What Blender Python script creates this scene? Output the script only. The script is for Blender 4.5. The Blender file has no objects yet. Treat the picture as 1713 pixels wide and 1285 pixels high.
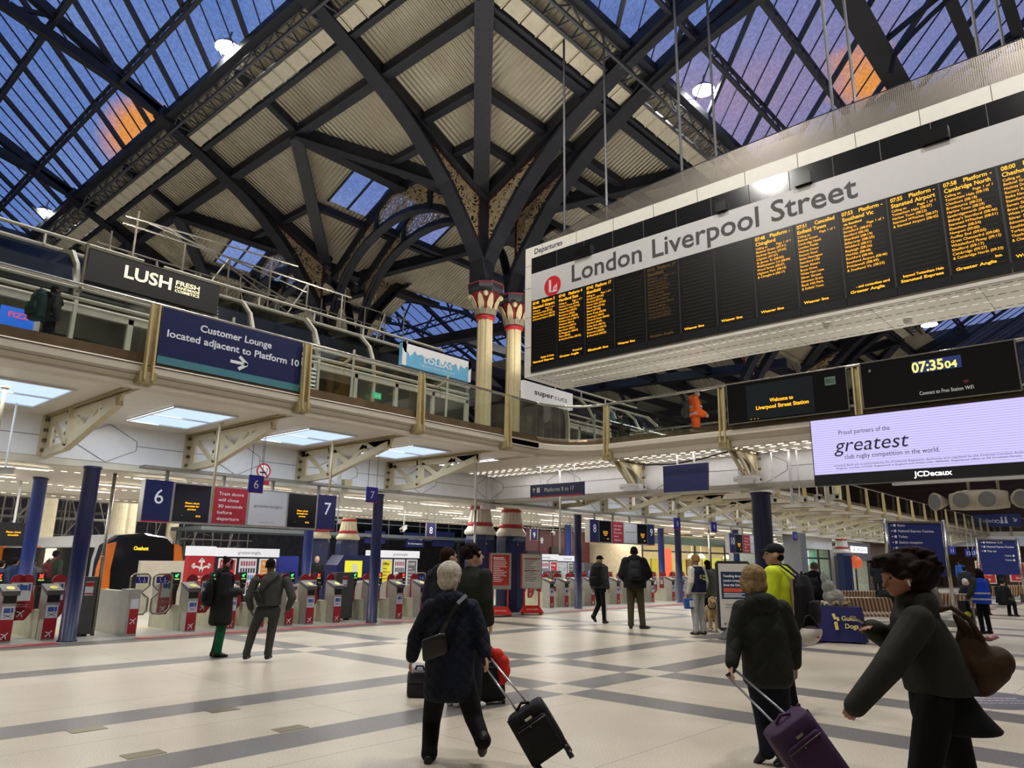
import bpy, bmesh, math, random
from mathutils import Vector, Matrix
random.seed(7)
SC = bpy.context.scene
COL = SC.collection
# ---------------------------------------------------------------- camera
CX, CY = 856.5, 642.5
VP1 = (1985., 957.); VP2 = (-540., 921.)          # vanishing points of the two axes of the hall
FPX = math.sqrt(-((VP1[0]-CX)*(VP2[0]-CX) + (VP1[1]-CY)*(VP2[1]-CY)))
def _n(a):
    l = math.sqrt(sum(x*x for x in a)); return tuple(x/l for x in a)
AU = _n((VP1[0]-CX, VP1[1]-CY, FPX)); AV = _n((VP2[0]-CX, VP2[1]-CY, FPX))
AW = (AU[1]*AV[2]-AU[2]*AV[1], AU[2]*AV[0]-AU[0]*AV[2], AU[0]*AV[1]-AU[1]*AV[0])
EYE = Vector((0, 0, 1.62))
cam_d = bpy.data.cameras.new('camera'); cam = bpy.data.objects.new('camera', cam_d); COL.objects.link(cam)
cam_d.sensor_fit = 'HORIZONTAL'; cam_d.sensor_width = 36; cam_d.lens = FPX*36/1713
cam_d.clip_start = .05; cam_d.clip_end = 400
R = Matrix(((AU[0], -AU[1], -AU[2]), (AV[0], -AV[1], -AV[2]), (AW[0], -AW[1], -AW[2])))
cam.matrix_world = Matrix.Translation(EYE) @ R.to_4x4()
SC.camera = cam
def ray(px, py):
    d = (px-CX, py-CY, FPX)
    return Vector((sum(a*b for a, b in zip(d, AU)), sum(a*b for a, b in zip(d, AV)), sum(a*b for a, b in zip(d, AW))))
def atz(px, py, z=0.): r = ray(px, py); return EYE + r*((z-EYE.z)/r.z)
def atx(px, py, X): r = ray(px, py); return EYE + r*(X/r.x)
def aty(px, py, Y): r = ray(px, py); return EYE + r*(Y/r.y)
HF = Vector((AU[2], AV[2], 0)).normalized()       # level heading of the view
HR = Vector((HF.y, -HF.x, 0))
def atd(px, py, D): r = ray(px, py); return EYE + r*(D/r.dot(HF))
# ---------------------------------------------------------------- view / world / lamps
SC.view_settings.view_transform = 'Standard'; SC.view_settings.look = 'None'
SC.view_settings.gamma = 1; SC.view_settings.use_curve_mapping = False
SC.view_settings.exposure = 0.12
def lin(h):
    h = h.lstrip('#'); o = []
    for i in (0, 2, 4):
        c = int(h[i:i+2], 16)/255
        o.append(c/12.92 if c <= .04045 else ((c+.055)/1.055)**2.4)
    return (*o, 1)
W = bpy.data.worlds.new('dusk_sky'); SC.world = W; W.use_nodes = True
nt = W.node_tree; nt.nodes.clear()
def N(nt, t, **k):
    n = nt.nodes.new(t)
    for a, b in k.items():
        if a.startswith('i_'):
            n.inputs[int(a[2:]) if a[2:].isdigit() else a[2:].replace('_', ' ')].default_value = b
        else: setattr(n, a, b)
    return n
def L(nt, a, b): nt.links.new(a, b)
tc = N(nt, 'ShaderNodeTexCoord'); sx = N(nt, 'ShaderNodeSeparateXYZ'); L(nt, tc.outputs['Generated'], sx.inputs[0])
mp = N(nt, 'ShaderNodeMapping'); mp.inputs['Scale'].default_value = (1.2, 1.2, 3.); L(nt, tc.outputs['Generated'], mp.inputs[0])
nz = N(nt, 'ShaderNodeTexNoise'); nz.inputs['Scale'].default_value = 2.2; nz.inputs['Detail'].default_value = 5; L(nt, mp.outputs[0], nz.inputs['Vector'])
r1 = N(nt, 'ShaderNodeValToRGB')                   # blue dusk overhead
r1.color_ramp.elements[0].position = .36; r1.color_ramp.elements[0].color = lin('5072b0')
r1.color_ramp.elements[1].position = .66; r1.color_ramp.elements[1].color = lin('7a90c2')
L(nt, nz.outputs['Fac'], r1.inputs[0])
r2 = N(nt, 'ShaderNodeValToRGB')                   # pink and violet cloud towards +X
r2.color_ramp.elements[0].position = .40; r2.color_ramp.elements[0].color = lin('7884b2')
r2.color_ramp.elements[1].position = .68; r2.color_ramp.elements[1].color = lin('a6879c')
L(nt, nz.outputs['Fac'], r2.inputs[0])
mr = N(nt, 'ShaderNodeMapRange'); mr.inputs[1].default_value = .40; mr.inputs[2].default_value = .85; L(nt, sx.outputs['X'], mr.inputs[0])
mx = N(nt, 'ShaderNodeMix', data_type='RGBA'); L(nt, mr.outputs[0], mx.inputs['Factor']); L(nt, r1.outputs[0], mx.inputs['A']); L(nt, r2.outputs[0], mx.inputs['B'])
# sun-lit orange cloud banks, low in two directions
def bank(prev, d, rad):
    dp = N(nt, 'ShaderNodeVectorMath', operation='DISTANCE'); L(nt, tc.outputs['Generated'], dp.inputs[0]); dp.inputs[1].default_value = Vector(d).normalized()
    ad = N(nt, 'ShaderNodeMath', operation='MULTIPLY_ADD'); L(nt, nz.outputs['Fac'], ad.inputs[0]); ad.inputs[1].default_value = -.16; L(nt, dp.outputs['Value'], ad.inputs[2])
    m = N(nt, 'ShaderNodeMapRange'); m.inputs[1].default_value = rad-.08; m.inputs[2].default_value = rad*.35-.08; L(nt, ad.outputs[0], m.inputs[0])
    q = N(nt, 'ShaderNodeMix', data_type='RGBA'); L(nt, m.outputs[0], q.inputs['Factor']); L(nt, prev, q.inputs['A']); q.inputs['B'].default_value = lin('f09a4c')
    return q.outputs['Result']
o_ = bank(mx.outputs['Result'], ray(236, 222), .04)
o_ = bank(o_, ray(1455, 135), .045)
bg = N(nt, 'ShaderNodeBackground'); L(nt, o_, bg.inputs[0]); bg.inputs[1].default_value = 1.5
ou = N(nt, 'ShaderNodeOutputWorld'); L(nt, bg.outputs[0], ou.inputs[0])
def lamp(name, kind, loc, power, color=(1, .93, .82), size=.5, size_y=None, rot=(0, 0, 0), spot=None):
    d = bpy.data.lights.new(name, kind); d.energy = power; d.color = color
    if kind == 'AREA':
        d.size = size
        if size_y: d.shape = 'RECTANGLE'; d.size_y = size_y
    else: d.shadow_soft_size = size
    if spot: d.spot_size = math.radians(spot); d.spot_blend = .6
    o = bpy.data.objects.new(name, d); COL.objects.link(o); o.location = loc; o.rotation_euler = rot
    return o
# fluorescent tubes under the canopy ceiling, skylight boxes of the gallery, LED lines under the bridge
for i in range(20):
    for j, y in enumerate((18.235, 20.635, 23.035)):
        lamp('canopy_tube', 'AREA', (3*i+1.5, y, 3.415), 42 if i < 14 else 30, (1, .97, .9), 1.2, .07)
for x in [2.73+2.93*0, 5.63, 8.5, 11.39, 14.23]+[21.5+2.93*i for i in range(18)]:  # farthest boxes of the row added to brighten the far gallery
    lamp('skylight_box', 'AREA', (x, 14.51, 4.322), 40, (.86, .93, 1), 1.2, 2.16)
for x in (15.98, 16.86):
    lamp('bridge_led_line', 'AREA', (x, 2, 4.262), 60, (1, .98, .94), .05, 26)
# added unseen uplights on shop roofs, board and bridge brighten roof and board underside
for (x, y, z, p) in ((0, 15.1, 7.5, 500), (5.4, 15.1, 7.5, 500), (11, 15.1, 7.5, 500), (19, 15.1, 7.5, 400), (15.9, 10, 11.2, 300), (15.9, 3, 11.2, 450), (17.4, 9, 4.8, 45), (17.4, 4, 4.8, 45), (17.4, 0, 4.8, 45)):
    lamp('added_uplight', 'SPOT', (x, y, z), p, (1, .95, .86), .15, rot=(math.pi, 0, 0), spot=150)
# ---------------------------------------------------------------- materials
MATS = {}
def M(name, col=None, rough=.55, metal=0., emit=0., var=.08, scale=6., bump=0., spec=.5, alpha=None):
    """procedural material: base colour gently mottled by noise, optional bump"""
    if name in MATS: return MATS[name]
    m = bpy.data.materials.new(name); m.use_nodes = True; MATS[name] = m
    t = m.node_tree; b = t.nodes['Principled BSDF']
    c = lin(col) if isinstance(col, str) else col
    b.inputs['Roughness'].default_value = rough; b.inputs['Metallic'].default_value = metal
    b.inputs['Specular IOR Level'].default_value = spec
    if emit:
        b.inputs['Base Color'].default_value = (*[x*.3 for x in c[:3]], 1)
        b.inputs['Emission Color'].default_value = c; b.inputs['Emission Strength'].default_value = emit
        return m
    tc = N(t, 'ShaderNodeTexCoord'); nz = N(t, 'ShaderNodeTexNoise'); nz.inputs['Scale'].default_value = scale; nz.inputs['Detail'].default_value = 4
    L(t, tc.outputs['Object'], nz.inputs['Vector'])
    rp = N(t, 'ShaderNodeValToRGB'); e = rp.color_ramp.elements
    e[0].position = .3; e[0].color = (*[max(0, x*(1-var)) for x in c[:3]], 1)
    e[1].position = .7; e[1].color = (*[min(1, x*(1+var)) for x in c[:3]], 1)
    L(t, nz.outputs['Fac'], rp.inputs[0]); L(t, rp.outputs[0], b.inputs['Base Color'])
    if bump:
        bp = N(t, 'ShaderNodeBump'); bp.inputs['Strength'].default_value = bump; bp.inputs['Distance'].default_value = .02
        L(t, nz.outputs['Fac'], bp.inputs['Height']); L(t, bp.outputs[0], b.inputs['Normal'])
    return m
def glassmat(name, tint, refl=.10, rough=.05, streak=None):
    """thin pane: mostly clear, a little mirror; optional streaky tint"""
    if name in MATS: return MATS[name]
    m = bpy.data.materials.new(name); m.use_nodes = True; MATS[name] = m; t = m.node_tree; t.nodes.clear()
    tr = N(t, 'ShaderNodeBsdfTransparent'); tr.inputs[0].default_value = lin(tint)
    gl = N(t, 'ShaderNodeBsdfGlossy'); gl.inputs['Roughness'].default_value = rough; gl.inputs[0].default_value = (.8, .85, .9, 1)
    ms = N(t, 'ShaderNodeMixShader'); ms.inputs[0].default_value = refl
    if streak:
        tc = N(t, 'ShaderNodeTexCoord'); mp = N(t, 'ShaderNodeMapping'); mp.inputs['Scale'].default_value = streak
        nz = N(t, 'ShaderNodeTexNoise'); nz.inputs['Scale'].default_value = 1.; nz.inputs['Detail'].default_value = 3
        L(t, tc.outputs['Object'], mp.inputs[0]); L(t, mp.outputs[0], nz.inputs['Vector'])
        rp = N(t, 'ShaderNodeValToRGB'); e = rp.color_ramp.elements
        e[0].position = .35; e[1].position = .7; a = lin(tint)
        e[0].color = (*[x*.72 for x in a[:3]], 1); e[1].color = a
        L(t, nz.outputs['Fac'], rp.inputs[0]); L(t, rp.outputs[0], tr.inputs[0])
    o = N(t, 'ShaderNodeOutputMaterial'); L(t, tr.outputs[0], ms.inputs[1]); L(t, gl.outputs[0], ms.inputs[2]); L(t, ms.outputs[0], o.inputs[0])
    return m
# ---------------------------------------------------------------- mesh building
def frame(d, up=Vector((0, 0, 1))):
    d = d.normalized(); r = d.cross(up)
    if r.length < 1e-4: r = d.cross(Vector((0, 1, 0)))
    r.normalize(); return d, r, r.cross(d)
class MB:
    def __init__(s): s.v = []; s.f = []; s.m = []
    def add(s, vs, fs, mi=0):
        k = len(s.v); s.v += [tuple(v) for v in vs]; s.f += [tuple(k+i for i in f) for f in fs]; s.m += [mi]*len(fs); return s
    def box(s, a, b, mi=0):
        x0, y0, z0 = a; x1, y1, z1 = b
        return s.add([(x0,y0,z0),(x1,y0,z0),(x1,y1,z0),(x0,y1,z0),(x0,y0,z1),(x1,y0,z1),(x1,y1,z1),(x0,y1,z1)],
            [(0,3,2,1),(4,5,6,7),(0,1,5,4),(1,2,6,5),(2,3,7,6),(3,0,4,7)], mi)
    def bar(s, p, q, w, h, up=(0, 0, 1), mi=0):
        p = Vector(p); q = Vector(q); d, r, u = frame(q-p, Vector(up)); r = r*w/2; u = u*h/2
        vs = [p-r-u, p+r-u, p+r+u, p-r+u, q-r-u, q+r-u, q+r+u, q-r+u]
        return s.add(vs, [(0,1,2,3),(7,6,5,4),(0,4,5,1),(1,5,6,2),(2,6,7,3),(3,7,4,0)], mi)
    def quad(s, a, b, c, d, mi=0): return s.add([a, b, c, d], [(0, 1, 2, 3)], mi)
    def poly(s, pts, mi=0): return s.add(pts, [tuple(range(len(pts)))], mi)
    def prism(s, pts, off, mi=0):
        n = len(pts); off = Vector(off); a = [Vector(p) for p in pts]
        return s.add(a+[p+off for p in a], [tuple(range(n-1, -1, -1)), tuple(range(n, 2*n))]+[(i, (i+1) % n, n+(i+1) % n, n+i) for i in range(n)], mi)
    def tube(s, pts, r, n=8, mi=0, cap=True):
        pts = [Vector(p) for p in pts]; k0 = len(s.v); rings = []; prev = None
        for i, p in enumerate(pts):
            d = (pts[min(i+1, len(pts)-1)]-pts[max(i-1, 0)]).normalized()
            if prev is None: _, a, _ = frame(d)
            else:
                a = prev-d*prev.dot(d)
                if a.length < 1e-5: _, a, _ = frame(d)
                a.normalize()
            prev = a; b = d.cross(a); rr = r[i] if isinstance(r, (list, tuple)) else r
            rings.append([p+(a*math.cos(t*2*math.pi/n)+b*math.sin(t*2*math.pi/n))*rr for t in range(n)])
        vs = [v for q in rings for v in q]; fs = []
        for i in range(len(pts)-1):
            for j in range(n): fs.append((i*n+j, i*n+(j+1) % n, (i+1)*n+(j+1) % n, (i+1)*n+j))
        if cap: fs.append(tuple(range(n-1, -1, -1))); fs.append(tuple((len(pts)-1)*n+j for j in range(n)))
        return s.add(vs, fs, mi)
    def lathe(s, prof, c=(0, 0), n=24, rot=0., mi=0, cap=True):
        vs = []; fs = []
        for (r, z) in prof:
            for j in range(n):
                a = 2*math.pi*j/n+rot; vs.append((c[0]+r*math.cos(a), c[1]+r*math.sin(a), z))
        for i in range(len(prof)-1):
            for j in range(n): fs.append((i*n+j, i*n+(j+1) % n, (i+1)*n+(j+1) % n, (i+1)*n+j))
        if cap: fs.append(tuple(range(n-1, -1, -1))); fs.append(tuple((len(prof)-1)*n+j for j in range(n)))
        return s.add(vs, fs, mi)
    def ell(s, c, ax, nu=14, nv=9, mi=0):
        """ellipsoid, ax = three axis vectors or radii"""
        c = Vector(c)
        if not isinstance(ax[0], (Vector, tuple, list)): ax = (Vector((ax[0],0,0)), Vector((0,ax[1],0)), Vector((0,0,ax[2])))
        ax = [Vector(a) for a in ax]; vs = [c-ax[2]]; fs = []
        for i in range(1, nv):
            t = -math.pi/2+math.pi*i/nv
            for j in range(nu):
                a = 2*math.pi*j/nu; vs.append(c+ax[0]*math.cos(t)*math.cos(a)+ax[1]*math.cos(t)*math.sin(a)+ax[2]*math.sin(t))
        vs.append(c+ax[2]); e = len(vs)-1
        for j in range(nu):
            fs.append((0, 1+(j+1) % nu, 1+j)); k = 1+(nv-2)*nu; fs.append((e, k+j, k+(j+1) % nu))
        for i in range(nv-2):
            for j in range(nu): fs.append((1+i*nu+j, 1+i*nu+(j+1) % nu, 1+(i+1)*nu+(j+1) % nu, 1+(i+1)*nu+j))
        return s.add(vs, fs, mi)
    def cone(s, p, q, r0, r1, n=12):
        """round-ended tapered limb"""
        p = Vector(p); q = Vector(q); d = (q-p); l = d.length or 1e-4; d = d/l
        pts = []; rs = []
        for k in (85, 60, 35, 10): a = math.radians(k); pts.append(p-d*r0*math.sin(a)); rs.append(r0*math.cos(a))
        for k in (10, 35, 60, 85): a = math.radians(k); pts.append(q+d*r1*math.sin(a)); rs.append(r1*math.cos(a))
        return s.tube(pts, rs, n)
    def loft(s, rings, n=20, mi=0):
        """rings: (centre, right half-axis vector, forward half-axis vector), closed at both ends"""
        vs = []; fs = []
        for c, a, b in rings:
            c = Vector(c); a = Vector(a); b = Vector(b)
            for j in range(n):
                t = 2*math.pi*j/n; vs.append(c+a*math.cos(t)+b*math.sin(t))
        for i in range(len(rings)-1):
            for j in range(n): fs.append((i*n+j, i*n+(j+1) % n, (i+1)*n+(j+1) % n, (i+1)*n+j))
        fs.append(tuple(range(n-1, -1, -1))); fs.append(tuple((len(rings)-1)*n+j for j in range(n)))
        return s.add(vs, fs, mi)
    def mesh(s, name, mats, smooth=False):
        me = bpy.data.meshes.new(name); me.from_pydata(s.v, [], s.f)
        for m in (mats if isinstance(mats, (list, tuple)) else [mats]): me.materials.append(m)
        if any(s.m): me.polygons.foreach_set('material_index', s.m)
        if smooth: me.polygons.foreach_set('use_smooth', [True]*len(me.polygons))
        me.update(); return me
    def build(s, name, mats, parent=None, smooth=False, label=None, origin=True):
        o = bpy.data.objects.new(name, s.mesh(name, mats, smooth)); COL.objects.link(o)
        settle(o, parent, origin)
        if label: o['label'] = label
        return o
    def remesh(s, name, mats, vox, parent=None, smooth=5, label=None):
        """fuse overlapping solids into ONE continuous skin"""
        tmp = bpy.data.objects.new('tmp', s.mesh('tmp', [])); COL.objects.link(tmp)
        r = tmp.modifiers.new('r', 'REMESH'); r.mode = 'VOXEL'; r.voxel_size = vox
        if smooth: q = tmp.modifiers.new('s', 'SMOOTH'); q.factor = .5; q.iterations = smooth
        bpy.context.view_layer.update()
        ev = tmp.evaluated_get(bpy.context.evaluated_depsgraph_get()); me = bpy.data.meshes.new_from_object(ev)
        old = tmp.data; bpy.data.objects.remove(tmp); bpy.data.meshes.remove(old)
        me.name = name; me.materials.clear()
        for m in (mats if isinstance(mats, (list, tuple)) else [mats]): me.materials.append(m)
        me.polygons.foreach_set('use_smooth', [True]*len(me.polygons)); me.polygons.foreach_set('material_index', [0]*len(me.polygons))
        o = bpy.data.objects.new(name, me); COL.objects.link(o); settle(o, parent, True)
        if label: o['label'] = label
        return o
LOCAL = set()       # things whose parts are modelled in the thing's own frame
def settle(o, parent, origin):
    """modelled in world space: move the mesh into its parent's frame, or give a lone mesh an origin at its base"""
    me = o.data
    if parent is not None:
        o.parent = parent; p = parent; off = Vector((0, 0, 0)); loc = False
        while p is not None:
            if p.name in LOCAL: loc = True
            off += p.location; p = p.parent
        if not loc: me.transform(Matrix.Translation(-off))
    elif origin and me.vertices:
        xs = [v.co for v in me.vertices]; lo = [min(c[i] for c in xs) for i in range(3)]; hi = [max(c[i] for c in xs) for i in range(3)]
        b = Vector(((lo[0]+hi[0])/2, (lo[1]+hi[1])/2, lo[2])); me.transform(Matrix.Translation(-b)); o.location = b
def local(o): LOCAL.add(o.name); return o
def empty(name, loc=(0, 0, 0), rz=0.):
    o = bpy.data.objects.new(name, None); COL.objects.link(o); o.location = loc; o.rotation_euler = (0, 0, rz); o.empty_display_size = .1; return o
def tag(o, label, cat, group=None, kind=None):
    o['label'] = label; o['category'] = cat
    if group: o['group'] = group
    if kind: o['kind'] = kind
    return o
def thing(name, label, cat, loc=(0, 0, 0), rz=0., group=None): return tag(empty(name, loc, rz), label, cat, group)
def struct(o, label=None, cat=None):
    o['kind'] = 'structure'
    if label: o['label'] = label
    if cat: o['category'] = cat
    return o
def dup(root, loc, rz=None, label=None):
    def cp(o, par):
        c = o.copy(); COL.objects.link(c)
        if par is not None: c.parent = par
        for ch in list(o.children): cp(ch, c)
        return c
    r = cp(root, None); r.location = loc
    if rz is not None: r.rotation_euler = (0, 0, rz)
    if label: r['label'] = label
    return r
# ---------------------------------------------------------------- lettering
GLY = {}
def glyphs(chars, bold=0.):
    need = [c for c in dict.fromkeys(chars) if (c, bold) not in GLY and c != ' ']
    if not need: return
    obs = []
    def mk(t):
        cu = bpy.data.curves.new('g', 'FONT'); cu.body = t; cu.size = 1; cu.resolution_u = 3; cu.offset = bold
        o = bpy.data.objects.new('g', cu); COL.objects.link(o); obs.append(o); return o
    pair = [(c, mk(c), mk('|'+c+'|')) for c in need]; base = mk('||')
    bpy.context.view_layer.update(); dg = bpy.context.evaluated_depsgraph_get()
    def me(o):
        m = o.evaluated_get(dg).to_mesh(); v = [(p.co.x, p.co.y) for p in m.vertices]; f = [tuple(p.vertices) for p in m.polygons]
        o.evaluated_get(dg).to_mesh_clear(); return v, f
    bv, _ = me(base); bw = max(x for x, _ in bv)-min(x for x, _ in bv)
    for c, a, b in pair:
        v, f = me(a); w, _ = me(b); GLY[(c, bold)] = (v, f, max(x for x, _ in w)-min(x for x, _ in w)-bw)
    for o in obs:
        d = o.data; bpy.data.objects.remove(o); bpy.data.curves.remove(d)
glyphs(''.join(chr(i) for i in range(33, 127)), 0.); glyphs(''.join(chr(i) for i in range(33, 127)), .022); glyphs(''.join(chr(i) for i in range(33, 127)), .012)
def twidth(s, bold=0., track=0.): return sum((.30 if c == ' ' else GLY[(c, bold)][2])+track for c in s)
class Text:
    """collects lines of lettering on one plane into one mesh: o = origin, r/u = writing and up directions"""
    def __init__(s, o, r, u): s.o = Vector(o); s.r = Vector(r).normalized(); s.u = Vector(u).normalized(); s.mb = MB()
    def put(s, txt, x, y, size, align='l', bold=0., sx=1., shear=0., track=0., width=None, mi=0):
        k = size*1.38    # size = cap height
        w = twidth(txt, bold, track)*k*sx
        if width: sx *= width/w; w = width
        px = x-(w if align == 'r' else w/2 if align == 'c' else 0)
        for c in txt:
            if c == ' ': px += (.30+track)*k*sx; continue
            v, f, a = GLY[(c, bold)]
            s.mb.add([s.o+s.r*(px+vx*k*sx+vy*k*shear)+s.u*(y+vy*k) for vx, vy in v], f, mi)
            px += (a+track)*k*sx
        return s
    def rect(s, x0, y0, x1, y1, mi=0, lift=0.):
        n = s.r.cross(s.u); p = lambda x, y: s.o+s.r*x+s.u*y+n*lift
        s.mb.quad(p(x0, y0), p(x1, y0), p(x1, y1), p(x0, y1), mi); return s
    def poly(s, pts, mi=0, lift=0.):
        n = s.r.cross(s.u); s.mb.poly([s.o+s.r*x+s.u*y+n*lift for x, y in pts], mi); return s
    def line(s, pts, w, mi=0):
        for (x0, y0), (x1, y1) in zip(pts, pts[1:]):
            l = math.hypot(x1-x0, y1-y0) or 1; nx, ny = -(y1-y0)/l*w/2, (x1-x0)/l*w/2
            s.poly([(x0-nx, y0-ny), (x1-nx, y1-ny), (x1+nx, y1+ny), (x0+nx, y0+ny)], mi)
        return s
    def ring(s, x, y, r0, r1, n=24, mi=0):
        for i in range(n):
            a, b = 2*math.pi*i/n, 2*math.pi*(i+1)/n
            s.poly([(x+r0*math.cos(a), y+r0*math.sin(a)), (x+r1*math.cos(a), y+r1*math.sin(a)), (x+r1*math.cos(b), y+r1*math.sin(b)), (x+r0*math.cos(b), y+r0*math.sin(b))], mi)
        return s
    def disc(s, x, y, r, n=28, mi=0): return s.poly([(x+r*math.cos(2*math.pi*i/n), y+r*math.sin(2*math.pi*i/n)) for i in range(n)], mi)
    def build(s, mats, parent, name='lettering', label=None): return s.mb.build(name, mats, parent, label=label)
X_, Y_, Z_ = Vector((1, 0, 0)), Vector((0, 1, 0)), Vector((0, 0, 1))
# common finishes
NAVY = M('navy_paint', '1b2350', .35); RED = M('red_paint', 'b3202c', .4); WHITE = M('white_panel', 'cfcfd2', .4, var=.03)
CREAM = M('cream_paint', 'cbc0a2', .5); IRON = M('dark_iron', '23252e', .5, var=.15); STEEL = M('stainless_steel', '9a978f', .32, .85)
CHROME = M('polished_rail', 'b8b4aa', .22, .9); BLACK = M('black_plastic', '131416', .45); BWHITE = M('white_lettering', 'e8e8ea', .6, var=.02)
AMBER = M('amber_leds', 'ffb020', emit=1.5); BLACKGL = M('black_gloss', '101113', .18); GREY = M('grey_plastic', '55565a', .5)
# ================================================================ floor
def floor_mat():
    m = bpy.data.materials.new('terrazzo_floor'); m.use_nodes = True; t = m.node_tree; b = t.nodes['Principled BSDF']
    g = N(t, 'ShaderNodeNewGeometry'); s = N(t, 'ShaderNodeSeparateXYZ'); L(t, g.outputs['Position'], s.inputs[0])
    def mth(op, a, b_=None, c=None):
        n = N(t, 'ShaderNodeMath', operation=op)
        for i, v in enumerate((a, b_, c)):
            if v is None: continue
            if isinstance(v, (int, float)): n.inputs[i].default_value = v
            else: L(t, v, n.inputs[i])
        return n.outputs[0]
    def band(ax, lo, hi): return mth('COMPARE', s.outputs[ax], (lo+hi)/2, (hi-lo)/2)
    def stack(bs):
        o = bs[0]
        for x in bs[1:]: o = mth('MAXIMUM', o, x)
        return o
    u = stack([band('Y', *p) for p in ((6.12, 6.69), (8.18, 8.77), (12.05, 12.65), (-1.6, -1.0), (.45, 1.05), (-7.6, -7.), (-5.6, -5.))])
    v = stack([band('X', *p) for p in ((7.88, 8.48), (10.05, 10.66), (15.25, 15.85), (17.4, 18.), (22.6, 23.2), (24.8, 25.4), (30., 30.6), (32.2, 32.8), (38, 38.6), (46, 46.6))])
    xor = mth('ABSOLUTE', mth('SUBTRACT', u, v))
    south = mth('LESS_THAN', s.outputs['Y'], 15.55)
    xor = mth('MULTIPLY', xor, south)
    edge = band('Y', 15.55, 16.25)
    dark = mth('MAXIMUM', xor, edge)
    beyond = mth('GREATER_THAN', s.outputs['Y'], 16.25)
    tc = N(t, 'ShaderNodeTexCoord')
    def noise(sc, det=2):
        n = N(t, 'ShaderNodeTexNoise'); n.inputs['Scale'].default_value = sc; n.inputs['Detail'].default_value = det; L(t, g.outputs['Position'], n.inputs['Vector']); return n.outputs['Fac']
    fine = noise(70); patch = noise(.8, 4)
    def ramp(f, a, b_, p0=.35, p1=.65):
        r = N(t, 'ShaderNodeValToRGB'); r.color_ramp.elements[0].position = p0; r.color_ramp.elements[1].position = p1
        r.color_ramp.elements[0].color = lin(a); r.color_ramp.elements[1].color = lin(b_); L(t, f, r.inputs[0]); return r.outputs[0]
    def mix(f, a, b_):
        n = N(t, 'ShaderNodeMix', data_type='RGBA')
        if isinstance(f, float): n.inputs['Factor'].default_value = f
        else: L(t, f, n.inputs['Factor'])
        for k, x in (('A', a), ('B', b_)):
            if isinstance(x, tuple): n.inputs[k].default_value = x
            else: L(t, x, n.inputs[k])
        return n.outputs['Result']
    light = mix(.55, ramp(fine, '8e8472', 'd8cfbc'), ramp(patch, 'b9ae99', 'd2c8b4'))
    darkc = ramp(fine, '5a5856', '7d7a77')
    far = ramp(patch, 'a4a39e', 'b5b4ae')
    c = mix(beyond, mix(dark, light, darkc), far)
    # thin tile joints on a wide grid
    def joints(ax, period, off):
        return mth('LESS_THAN', mth('ABSOLUTE', mth('SUBTRACT', mth('FRACT', mth('DIVIDE', mth('ADD', s.outputs[ax], off), period)), .5)), .006/period)
    jj = mth('MAXIMUM', joints('Y', 1.86, .82), joints('X', 3.55, .1)); jj = mth('MULTIPLY', jj, .55)
    c = mix(jj, c, lin('4a463f'))
    yel = mth('MULTIPLY', band('Y', 18.55, 19.1), mth('GREATER_THAN', mth('FRACT', mth('MULTIPLY', mth('ADD', s.outputs['X'], s.outputs['Y']), 7.)), .35))
    c = mix(yel, c, lin('b8aa3a'))
    L(t, c, b.inputs['Base Color'])
    rr = N(t, 'ShaderNodeMapRange'); rr.inputs[3].default_value = .26; rr.inputs[4].default_value = .42; L(t, patch, rr.inputs[0]); L(t, rr.outputs[0], b.inputs['Roughness'])
    b.inputs['Specular IOR Level'].default_value = .35
    return m
f = MB(); f.quad((-14, -40, 0), (120, -40, 0), (120, 24.5, 0), (-14, 24.5, 0))
f.quad((-14, 24.5, 0), (6.9, 24.5, 0), (6.9, 75, 0), (-14, 75, 0)); f.quad((14.6, 24.5, 0), (120, 24.5, 0), (120, 75, 0), (14.6, 75, 0))
f.quad((6.9, 24.5, -1.1), (14.6, 24.5, -1.1), (14.6, 75, -1.1), (6.9, 75, -1.1))
f.quad((6.9, 24.5, 0), (6.9, 24.5, -1.1), (6.9, 75, -1.1), (6.9, 75, 0)); f.quad((14.6, 24.5, -1.1), (14.6, 24.5, 0), (14.6, 75, 0), (14.6, 75, -1.1)); f.quad((6.9, 24.5, 0), (14.6, 24.5, 0), (14.6, 24.5, -1.1), (6.9, 24.5, -1.1))
struct(f.build('floor', floor_mat(), origin=False), 'cream terrazzo concourse floor with crossing dark grey bands', 'floor')
# red printed safety strip in front of the gates
def strip(x0, x1, label):
    r = MB(); r.box((x0, 16.02, .002), (x1, 16.42, .006))
    o = r.build('floor_strip', M('red_floor_vinyl', 'a83a40', .4, var=.2, scale=3)); tag(o, label, 'floor strip', 'red vinyl strips in front of the gates')
    t = Text((0, 0, .009), X_, Y_); x = x0+.25
    while x < x1-1.2:
        t.put('Please have your ticket ready', x, 16.24, .07).put('keep moving through the gates', x, 16.1, .06); x += 2.2
    t.build(BWHITE, o)
strip(1., 5.15, 'red printed floor strip in front of the leftmost gates'); strip(6.6, 12.55, 'red printed floor strip running under the hanging 6 and 7 board'); strip(13.0, 16.4, 'short red floor strip right of the column below sign 7'); strip(20.6, 34, 'red printed floor strip in front of the distant gates 8 and 9')
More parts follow.
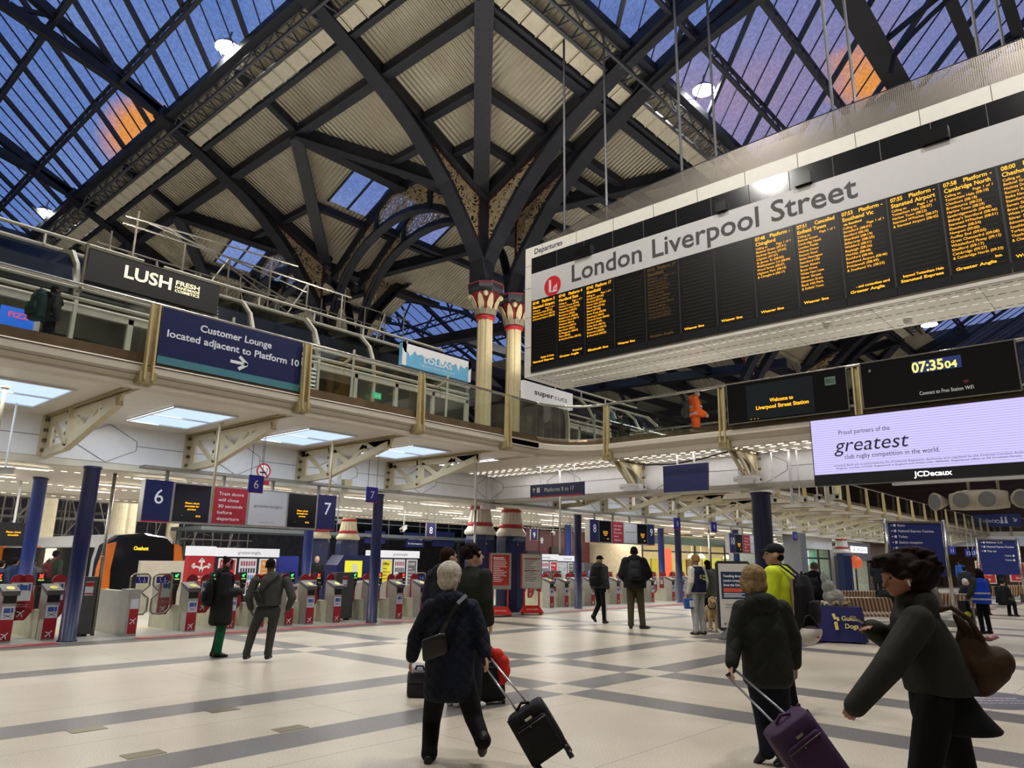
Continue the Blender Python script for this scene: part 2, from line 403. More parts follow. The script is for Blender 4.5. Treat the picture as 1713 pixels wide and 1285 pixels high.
# oval sticker and the floor hatches
s_ = Text((0, 0, .003), X_, Y_); s_.poly([(11.55+.75*math.cos(a*.2618)*1.0, 2.05+.5*math.sin(a*.2618)) for a in range(24)])
st = s_.mb.build('floor_sticker', M('sticker_vinyl', '4a4658', .4)); tag(st, 'dark oval sticker with white writing on the floor, right of the running woman', 'floor sticker')
q = Text((11.55, 2.05, .006), (HR.x, HR.y, 0), (HF.x, HF.y, 0)); q.put('Customer', 0, .08, .13, 'c'); q.put('INFORMATION', 0, -.08, .07, 'c', bold=.022); q.put('announcements', 0, -.26, .09, 'c'); q.build(BWHITE, st)
for (x, y, d) in ((2.95, 8.10, 'far left beside the upper band'), (4.32, 8.10, 'below the woman in green trousers'), (2.95, 6.80, 'at the bottom left corner'), (4.35, 6.80, 'left of the woman with the black suitcase')):
    m = MB(); m.box((x-.16, y-.09, .001), (x+.16, y+.09, .004)); tag(m.build('floor_hatch', M('brass_hatch', '857a5c', .35, .6)), 'small brass floor hatch beside a dark band, '+d, 'floor hatch', 'brass floor hatches')
# ================================================================ gallery over the gates (left) and beyond the bridge
YW, YB, ZB, ZT, ZD = 16.5, 12.0, 3.54, 4.34, 4.66
FASC = M('gallery_fascia', 'cbc3b4', .45, var=.04); SOFF = M('gallery_soffit', 'd6d0c6', .35, var=.04); WALLP = M('white_wall_panel', 'e6e6ea', .28, var=.03)
GLASS = glassmat('balustrade_glass', 'dfe6e2', .10, .03)
def panel_joints(mb, a, b, zlo, zhi, n, nrm):
    """thin Y-shaped joints of the white cladding"""
    a, b = Vector(a), Vector(b); d = (b-a).normalized(); l = (b-a).length; k = Vector(nrm)*.006
    w = l/n
    for i in range(n):
        P = lambda s, z: a+d*(w*i+s)+Vector((0, 0, zlo+(zhi-zlo)*z))+k
        for (p, q) in (((0, 1), (.2, .62)), ((0, 0), (.2, .38)), ((.2, .62), (.2, .38)), ((.2, .5), (.8, .5)), ((1, 1), (.8, .62)), ((1, 0), (.8, .38)), ((.8, .62), (.8, .38))):
            mb.bar(P(p[0]*w, p[1]), P(q[0]*w, q[1]), .012, .006, nrm)
def gallery(x0, x1, name):
    # wall under the gallery, soffit, fascia, deck
    w = MB(); w.box((x0, YW, ZB), (x1, YW+.25, ZT)); o = struct(w.build(name, WALLP), 'white panelled wall under the gallery', 'wall')
    j = MB(); panel_joints(j, (x0, YW, 0), (x1, YW, 0), ZB, ZT, max(1, round((x1-x0)/2.93)), (0, -1, 0)); j.build('panel_joint', M('joint_grey', '6a6a70', .6), o)
    return o
wl = gallery(-6, 17.25, 'wall_left'); gallery(17.5, 82, 'wall_far')
def deck(x0, x1, lights, label, xe=None):
    xe = xe or x1
    d = MB(); d.box((x0, YB+.02, ZT+.24), (xe, 25, ZD-.02)); d.box((xe, YB+1.2, ZT+.24), (x1+.01, 25, ZD-.02)); o = struct(d.build('floor_gallery', SOFF), label, 'gallery')
    q = MB(); q.box((x0, YB+.5, ZT), (xe, YW, ZT+.24)); q.build('soffit', SOFF, o)
    f = MB(); prof = [(YB+.04, ZD), (YB-.02, ZD-.04), (YB-.02, ZT+.16), (YB+.10, ZT+.05), (YB+.12, ZT-.05), (YB+.55, ZT-.02), (YB+.55, ZD)]
    f.prism([(x0, y, z) for y, z in prof], (xe-x0, 0, 0)); f.build('fascia', FASC, o)
    g = MB(); g.box((x0, YB-.03, ZT+.10), (xe, YB-.022, ZT+.112)); g.box((x0, YB-.03, ZD-.05), (xe, YB-.021, ZD-.035)); g.build('fascia_groove', M('groove', '4c4740', .6), o)
    k = MB(); k.box((x0, YB+.05, ZD), (xe, YB+.09, ZD+.16)); k.build('kerb', M('bronze_kerb', '77654e', .3, .5, var=.3, scale=2), o)
    for (a, b) in lights:
        L_ = MB(); L_.quad((a, 13.42, ZT-.012), (b, 13.42, ZT-.012), (b, 15.6, ZT-.012), (a, 15.6, ZT-.012))
        p = L_.build('skylight', M('lit_skylight', 'c4dcf6', emit=1.0), o)
        fr = MB(); c = (a+b)/2
        for (p0, p1) in (((a, 13.42), (b, 13.42)), ((b, 13.42), (b, 15.6)), ((b, 15.6), (a, 15.6)), ((a, 15.6), (a, 13.42)), ((a, 14.5), (b, 14.5))):
            fr.bar((*p0, ZT-.02), (*p1, ZT-.02), .05, .03)
        fr.build('skylight_frame', WHITE, p)
    return o
BX = [1.6, 4.5, 7.37, 10.26, 13.1]
deck(-6, 17.2, [(BX[i]+1.13, BX[i]+2.35) for i in range(-1+1, 5)]+[(-1.4, -.2)], 'white gallery above the ticket gates with lit skylights in its soffit', 14.34)
deck(19.6, 82, [(20.9+i*2.93, 22.1+i*2.93) for i in range(18)], 'white gallery continuing past the bridge')
# canopy ceiling over the gates: shallow white vaults with rows of LEDs
c = MB(); xs = [-6+.5*i for i in range(181)]
for x in range(-6, 84, 3):
    pts = [(x+3*i/10, 3.40+.11*math.sin(math.pi*i/10)) for i in range(11)]
    for (a, za), (b, zb) in zip(pts, pts[1:]): c.quad((a, YW+.25, za), (b, YW+.25, zb), (b, 26, zb), (a, 26, za))
c.box((-6, YW+.02, 3.40), (82, YW+.26, 3.56)); c.box((-6, 25.8, 3.36), (82, 26, 3.9))
ce = struct(c.build('ceiling_canopy', M('canopy_white', 'd8d2c4', .45, var=.04)), 'white vaulted ceiling over the ticket gates', 'ceiling')
led = MB()
for y in (17.6, 21.2, 25.2):
    x = 1.
    while x < 60: led.box((x, y, 3.375), (x+.12, y+.02, 3.385)); x += .26
led.build('light_strip', M('led_white', 'fff4e2', emit=1.8), ce)
tb = MB()
for i, x in enumerate(range(0, 60, 3)):
    for y in (18.2, 20.6, 23.): tb.box((x+.9, y, 3.42), (x+2.1, y+.07, 3.44))
tb.build('light_tube', M('tube_white', 'fff1d8', emit=3.), ce)
# ---- bracket trusses
def bracket_proto():
    r = thing('bracket', 'cream steel bracket truss', 'bracket', (0, 0, 0), 0, 'cream gallery brackets')
    local(r)                                            # frame: y towards the wall, post line at y=0, wall at y=YW-YB
    D = YW-YB
    b = MB(); b.box((-.11, .05, ZT-.03), (-.03, D, ZT+.10)); b.box((.03, .05, ZT-.03), (.11, D, ZT+.10)); b.box((-.13, -.12, ZT-.02), (.13, .42, ZT+.16)); b.build('top_beam', M('beam_olive', '9a8c66', .5), r)
    w = MB()
    lo = [(D, ZB+.04), (D-1.25, ZB+.08), (.95, ZT-.18)]
    for p, q in zip(lo, lo[1:]): w.bar((0, *p), (0, *q), .15, .12, (1, 0, 0))
    pl = lambda a, b_, t: w.bar((0, *a), (0, *b_), t, .05, (1, 0, 0))
    pl((.9, ZT-.14), (D, ZT-.1), .14)
    w.prism([(-.025, .8, ZT-.06), (-.025, 1.75, ZT-.06), (-.025, 1.25, ZT-.3), (-.025, .95, ZT-.24)], (.05, 0, 0))
    pl((D-.10, ZB), (D-.10, ZT), .2); pl((D-1.3, ZB+.05), (D-1.3, ZT), .16)
    pl((D-.25, ZT-.12), (D-1.15, ZB+.12), .10); pl((D-.25, ZB+.12), (D-.25, ZT-.12), .08)
    pl((D-1.45, ZT-.15), (D-2.05, ZB+.30), .11); pl((D-2.05, ZB+.30), (D-2.65, ZT-.12), .10); pl((D-2.7, ZT-.12), (D-2.75, ZB+.5), .09)
    w.build('web', CREAM, r)
    p = MB(); p.box((-.10, D-1.42, ZB+.1), (.10, D-1.38, ZT-.03)); p.build('plate', CREAM, r)
    p = MB(); p.box((-.14, D-.03, ZB), (.14, D, ZT)); p.build('plate', CREAM, r)
    bo = MB()
    for z in (ZB+.10, ZB+.30, ZB+.5, ZB+.7):
        for y in (D-.07, D-1.33):
            for sx in (-1, 1): bo.tube([(sx*.03, y, z), (sx*.10, y, z)], .035, 7)
    bo.build('bolts', M('bolt_bronze', '6e6248', .45, .3), r)
    return r
BR = bracket_proto()
names = ['first bracket at the left edge, under the shop sign', 'second bracket from the left, beside the lounge sign', 'third bracket from the left, over the hanging 6', 'fourth bracket from the left, above column 7', 'fifth bracket, just left of the round white column']
for i, x in enumerate(BX):
    o = BR if i == 0 else dup(BR, (x, YB, 0)); o.location = (x, YB, 0); o['label'] = 'cream steel bracket truss, '+names[i]
for i in range(20):
    x = 20.7+2.93*i; dup(BR, (x, YB, 0), label='cream steel bracket truss under the far gallery, one of the long row beyond the bridge').__setitem__('group', 'brackets under the far gallery')
# ---- balustrades
POSTM = M('post_cream', 'b7a677', .45)
def post(parent, p, out):
    """tapered cream post in front of the glass; out = unit vector away from the gallery"""
    p = Vector(p); o = Vector(out); s = Vector((-o.y, o.x, 0)); m = MB()
    for sg in (-1, 1):
        a = p+s*.045*sg; m.prism([a+o*.03+Z_*0, a+o*.15+Z_*.02, a+o*.09+Z_*1.32, a+o*.02+Z_*1.32], s*.03*sg)
    m.prism([p-s*.05+o*.02, p-s*.05+o*.05+Z_*1.3, p-s*.05-o*.0+Z_*1.3, p-s*.05-o*.02], s*.10)
    return m.build('post', POSTM, parent)
def balustrade(label, pts, posts, out):
    r = thing('glass_balustrade', label, 'balustrade', pts[0])
    h = MB(); h.tube([Vector(p)+Z_*1.04 for p in pts], .033, 8); h.build('handrail', CHROME, r, True)
    for k, (a, b) in enumerate(zip(pts, pts[1:])):
        a, b = Vector(a), Vector(b); d = (b-a).normalized()
        g = MB(); g.quad(a+d*.02+Z_*.04, b-d*.02+Z_*.04, b-d*.02+Z_*1.0, a+d*.02+Z_*1.0); g.build('glass_panel', GLASS, r)
    m = MB()
    for a, b in zip(pts, pts[1:]): m.bar(Vector(a)+Z_*.42, Vector(b)+Z_*.42, .03, .05)
    for p, o in posts: post(r, (p[0], p[1], ZT-.02+.02), o)
    return r
zr = ZD
bl = balustrade('long glass balustrade of the left gallery with cream posts', [(x, YB+.07, zr) for x in (-4.5, -1.3, 1.6, 4.5, 7.37, 10.26, 13.1)]+[(14.35, YB+.07, zr)], [((x, YB), (0, -1, 0)) for x in BX], (0, -1, 0))
arc = [(14.35+1.28*math.sin(a), 10.79+1.28*math.cos(a)) for a in [math.pi/2*i/8 for i in range(9)]]
balustrade('curved glass balustrade where the left gallery turns onto the bridge', [(x, y, zr) for x, y in arc], [], None)
BY = [10.75, 7.5, 4.5, 1.5, -1.5]
balustrade('glass balustrade along the bridge below the departures board', [(15.63, y, zr) for y in BY]+[(15.63, -9, zr)], [((15.7, y), (-1, 0, 0)) for y in BY], None)
fb = [20+2.93*i for i in range(21)]
balustrade('far glass balustrade receding beyond the bridge at right', [(x, YB+.07, zr) for x in fb], [((x+.7, YB), (0, -1, 0)) for x in fb], None)
# ================================================================ bridge
d = MB(); d.box((15.75, -30, ZT+.2), (19.6, 13.5, ZD-.02)); d.prism([(14.2, 13.5, ZT+.2), (15.8, 13.5, ZT+.2), (15.8, 10.75, ZT+.2)]+[(x+.02, y+.02, ZT+.2) for x, y in arc[::-1]], (0, 0, .28))
br = struct(d.build('floor_bridge', SOFF), 'footbridge crossing the concourse under the departures board', 'bridge')
f = MB(); f.prism([(15.68, -30, ZD), (15.60, -30, ZD-.04), (15.60, -30, ZT+.18), (15.72, -30, ZT+.07), (15.74, -30, ZT-.06), (16.2, -30, ZT-.06), (16.2, -30, ZD)], (0, 40.75, 0))
pr = [(.0, ZD), (-.06, ZD-.04), (-.06, ZT+.16), (.08, ZT+.05), (.10, ZT-.05), (.5, ZT-.02), (.5, ZD)]
vs = []; n = len(arc)
for i, (x, y) in enumerate(arc):
    nx, ny = (14.35-x), (10.79-y); l = math.hypot(nx, ny); nx, ny = -nx/l, -ny/l
    vs += [(x+nx*r_, y+ny*r_, z) for r_, z in [(a, b) for a, b in pr]]
k = len(pr); f.add(vs, [(i*k+j, i*k+(j+1) % k, (i+1)*k+(j+1) % k, (i+1)*k+j) for i in range(n-1) for j in range(k)])
f.box((13.2, YB-.02, ZT+.14), (14.36, YB+.5, ZD)); f.prism([(14.3, 16.4, ZT-.04), (17.2, 16.4, ZT-.04), (17.2, 10.7, ZT-.04), (15.75, 10.7, ZT-.04)]+[(x+.10, y+.10, ZT-.04) for x, y in arc[::-1]], (0, 0, .24)); f.build('fascia', FASC, br)
k = MB(); k.tube([(x+.03, y+.03, ZD+.08) for x, y in arc], .07, 6); k.box((15.68, -30, ZD), (15.72, 10.75, ZD+.15)); k.build('kerb', M('bronze_kerb'), br)
q = MB(); q.box((15.74, -30, ZT-.02), (19.6, 13.5, ZT+.2)); q.build('soffit', SOFF, br)
led = MB()
for x in (15.95, 16.2, 16.75, 16.95):
    y = -14.
    while y < 16:
        if x > 16.5 or abs((y-1.5) % 3) > .25: led.box((x, y, ZT-.075), (x+.035, y+.13, ZT-.066))
        y += .27
led.build('light_strip', M('led_white'), br)
w = MB(); w.box((17.25, -30, ZB), (17.5, 16.75, ZT+.02)); wr = struct(w.build('wall_bridge', WALLP), 'white panelled wall under the bridge', 'wall')
j = MB(); panel_joints(j, (17.25, 16.5, 0), (17.25, -8, 0), ZB, ZT, 8, (-1, 0, 0)); j.build('panel_joint', M('joint_grey'), wr)
tr = MB(); tr.box((16.9, -30, ZB-.10), (17.6, 16.4, ZB)); struct(tr.build('trim_bridge', M('trim_grey', 'a8a49a', .4)), 'grey edge trim along the foot of the bridge wall', 'trim')
rc = MB(); rc.lathe([(.27, 3.3), (.27, ZT)], (17.35, 16.62), 20); struct(rc.build('trim_column', WHITE, smooth=False), 'round white casing where the two walls meet', 'trim')
# short brackets of the bridge
def short_bracket():
    r = local(thing('bracket', '', 'bracket', (0, 0, 0), 0, 'brackets under the bridge'))   # x towards the wall, post line x=0, wall x=1.55
    b = MB(); b.box((-.08, -.13, ZT-.1), (1.5, .13, ZT+.1)); b.build('top_beam', M('beam_olive'), r)
    w = MB()
    for s in (-.09, .09):
        w.bar((.42, s, ZT-.1), (1.15, s*.6, ZB+.12), .09, .05, (0, 1, 0)); w.prism([(.35, s, ZT-.08), (1.45, s, ZT-.08), (1.45, s, ZT-.5), (.95, s, ZT-.26), (.5, s, ZT-.2)], (0, .03, 0))
        w.bar((1.42, s, ZB+.1), (1.42, s, ZT), .1, .05, (0, 1, 0)); w.bar((.8, s, ZT-.1), (1.4, s, ZB+.3), .07, .04, (0, 1, 0))
    w.build('web', CREAM, r)
    h = MB(); h.box((.95, -.2, ZB-.02), (1.5, .2, ZB+.17)); h.tube([(1.0, -.3, ZB+.1), (1.0, .3, ZB+.1)], .06, 8); h.build('hinge_shoe', WHITE, r)
    bo = MB()
    for z in (ZB+.1, ZB+.35, ZB+.6):
        for s in (-.2, .2): bo.tube([(1.36, s-.03, z), (1.36, s+.03, z)], .035, 7)
    bo.build('bolts', M('bolt_bronze'), r); return r
SB = short_bracket()
for i, (y, d_) in enumerate(zip(BY, ('left of the dark blue screen', 'above the thick navy column', 'behind the big advertising screen', 'hidden behind the advertising screen, right part', 'beyond the right edge'))):
    if i > 2: break
    o = SB if i == 0 else dup(SB, (15.7, y, 0)); o.location = (15.7, y, 0); o['label'] = 'short cream bracket under the bridge, '+d_
# ================================================================ great roof
EX, EY, Z0, SL = 17.6, 17.75, 15.15, .46       # eaves lines of the two naves, eaves height, slope
def zl(x): return Z0+SL*(EX-x)
def zr_(y): return Z0+SL*(EY-y)
def corr(name, ax):
    m = bpy.data.materials.new(name); m.use_nodes = True; t = m.node_tree; b = t.nodes['Principled BSDF']
    g = N(t, 'ShaderNodeNewGeometry'); s = N(t, 'ShaderNodeSeparateXYZ'); L(t, g.outputs['Position'], s.inputs[0])
    k = N(t, 'ShaderNodeMath', operation='MULTIPLY'); L(t, s.outputs[ax], k.inputs[0]); k.inputs[1].default_value = 2*math.pi/.19
    sn = N(t, 'ShaderNodeMath', operation='SINE'); L(t, k.outputs[0], sn.inputs[0])
    bp = N(t, 'ShaderNodeBump'); bp.inputs['Strength'].default_value = 1.; bp.inputs['Distance'].default_value = .05; L(t, sn.outputs[0], bp.inputs['Height']); L(t, bp.outputs[0], b.inputs['Normal'])
    nz = N(t, 'ShaderNodeTexNoise'); nz.inputs['Scale'].default_value = .6; nz.inputs['Detail'].default_value = 6; L(t, g.outputs['Position'], nz.inputs['Vector'])
    r = N(t, 'ShaderNodeValToRGB'); r.color_ramp.elements[0].position = .3; r.color_ramp.elements[0].color = lin('b5ab90'); r.color_ramp.elements[1].position = .7; r.color_ramp.elements[1].color = lin('d0c8b0')
    L(t, nz.outputs['Fac'], r.inputs[0]); L(t, r.outputs[0], b.inputs['Base Color']); b.inputs['Roughness'].default_value = .6
    return m
CY_, CX_ = corr('corrugated_along_x', 'Y'), corr('corrugated_along_y', 'X')
GX, GY = 10.05, 11.35                               # where the sheeting stops and the glass begins
PX0 = [17.4, 27.4, 37.4, 47.4, 57.4]                # column lines along the left nave
dn = EY-EX
m = MB()
m.poly([(GX, GX+dn, zl(GX)), (GX, 17.4, zl(GX)), (17.6, 17.4, zl(17.6)), (17.6, 17.6+dn, zl(17.6))])
for a in PX0[:-1]:
    b = a+10; nx, ny = 12.6, a+5.
    m.poly([(GX, a, zl(GX)), (GX, b, zl(GX)), (17.6, b, zl(17.6)), (nx, ny, zl(nx)), (17.6, a, zl(17.6))])
struct(m.build('ceiling_left', CY_, origin=False), 'cream corrugated soffit of the left nave', 'ceiling')
m = MB()
m.poly([(GX, EY-SL*0+GX-EX, zr_(GX+dn)) if 0 else (GY-dn, GY, zr_(GY)), (17.6, EY, Z0), (19.5, EY, Z0), (19.5, GY, zr_(GY))])
m.poly([(19.5, EY, Z0), (88, EY, Z0), (88, GY, zr_(GY)), (19.5, GY, zr_(GY))])
struct(m.build('ceiling_right', CX_, origin=False), 'cream corrugated soffit of the right nave', 'ceiling')
# cross gables joining the left nave to the next one, with a glazed strip in each far slope
m = MB(); wins = []
zn = zl(12.6)
for a in PX0[:-1]:
    b = a+10; c_ = a+5
    m.poly([(17.6, a, Z0), (12.6, c_, zn), (27, c_, zn), (27, a, Z0)])
    f_ = lambda y: zn-(zn-Z0)*(y-c_)/5
    y1, y2 = c_+.5, c_+2.3
    m.poly([(17.6, b, Z0), (12.6, c_, zn), (27, c_, zn), (27, y1, f_(y1)), (12.6+(y1-c_), y1, f_(y1))])
    m.poly([(17.6, b, Z0), (12.6+(y2-c_), y2, f_(y2)), (27, y2, f_(y2)), (27, b, Z0)])
    x1 = 15.6; m.poly([(12.6+(y1-c_), y1, f_(y1)), (x1, y1, f_(y1)), (x1, y2, f_(y2)), (12.6+(y2-c_), y2, f_(y2))]); m.poly([(21.5, y1, f_(y1)), (27, y1, f_(y1)), (27, y2, f_(y2)), (21.5, y2, f_(y2))])
    wins.append((x1, y1, f_(y1), y2, f_(y2)))
struct(m.build('ceiling_gable', CX_, origin=False), 'corrugated soffits of the cross gables', 'ceiling')
RGL = glassmat('roof_glass', 'd4dae6', .06, .12, (9., 9., 2.)); BARM = M('glazing_bar', '20232c', .5)
for i, (x1, y1, za, y2, zb) in enumerate(wins):
    g = MB(); g.quad((x1, y1, za), (21.5, y1, za), (21.5, y2, zb), (x1, y2, zb)); o = struct(g.build('window_%d' % (10+i), RGL), 'glazed strip in a cross gable', 'window')
    q = MB()
    for k in range(7): x = x1+(21.5-x1)*k/6; q.bar((x, y1, za-.05), (x, y2, zb-.05), .07, .09)
    q.build('glazing_bar', BARM, o)
def glazing(name, corners, d_bar, step, label):
    """corners a,b (low edge) c,d (high edge, d above a); bars run from low edge to high edge"""
    a, b, c, d = [Vector(p) for p in corners]; g = MB(); g.quad(a, b, c, d); o = struct(g.build(name, RGL, origin=False), label, 'window'); o.visible_shadow = True
    q = MB(); n = max(2, int((b-a).length/step))
    for i in range(n+1):
        k = i/n; big = i % 3 == 0; p, r = a.lerp(b, k), d.lerp(c, k)
        if (r-p).length < .3: continue
        q.bar(p-Z_*(.10 if big else .05), r-Z_*(.10 if big else .05), .12 if big else .03, .2 if big else .06)
    q.build('glazing_bar', BARM, o); return o
XR = 0.8
glazing('window_1', [(GX, 11, zl(GX)), (GX, 66, zl(GX)), (XR, 66, zl(XR)), (XR, 1.5, zl(XR))], X_, .85, 'glazed slope of the left nave against the dusk sky')
glazing('window_2', [(GY-dn, GY, zr_(GY)), (88, GY, zr_(GY)), (88, 5.6, zr_(5.6)), (5.6-dn, 5.6, zr_(5.6))], X_, 1.0, 'glazed slope of the right nave')
glazing('window_3', [(5.6-dn, 5.6, zr_(5.6)), (88, 5.6, zr_(5.6)), (88, -5, zr_(-5)), (-5-dn, -5, zr_(-5))], X_, 1.05, 'upper glazed slope of the right nave beyond the thick beam')
glazing('window_4', [(-5, -12.5, zr_(-5)), (88, -12.5, zr_(-5)), (88, -5, zr_(-5)), (-5, -5, zr_(-5))], X_, 1.05, 'ridge glazing of the right nave')
# lattice purlins under the glass
LAT = M('lattice_iron', '2b2d36', .5)
def lattice(name, p, q, depth, label, group, mat=LAT, step=.6, w=.11):
    p, q = Vector(p), Vector(q); n = max(2, int((q-p).length/step)); b = MB()
    b.bar(p, q, w, w); b.bar(p-Z_*depth, q-Z_*depth, w*1.3, w)
    pr = None
    for i in range(n+1):
        k = p.lerp(q, i/n)-Z_*(depth if i % 2 else 0)
        if pr is not None: b.bar(pr, k, .05, .05)
        pr = k
    return tag(b.build(name, mat), label, 'roof purlin', group)
for x, d in ((7.9, 'second lattice purlin up the left glass roof, next above the floodlight walkway'), (5.5, 'third lattice purlin up the left glass roof, nearest the top left corner')):
    lattice('lattice_purlin', (x, x-1, zl(x)-.15), (x, 62, zl(x)-.15), .42, d, 'lattice purlins of the left roof')
for y, d in ((9.45, 'lattice purlin crossing the right glass roof just above the right floodlight'), (7.5, 'lattice purlin crossing the middle of the right glass roof')):
    lattice('lattice_purlin', (y-.5, y, zr_(y)-.15), (60, y, zr_(y)-.15), .42, d, 'lattice purlins of the right roof')
def beam(name, p, q, w, h, label, group, cat='roof beam', mat=IRON):
    b = MB(); b.bar(p, q, w, h); b.bar(Vector(p)-Z_*h*.5, Vector(q)-Z_*h*.5, w*1.9, .05); return tag(b.build(name, mat), label, cat, group)
beam('ridge_beam', (4, 5.6, zr_(5.6)-.3), (60, 5.6, zr_(5.6)-.3), .45, .7, 'thick dark roof beam right of the orange glow in the glass', None)
for y, d in ((3.25, 'thick purlin between the two dark beams at the top right corner'), (1.8, 'last thick purlin at the top right corner')): beam('soffit_purlin', (3, y, zr_(y)-.25), (60, y, zr_(y)-.25), .22, .4, d, 'purlins of the upper right glass')
for i, x in enumerate((26.5, 31.5, 36.5, 41.5)):
    t = MB(); pts = [(5.4, zr_(5.6)-1.5), (5.2, zr_(5.2)-1.0), (4.6, zr_(4.6)-.75), (3.9, zr_(3.9)-.6), (3.3, zr_(3.25)-.55), (2.4, zr_(2.4)-.5), (1.8, zr_(1.8)-.45)]
    for (a0, b0), (a1, b1) in zip(pts, pts[1:]): t.bar((x, a0, b0), (x, a1, b1), .14, .12)
    t.bar((x, 5.6, zr_(5.6)-.12), (x, 1.2, zr_(1.2)-.12), .16, .16); tag(t.build('roof_brace', IRON), 'arched iron brace across the upper right glass, one of a receding row', 'roof brace', 'arched braces of the upper right glass')
# walkway trusses with pleated white boxes along the edge of the glass
def walkway(p, q, inward, label):
    r = thing('walkway_truss', label, 'walkway truss', p); p, q = Vector(p), Vector(q); d = (q-p).normalized(); iw = Vector(inward)
    b = MB(); n = int((q-p).length/.7)
    for off, dz in ((0, 0), (0, -.5), (.55, -.5)):
        b.bar(p+iw*off+Z_*dz, q+iw*off+Z_*dz, .09, .09)
    for i in range(n):
        a, c = p+d*(.7*i), p+d*(.7*(i+1))
        b.bar(a if i % 2 else a-Z_*.5, c-Z_*.5 if i % 2 else c, .045, .045); b.bar(a-Z_*.5, a-Z_*.5+iw*.55, .045, .045); b.bar(a, a-Z_*.5+iw*.55, .04, .04)
    b.build('truss', M('truss_grey', '4a4b50', .45), r)
    e = MB(); e.bar(p+iw*1.25-Z_*.68, q+iw*1.25-Z_*.68, .22, .34); e.bar(p-iw*.25+Z_*.05, q-iw*.25+Z_*.05, .3, .3); e.build('edge_beam', IRON, r)
    k = MB(); L_ = (q-p).length; x = .1
    while x < L_-.8:
        a = p+d*x+iw*.62-Z_*.50
        k.prism([a, a+iw*.46-Z_*.2, a+iw*.46-Z_*.26, a-Z_*.06], d*.68)
        for t in range(6): e0 = a+d*(.06+.11*t)+iw*.10-Z_*.07; k.bar(e0, e0+iw*.34-Z_*.15, .045, .05)
        k.bar(a+d*.69-Z_*.02, a+d*.69+iw*.5-Z_*.24, .05, .1); x += .78
    k.build('vent_box', M('vent_cream', 'cfc8b2', .5), r); return r
walkway((GX-.1, 10.6, zl(GX)-.15), (GX-.1, 62, zl(GX)-.15), (1, 0, 0), 'long walkway truss with cream vent boxes below the left glass roof')
walkway((GY-dn+.2, GY-.1, zr_(GY)-.15), (55, GY-.1, zr_(GY)-.15), (0, 1, 0), 'long walkway truss with cream vent boxes below the right glass roof')
# purlins on the sheeting
for z_i, (s, d) in enumerate(((5.0, 'upper'), (3.2, 'middle'), (1.75, 'lower'))):
    x = EX-s; y = EY-s; h = (.45, .36, .3)[z_i]
    beam('soffit_purlin', (x, x+dn, zl(x)-h/2), (x, 17.4 if z_i else 62, zl(x)-h/2), (.2, .16, .14)[z_i], h, d+' dark purlin on the corrugated soffit left of the main column', 'soffit purlins left of the valley rib')
    beam('soffit_purlin', (y-dn, y, zr_(y)-h/2), (60, y, zr_(y)-h/2), (.2, .16, .14)[z_i], h, d+' dark purlin on the corrugated soffit right of the main column', 'soffit purlins right of the valley rib')
# arched ribs with pierced cast-iron spandrels
def fret():
    m = bpy.data.materials.new('pierced_fretwork'); m.use_nodes = True; t = m.node_tree; b = t.nodes['Principled BSDF']; out = t.nodes['Material Output']
    tc = N(t, 'ShaderNodeTexCoord'); v = N(t, 'ShaderNodeTexVoronoi', feature='DISTANCE_TO_EDGE'); v.inputs['Scale'].default_value = 4.6
    v2 = N(t, 'ShaderNodeTexVoronoi', feature='F1'); v2.inputs['Scale'].default_value = 2.2
    nz = N(t, 'ShaderNodeTexNoise'); nz.inputs['Scale'].default_value = 4.; mxv = N(t, 'ShaderNodeMix', data_type='RGBA'); mxv.inputs['Factor'].default_value = .07
    L(t, tc.outputs['Object'], nz.inputs['Vector']); L(t, tc.outputs['Object'], mxv.inputs['A']); L(t, nz.outputs['Color'], mxv.inputs['B'])
    L(t, mxv.outputs['Result'], v.inputs['Vector']); L(t, mxv.outputs['Result'], v2.inputs['Vector'])
    rg = N(t, 'ShaderNodeMath', operation='MULTIPLY'); L(t, v2.outputs['Distance'], rg.inputs[0]); rg.inputs[1].default_value = 26.
    sn = N(t, 'ShaderNodeMath', operation='SINE'); L(t, rg.outputs[0], sn.inputs[0])
    g1 = N(t, 'ShaderNodeMath', operation='GREATER_THAN'); L(t, sn.outputs[0], g1.inputs[0]); g1.inputs[1].default_value = .5
    g2 = N(t, 'ShaderNodeMath', operation='LESS_THAN'); L(t, v.outputs['Distance'], g2.inputs[0]); g2.inputs[1].default_value = .06
    mm = N(t, 'ShaderNodeMath', operation='MAXIMUM'); L(t, g1.outputs[0], mm.inputs[0]); L(t, g2.outputs[0], mm.inputs[1])
    b.inputs['Base Color'].default_value = lin('c2ae8a'); b.inputs['Roughness'].default_value = .6
    tr = N(t, 'ShaderNodeBsdfTransparent'); ms = N(t, 'ShaderNodeMixShader'); L(t, mm.outputs[0], ms.inputs[0]); L(t, tr.outputs[0], ms.inputs[1]); L(t, b.outputs[0], ms.inputs[2]); L(t, ms.outputs[0], out.inputs[0])
    return m
FRET = fret(); DRED = M('dark_red_edge', '5a2a28', .5)
ARC = [(.12, 11.5), (.3, 12.2), (.62, 12.75), (1.25, 13.6), (2.0, 14.55), (2.7, 15.2), (3.5, 15.9), (4.4, 16.5), (5.3, 17.0), (6.2, 17.5), (7.2, 18.02), (8.2, 18.5)]
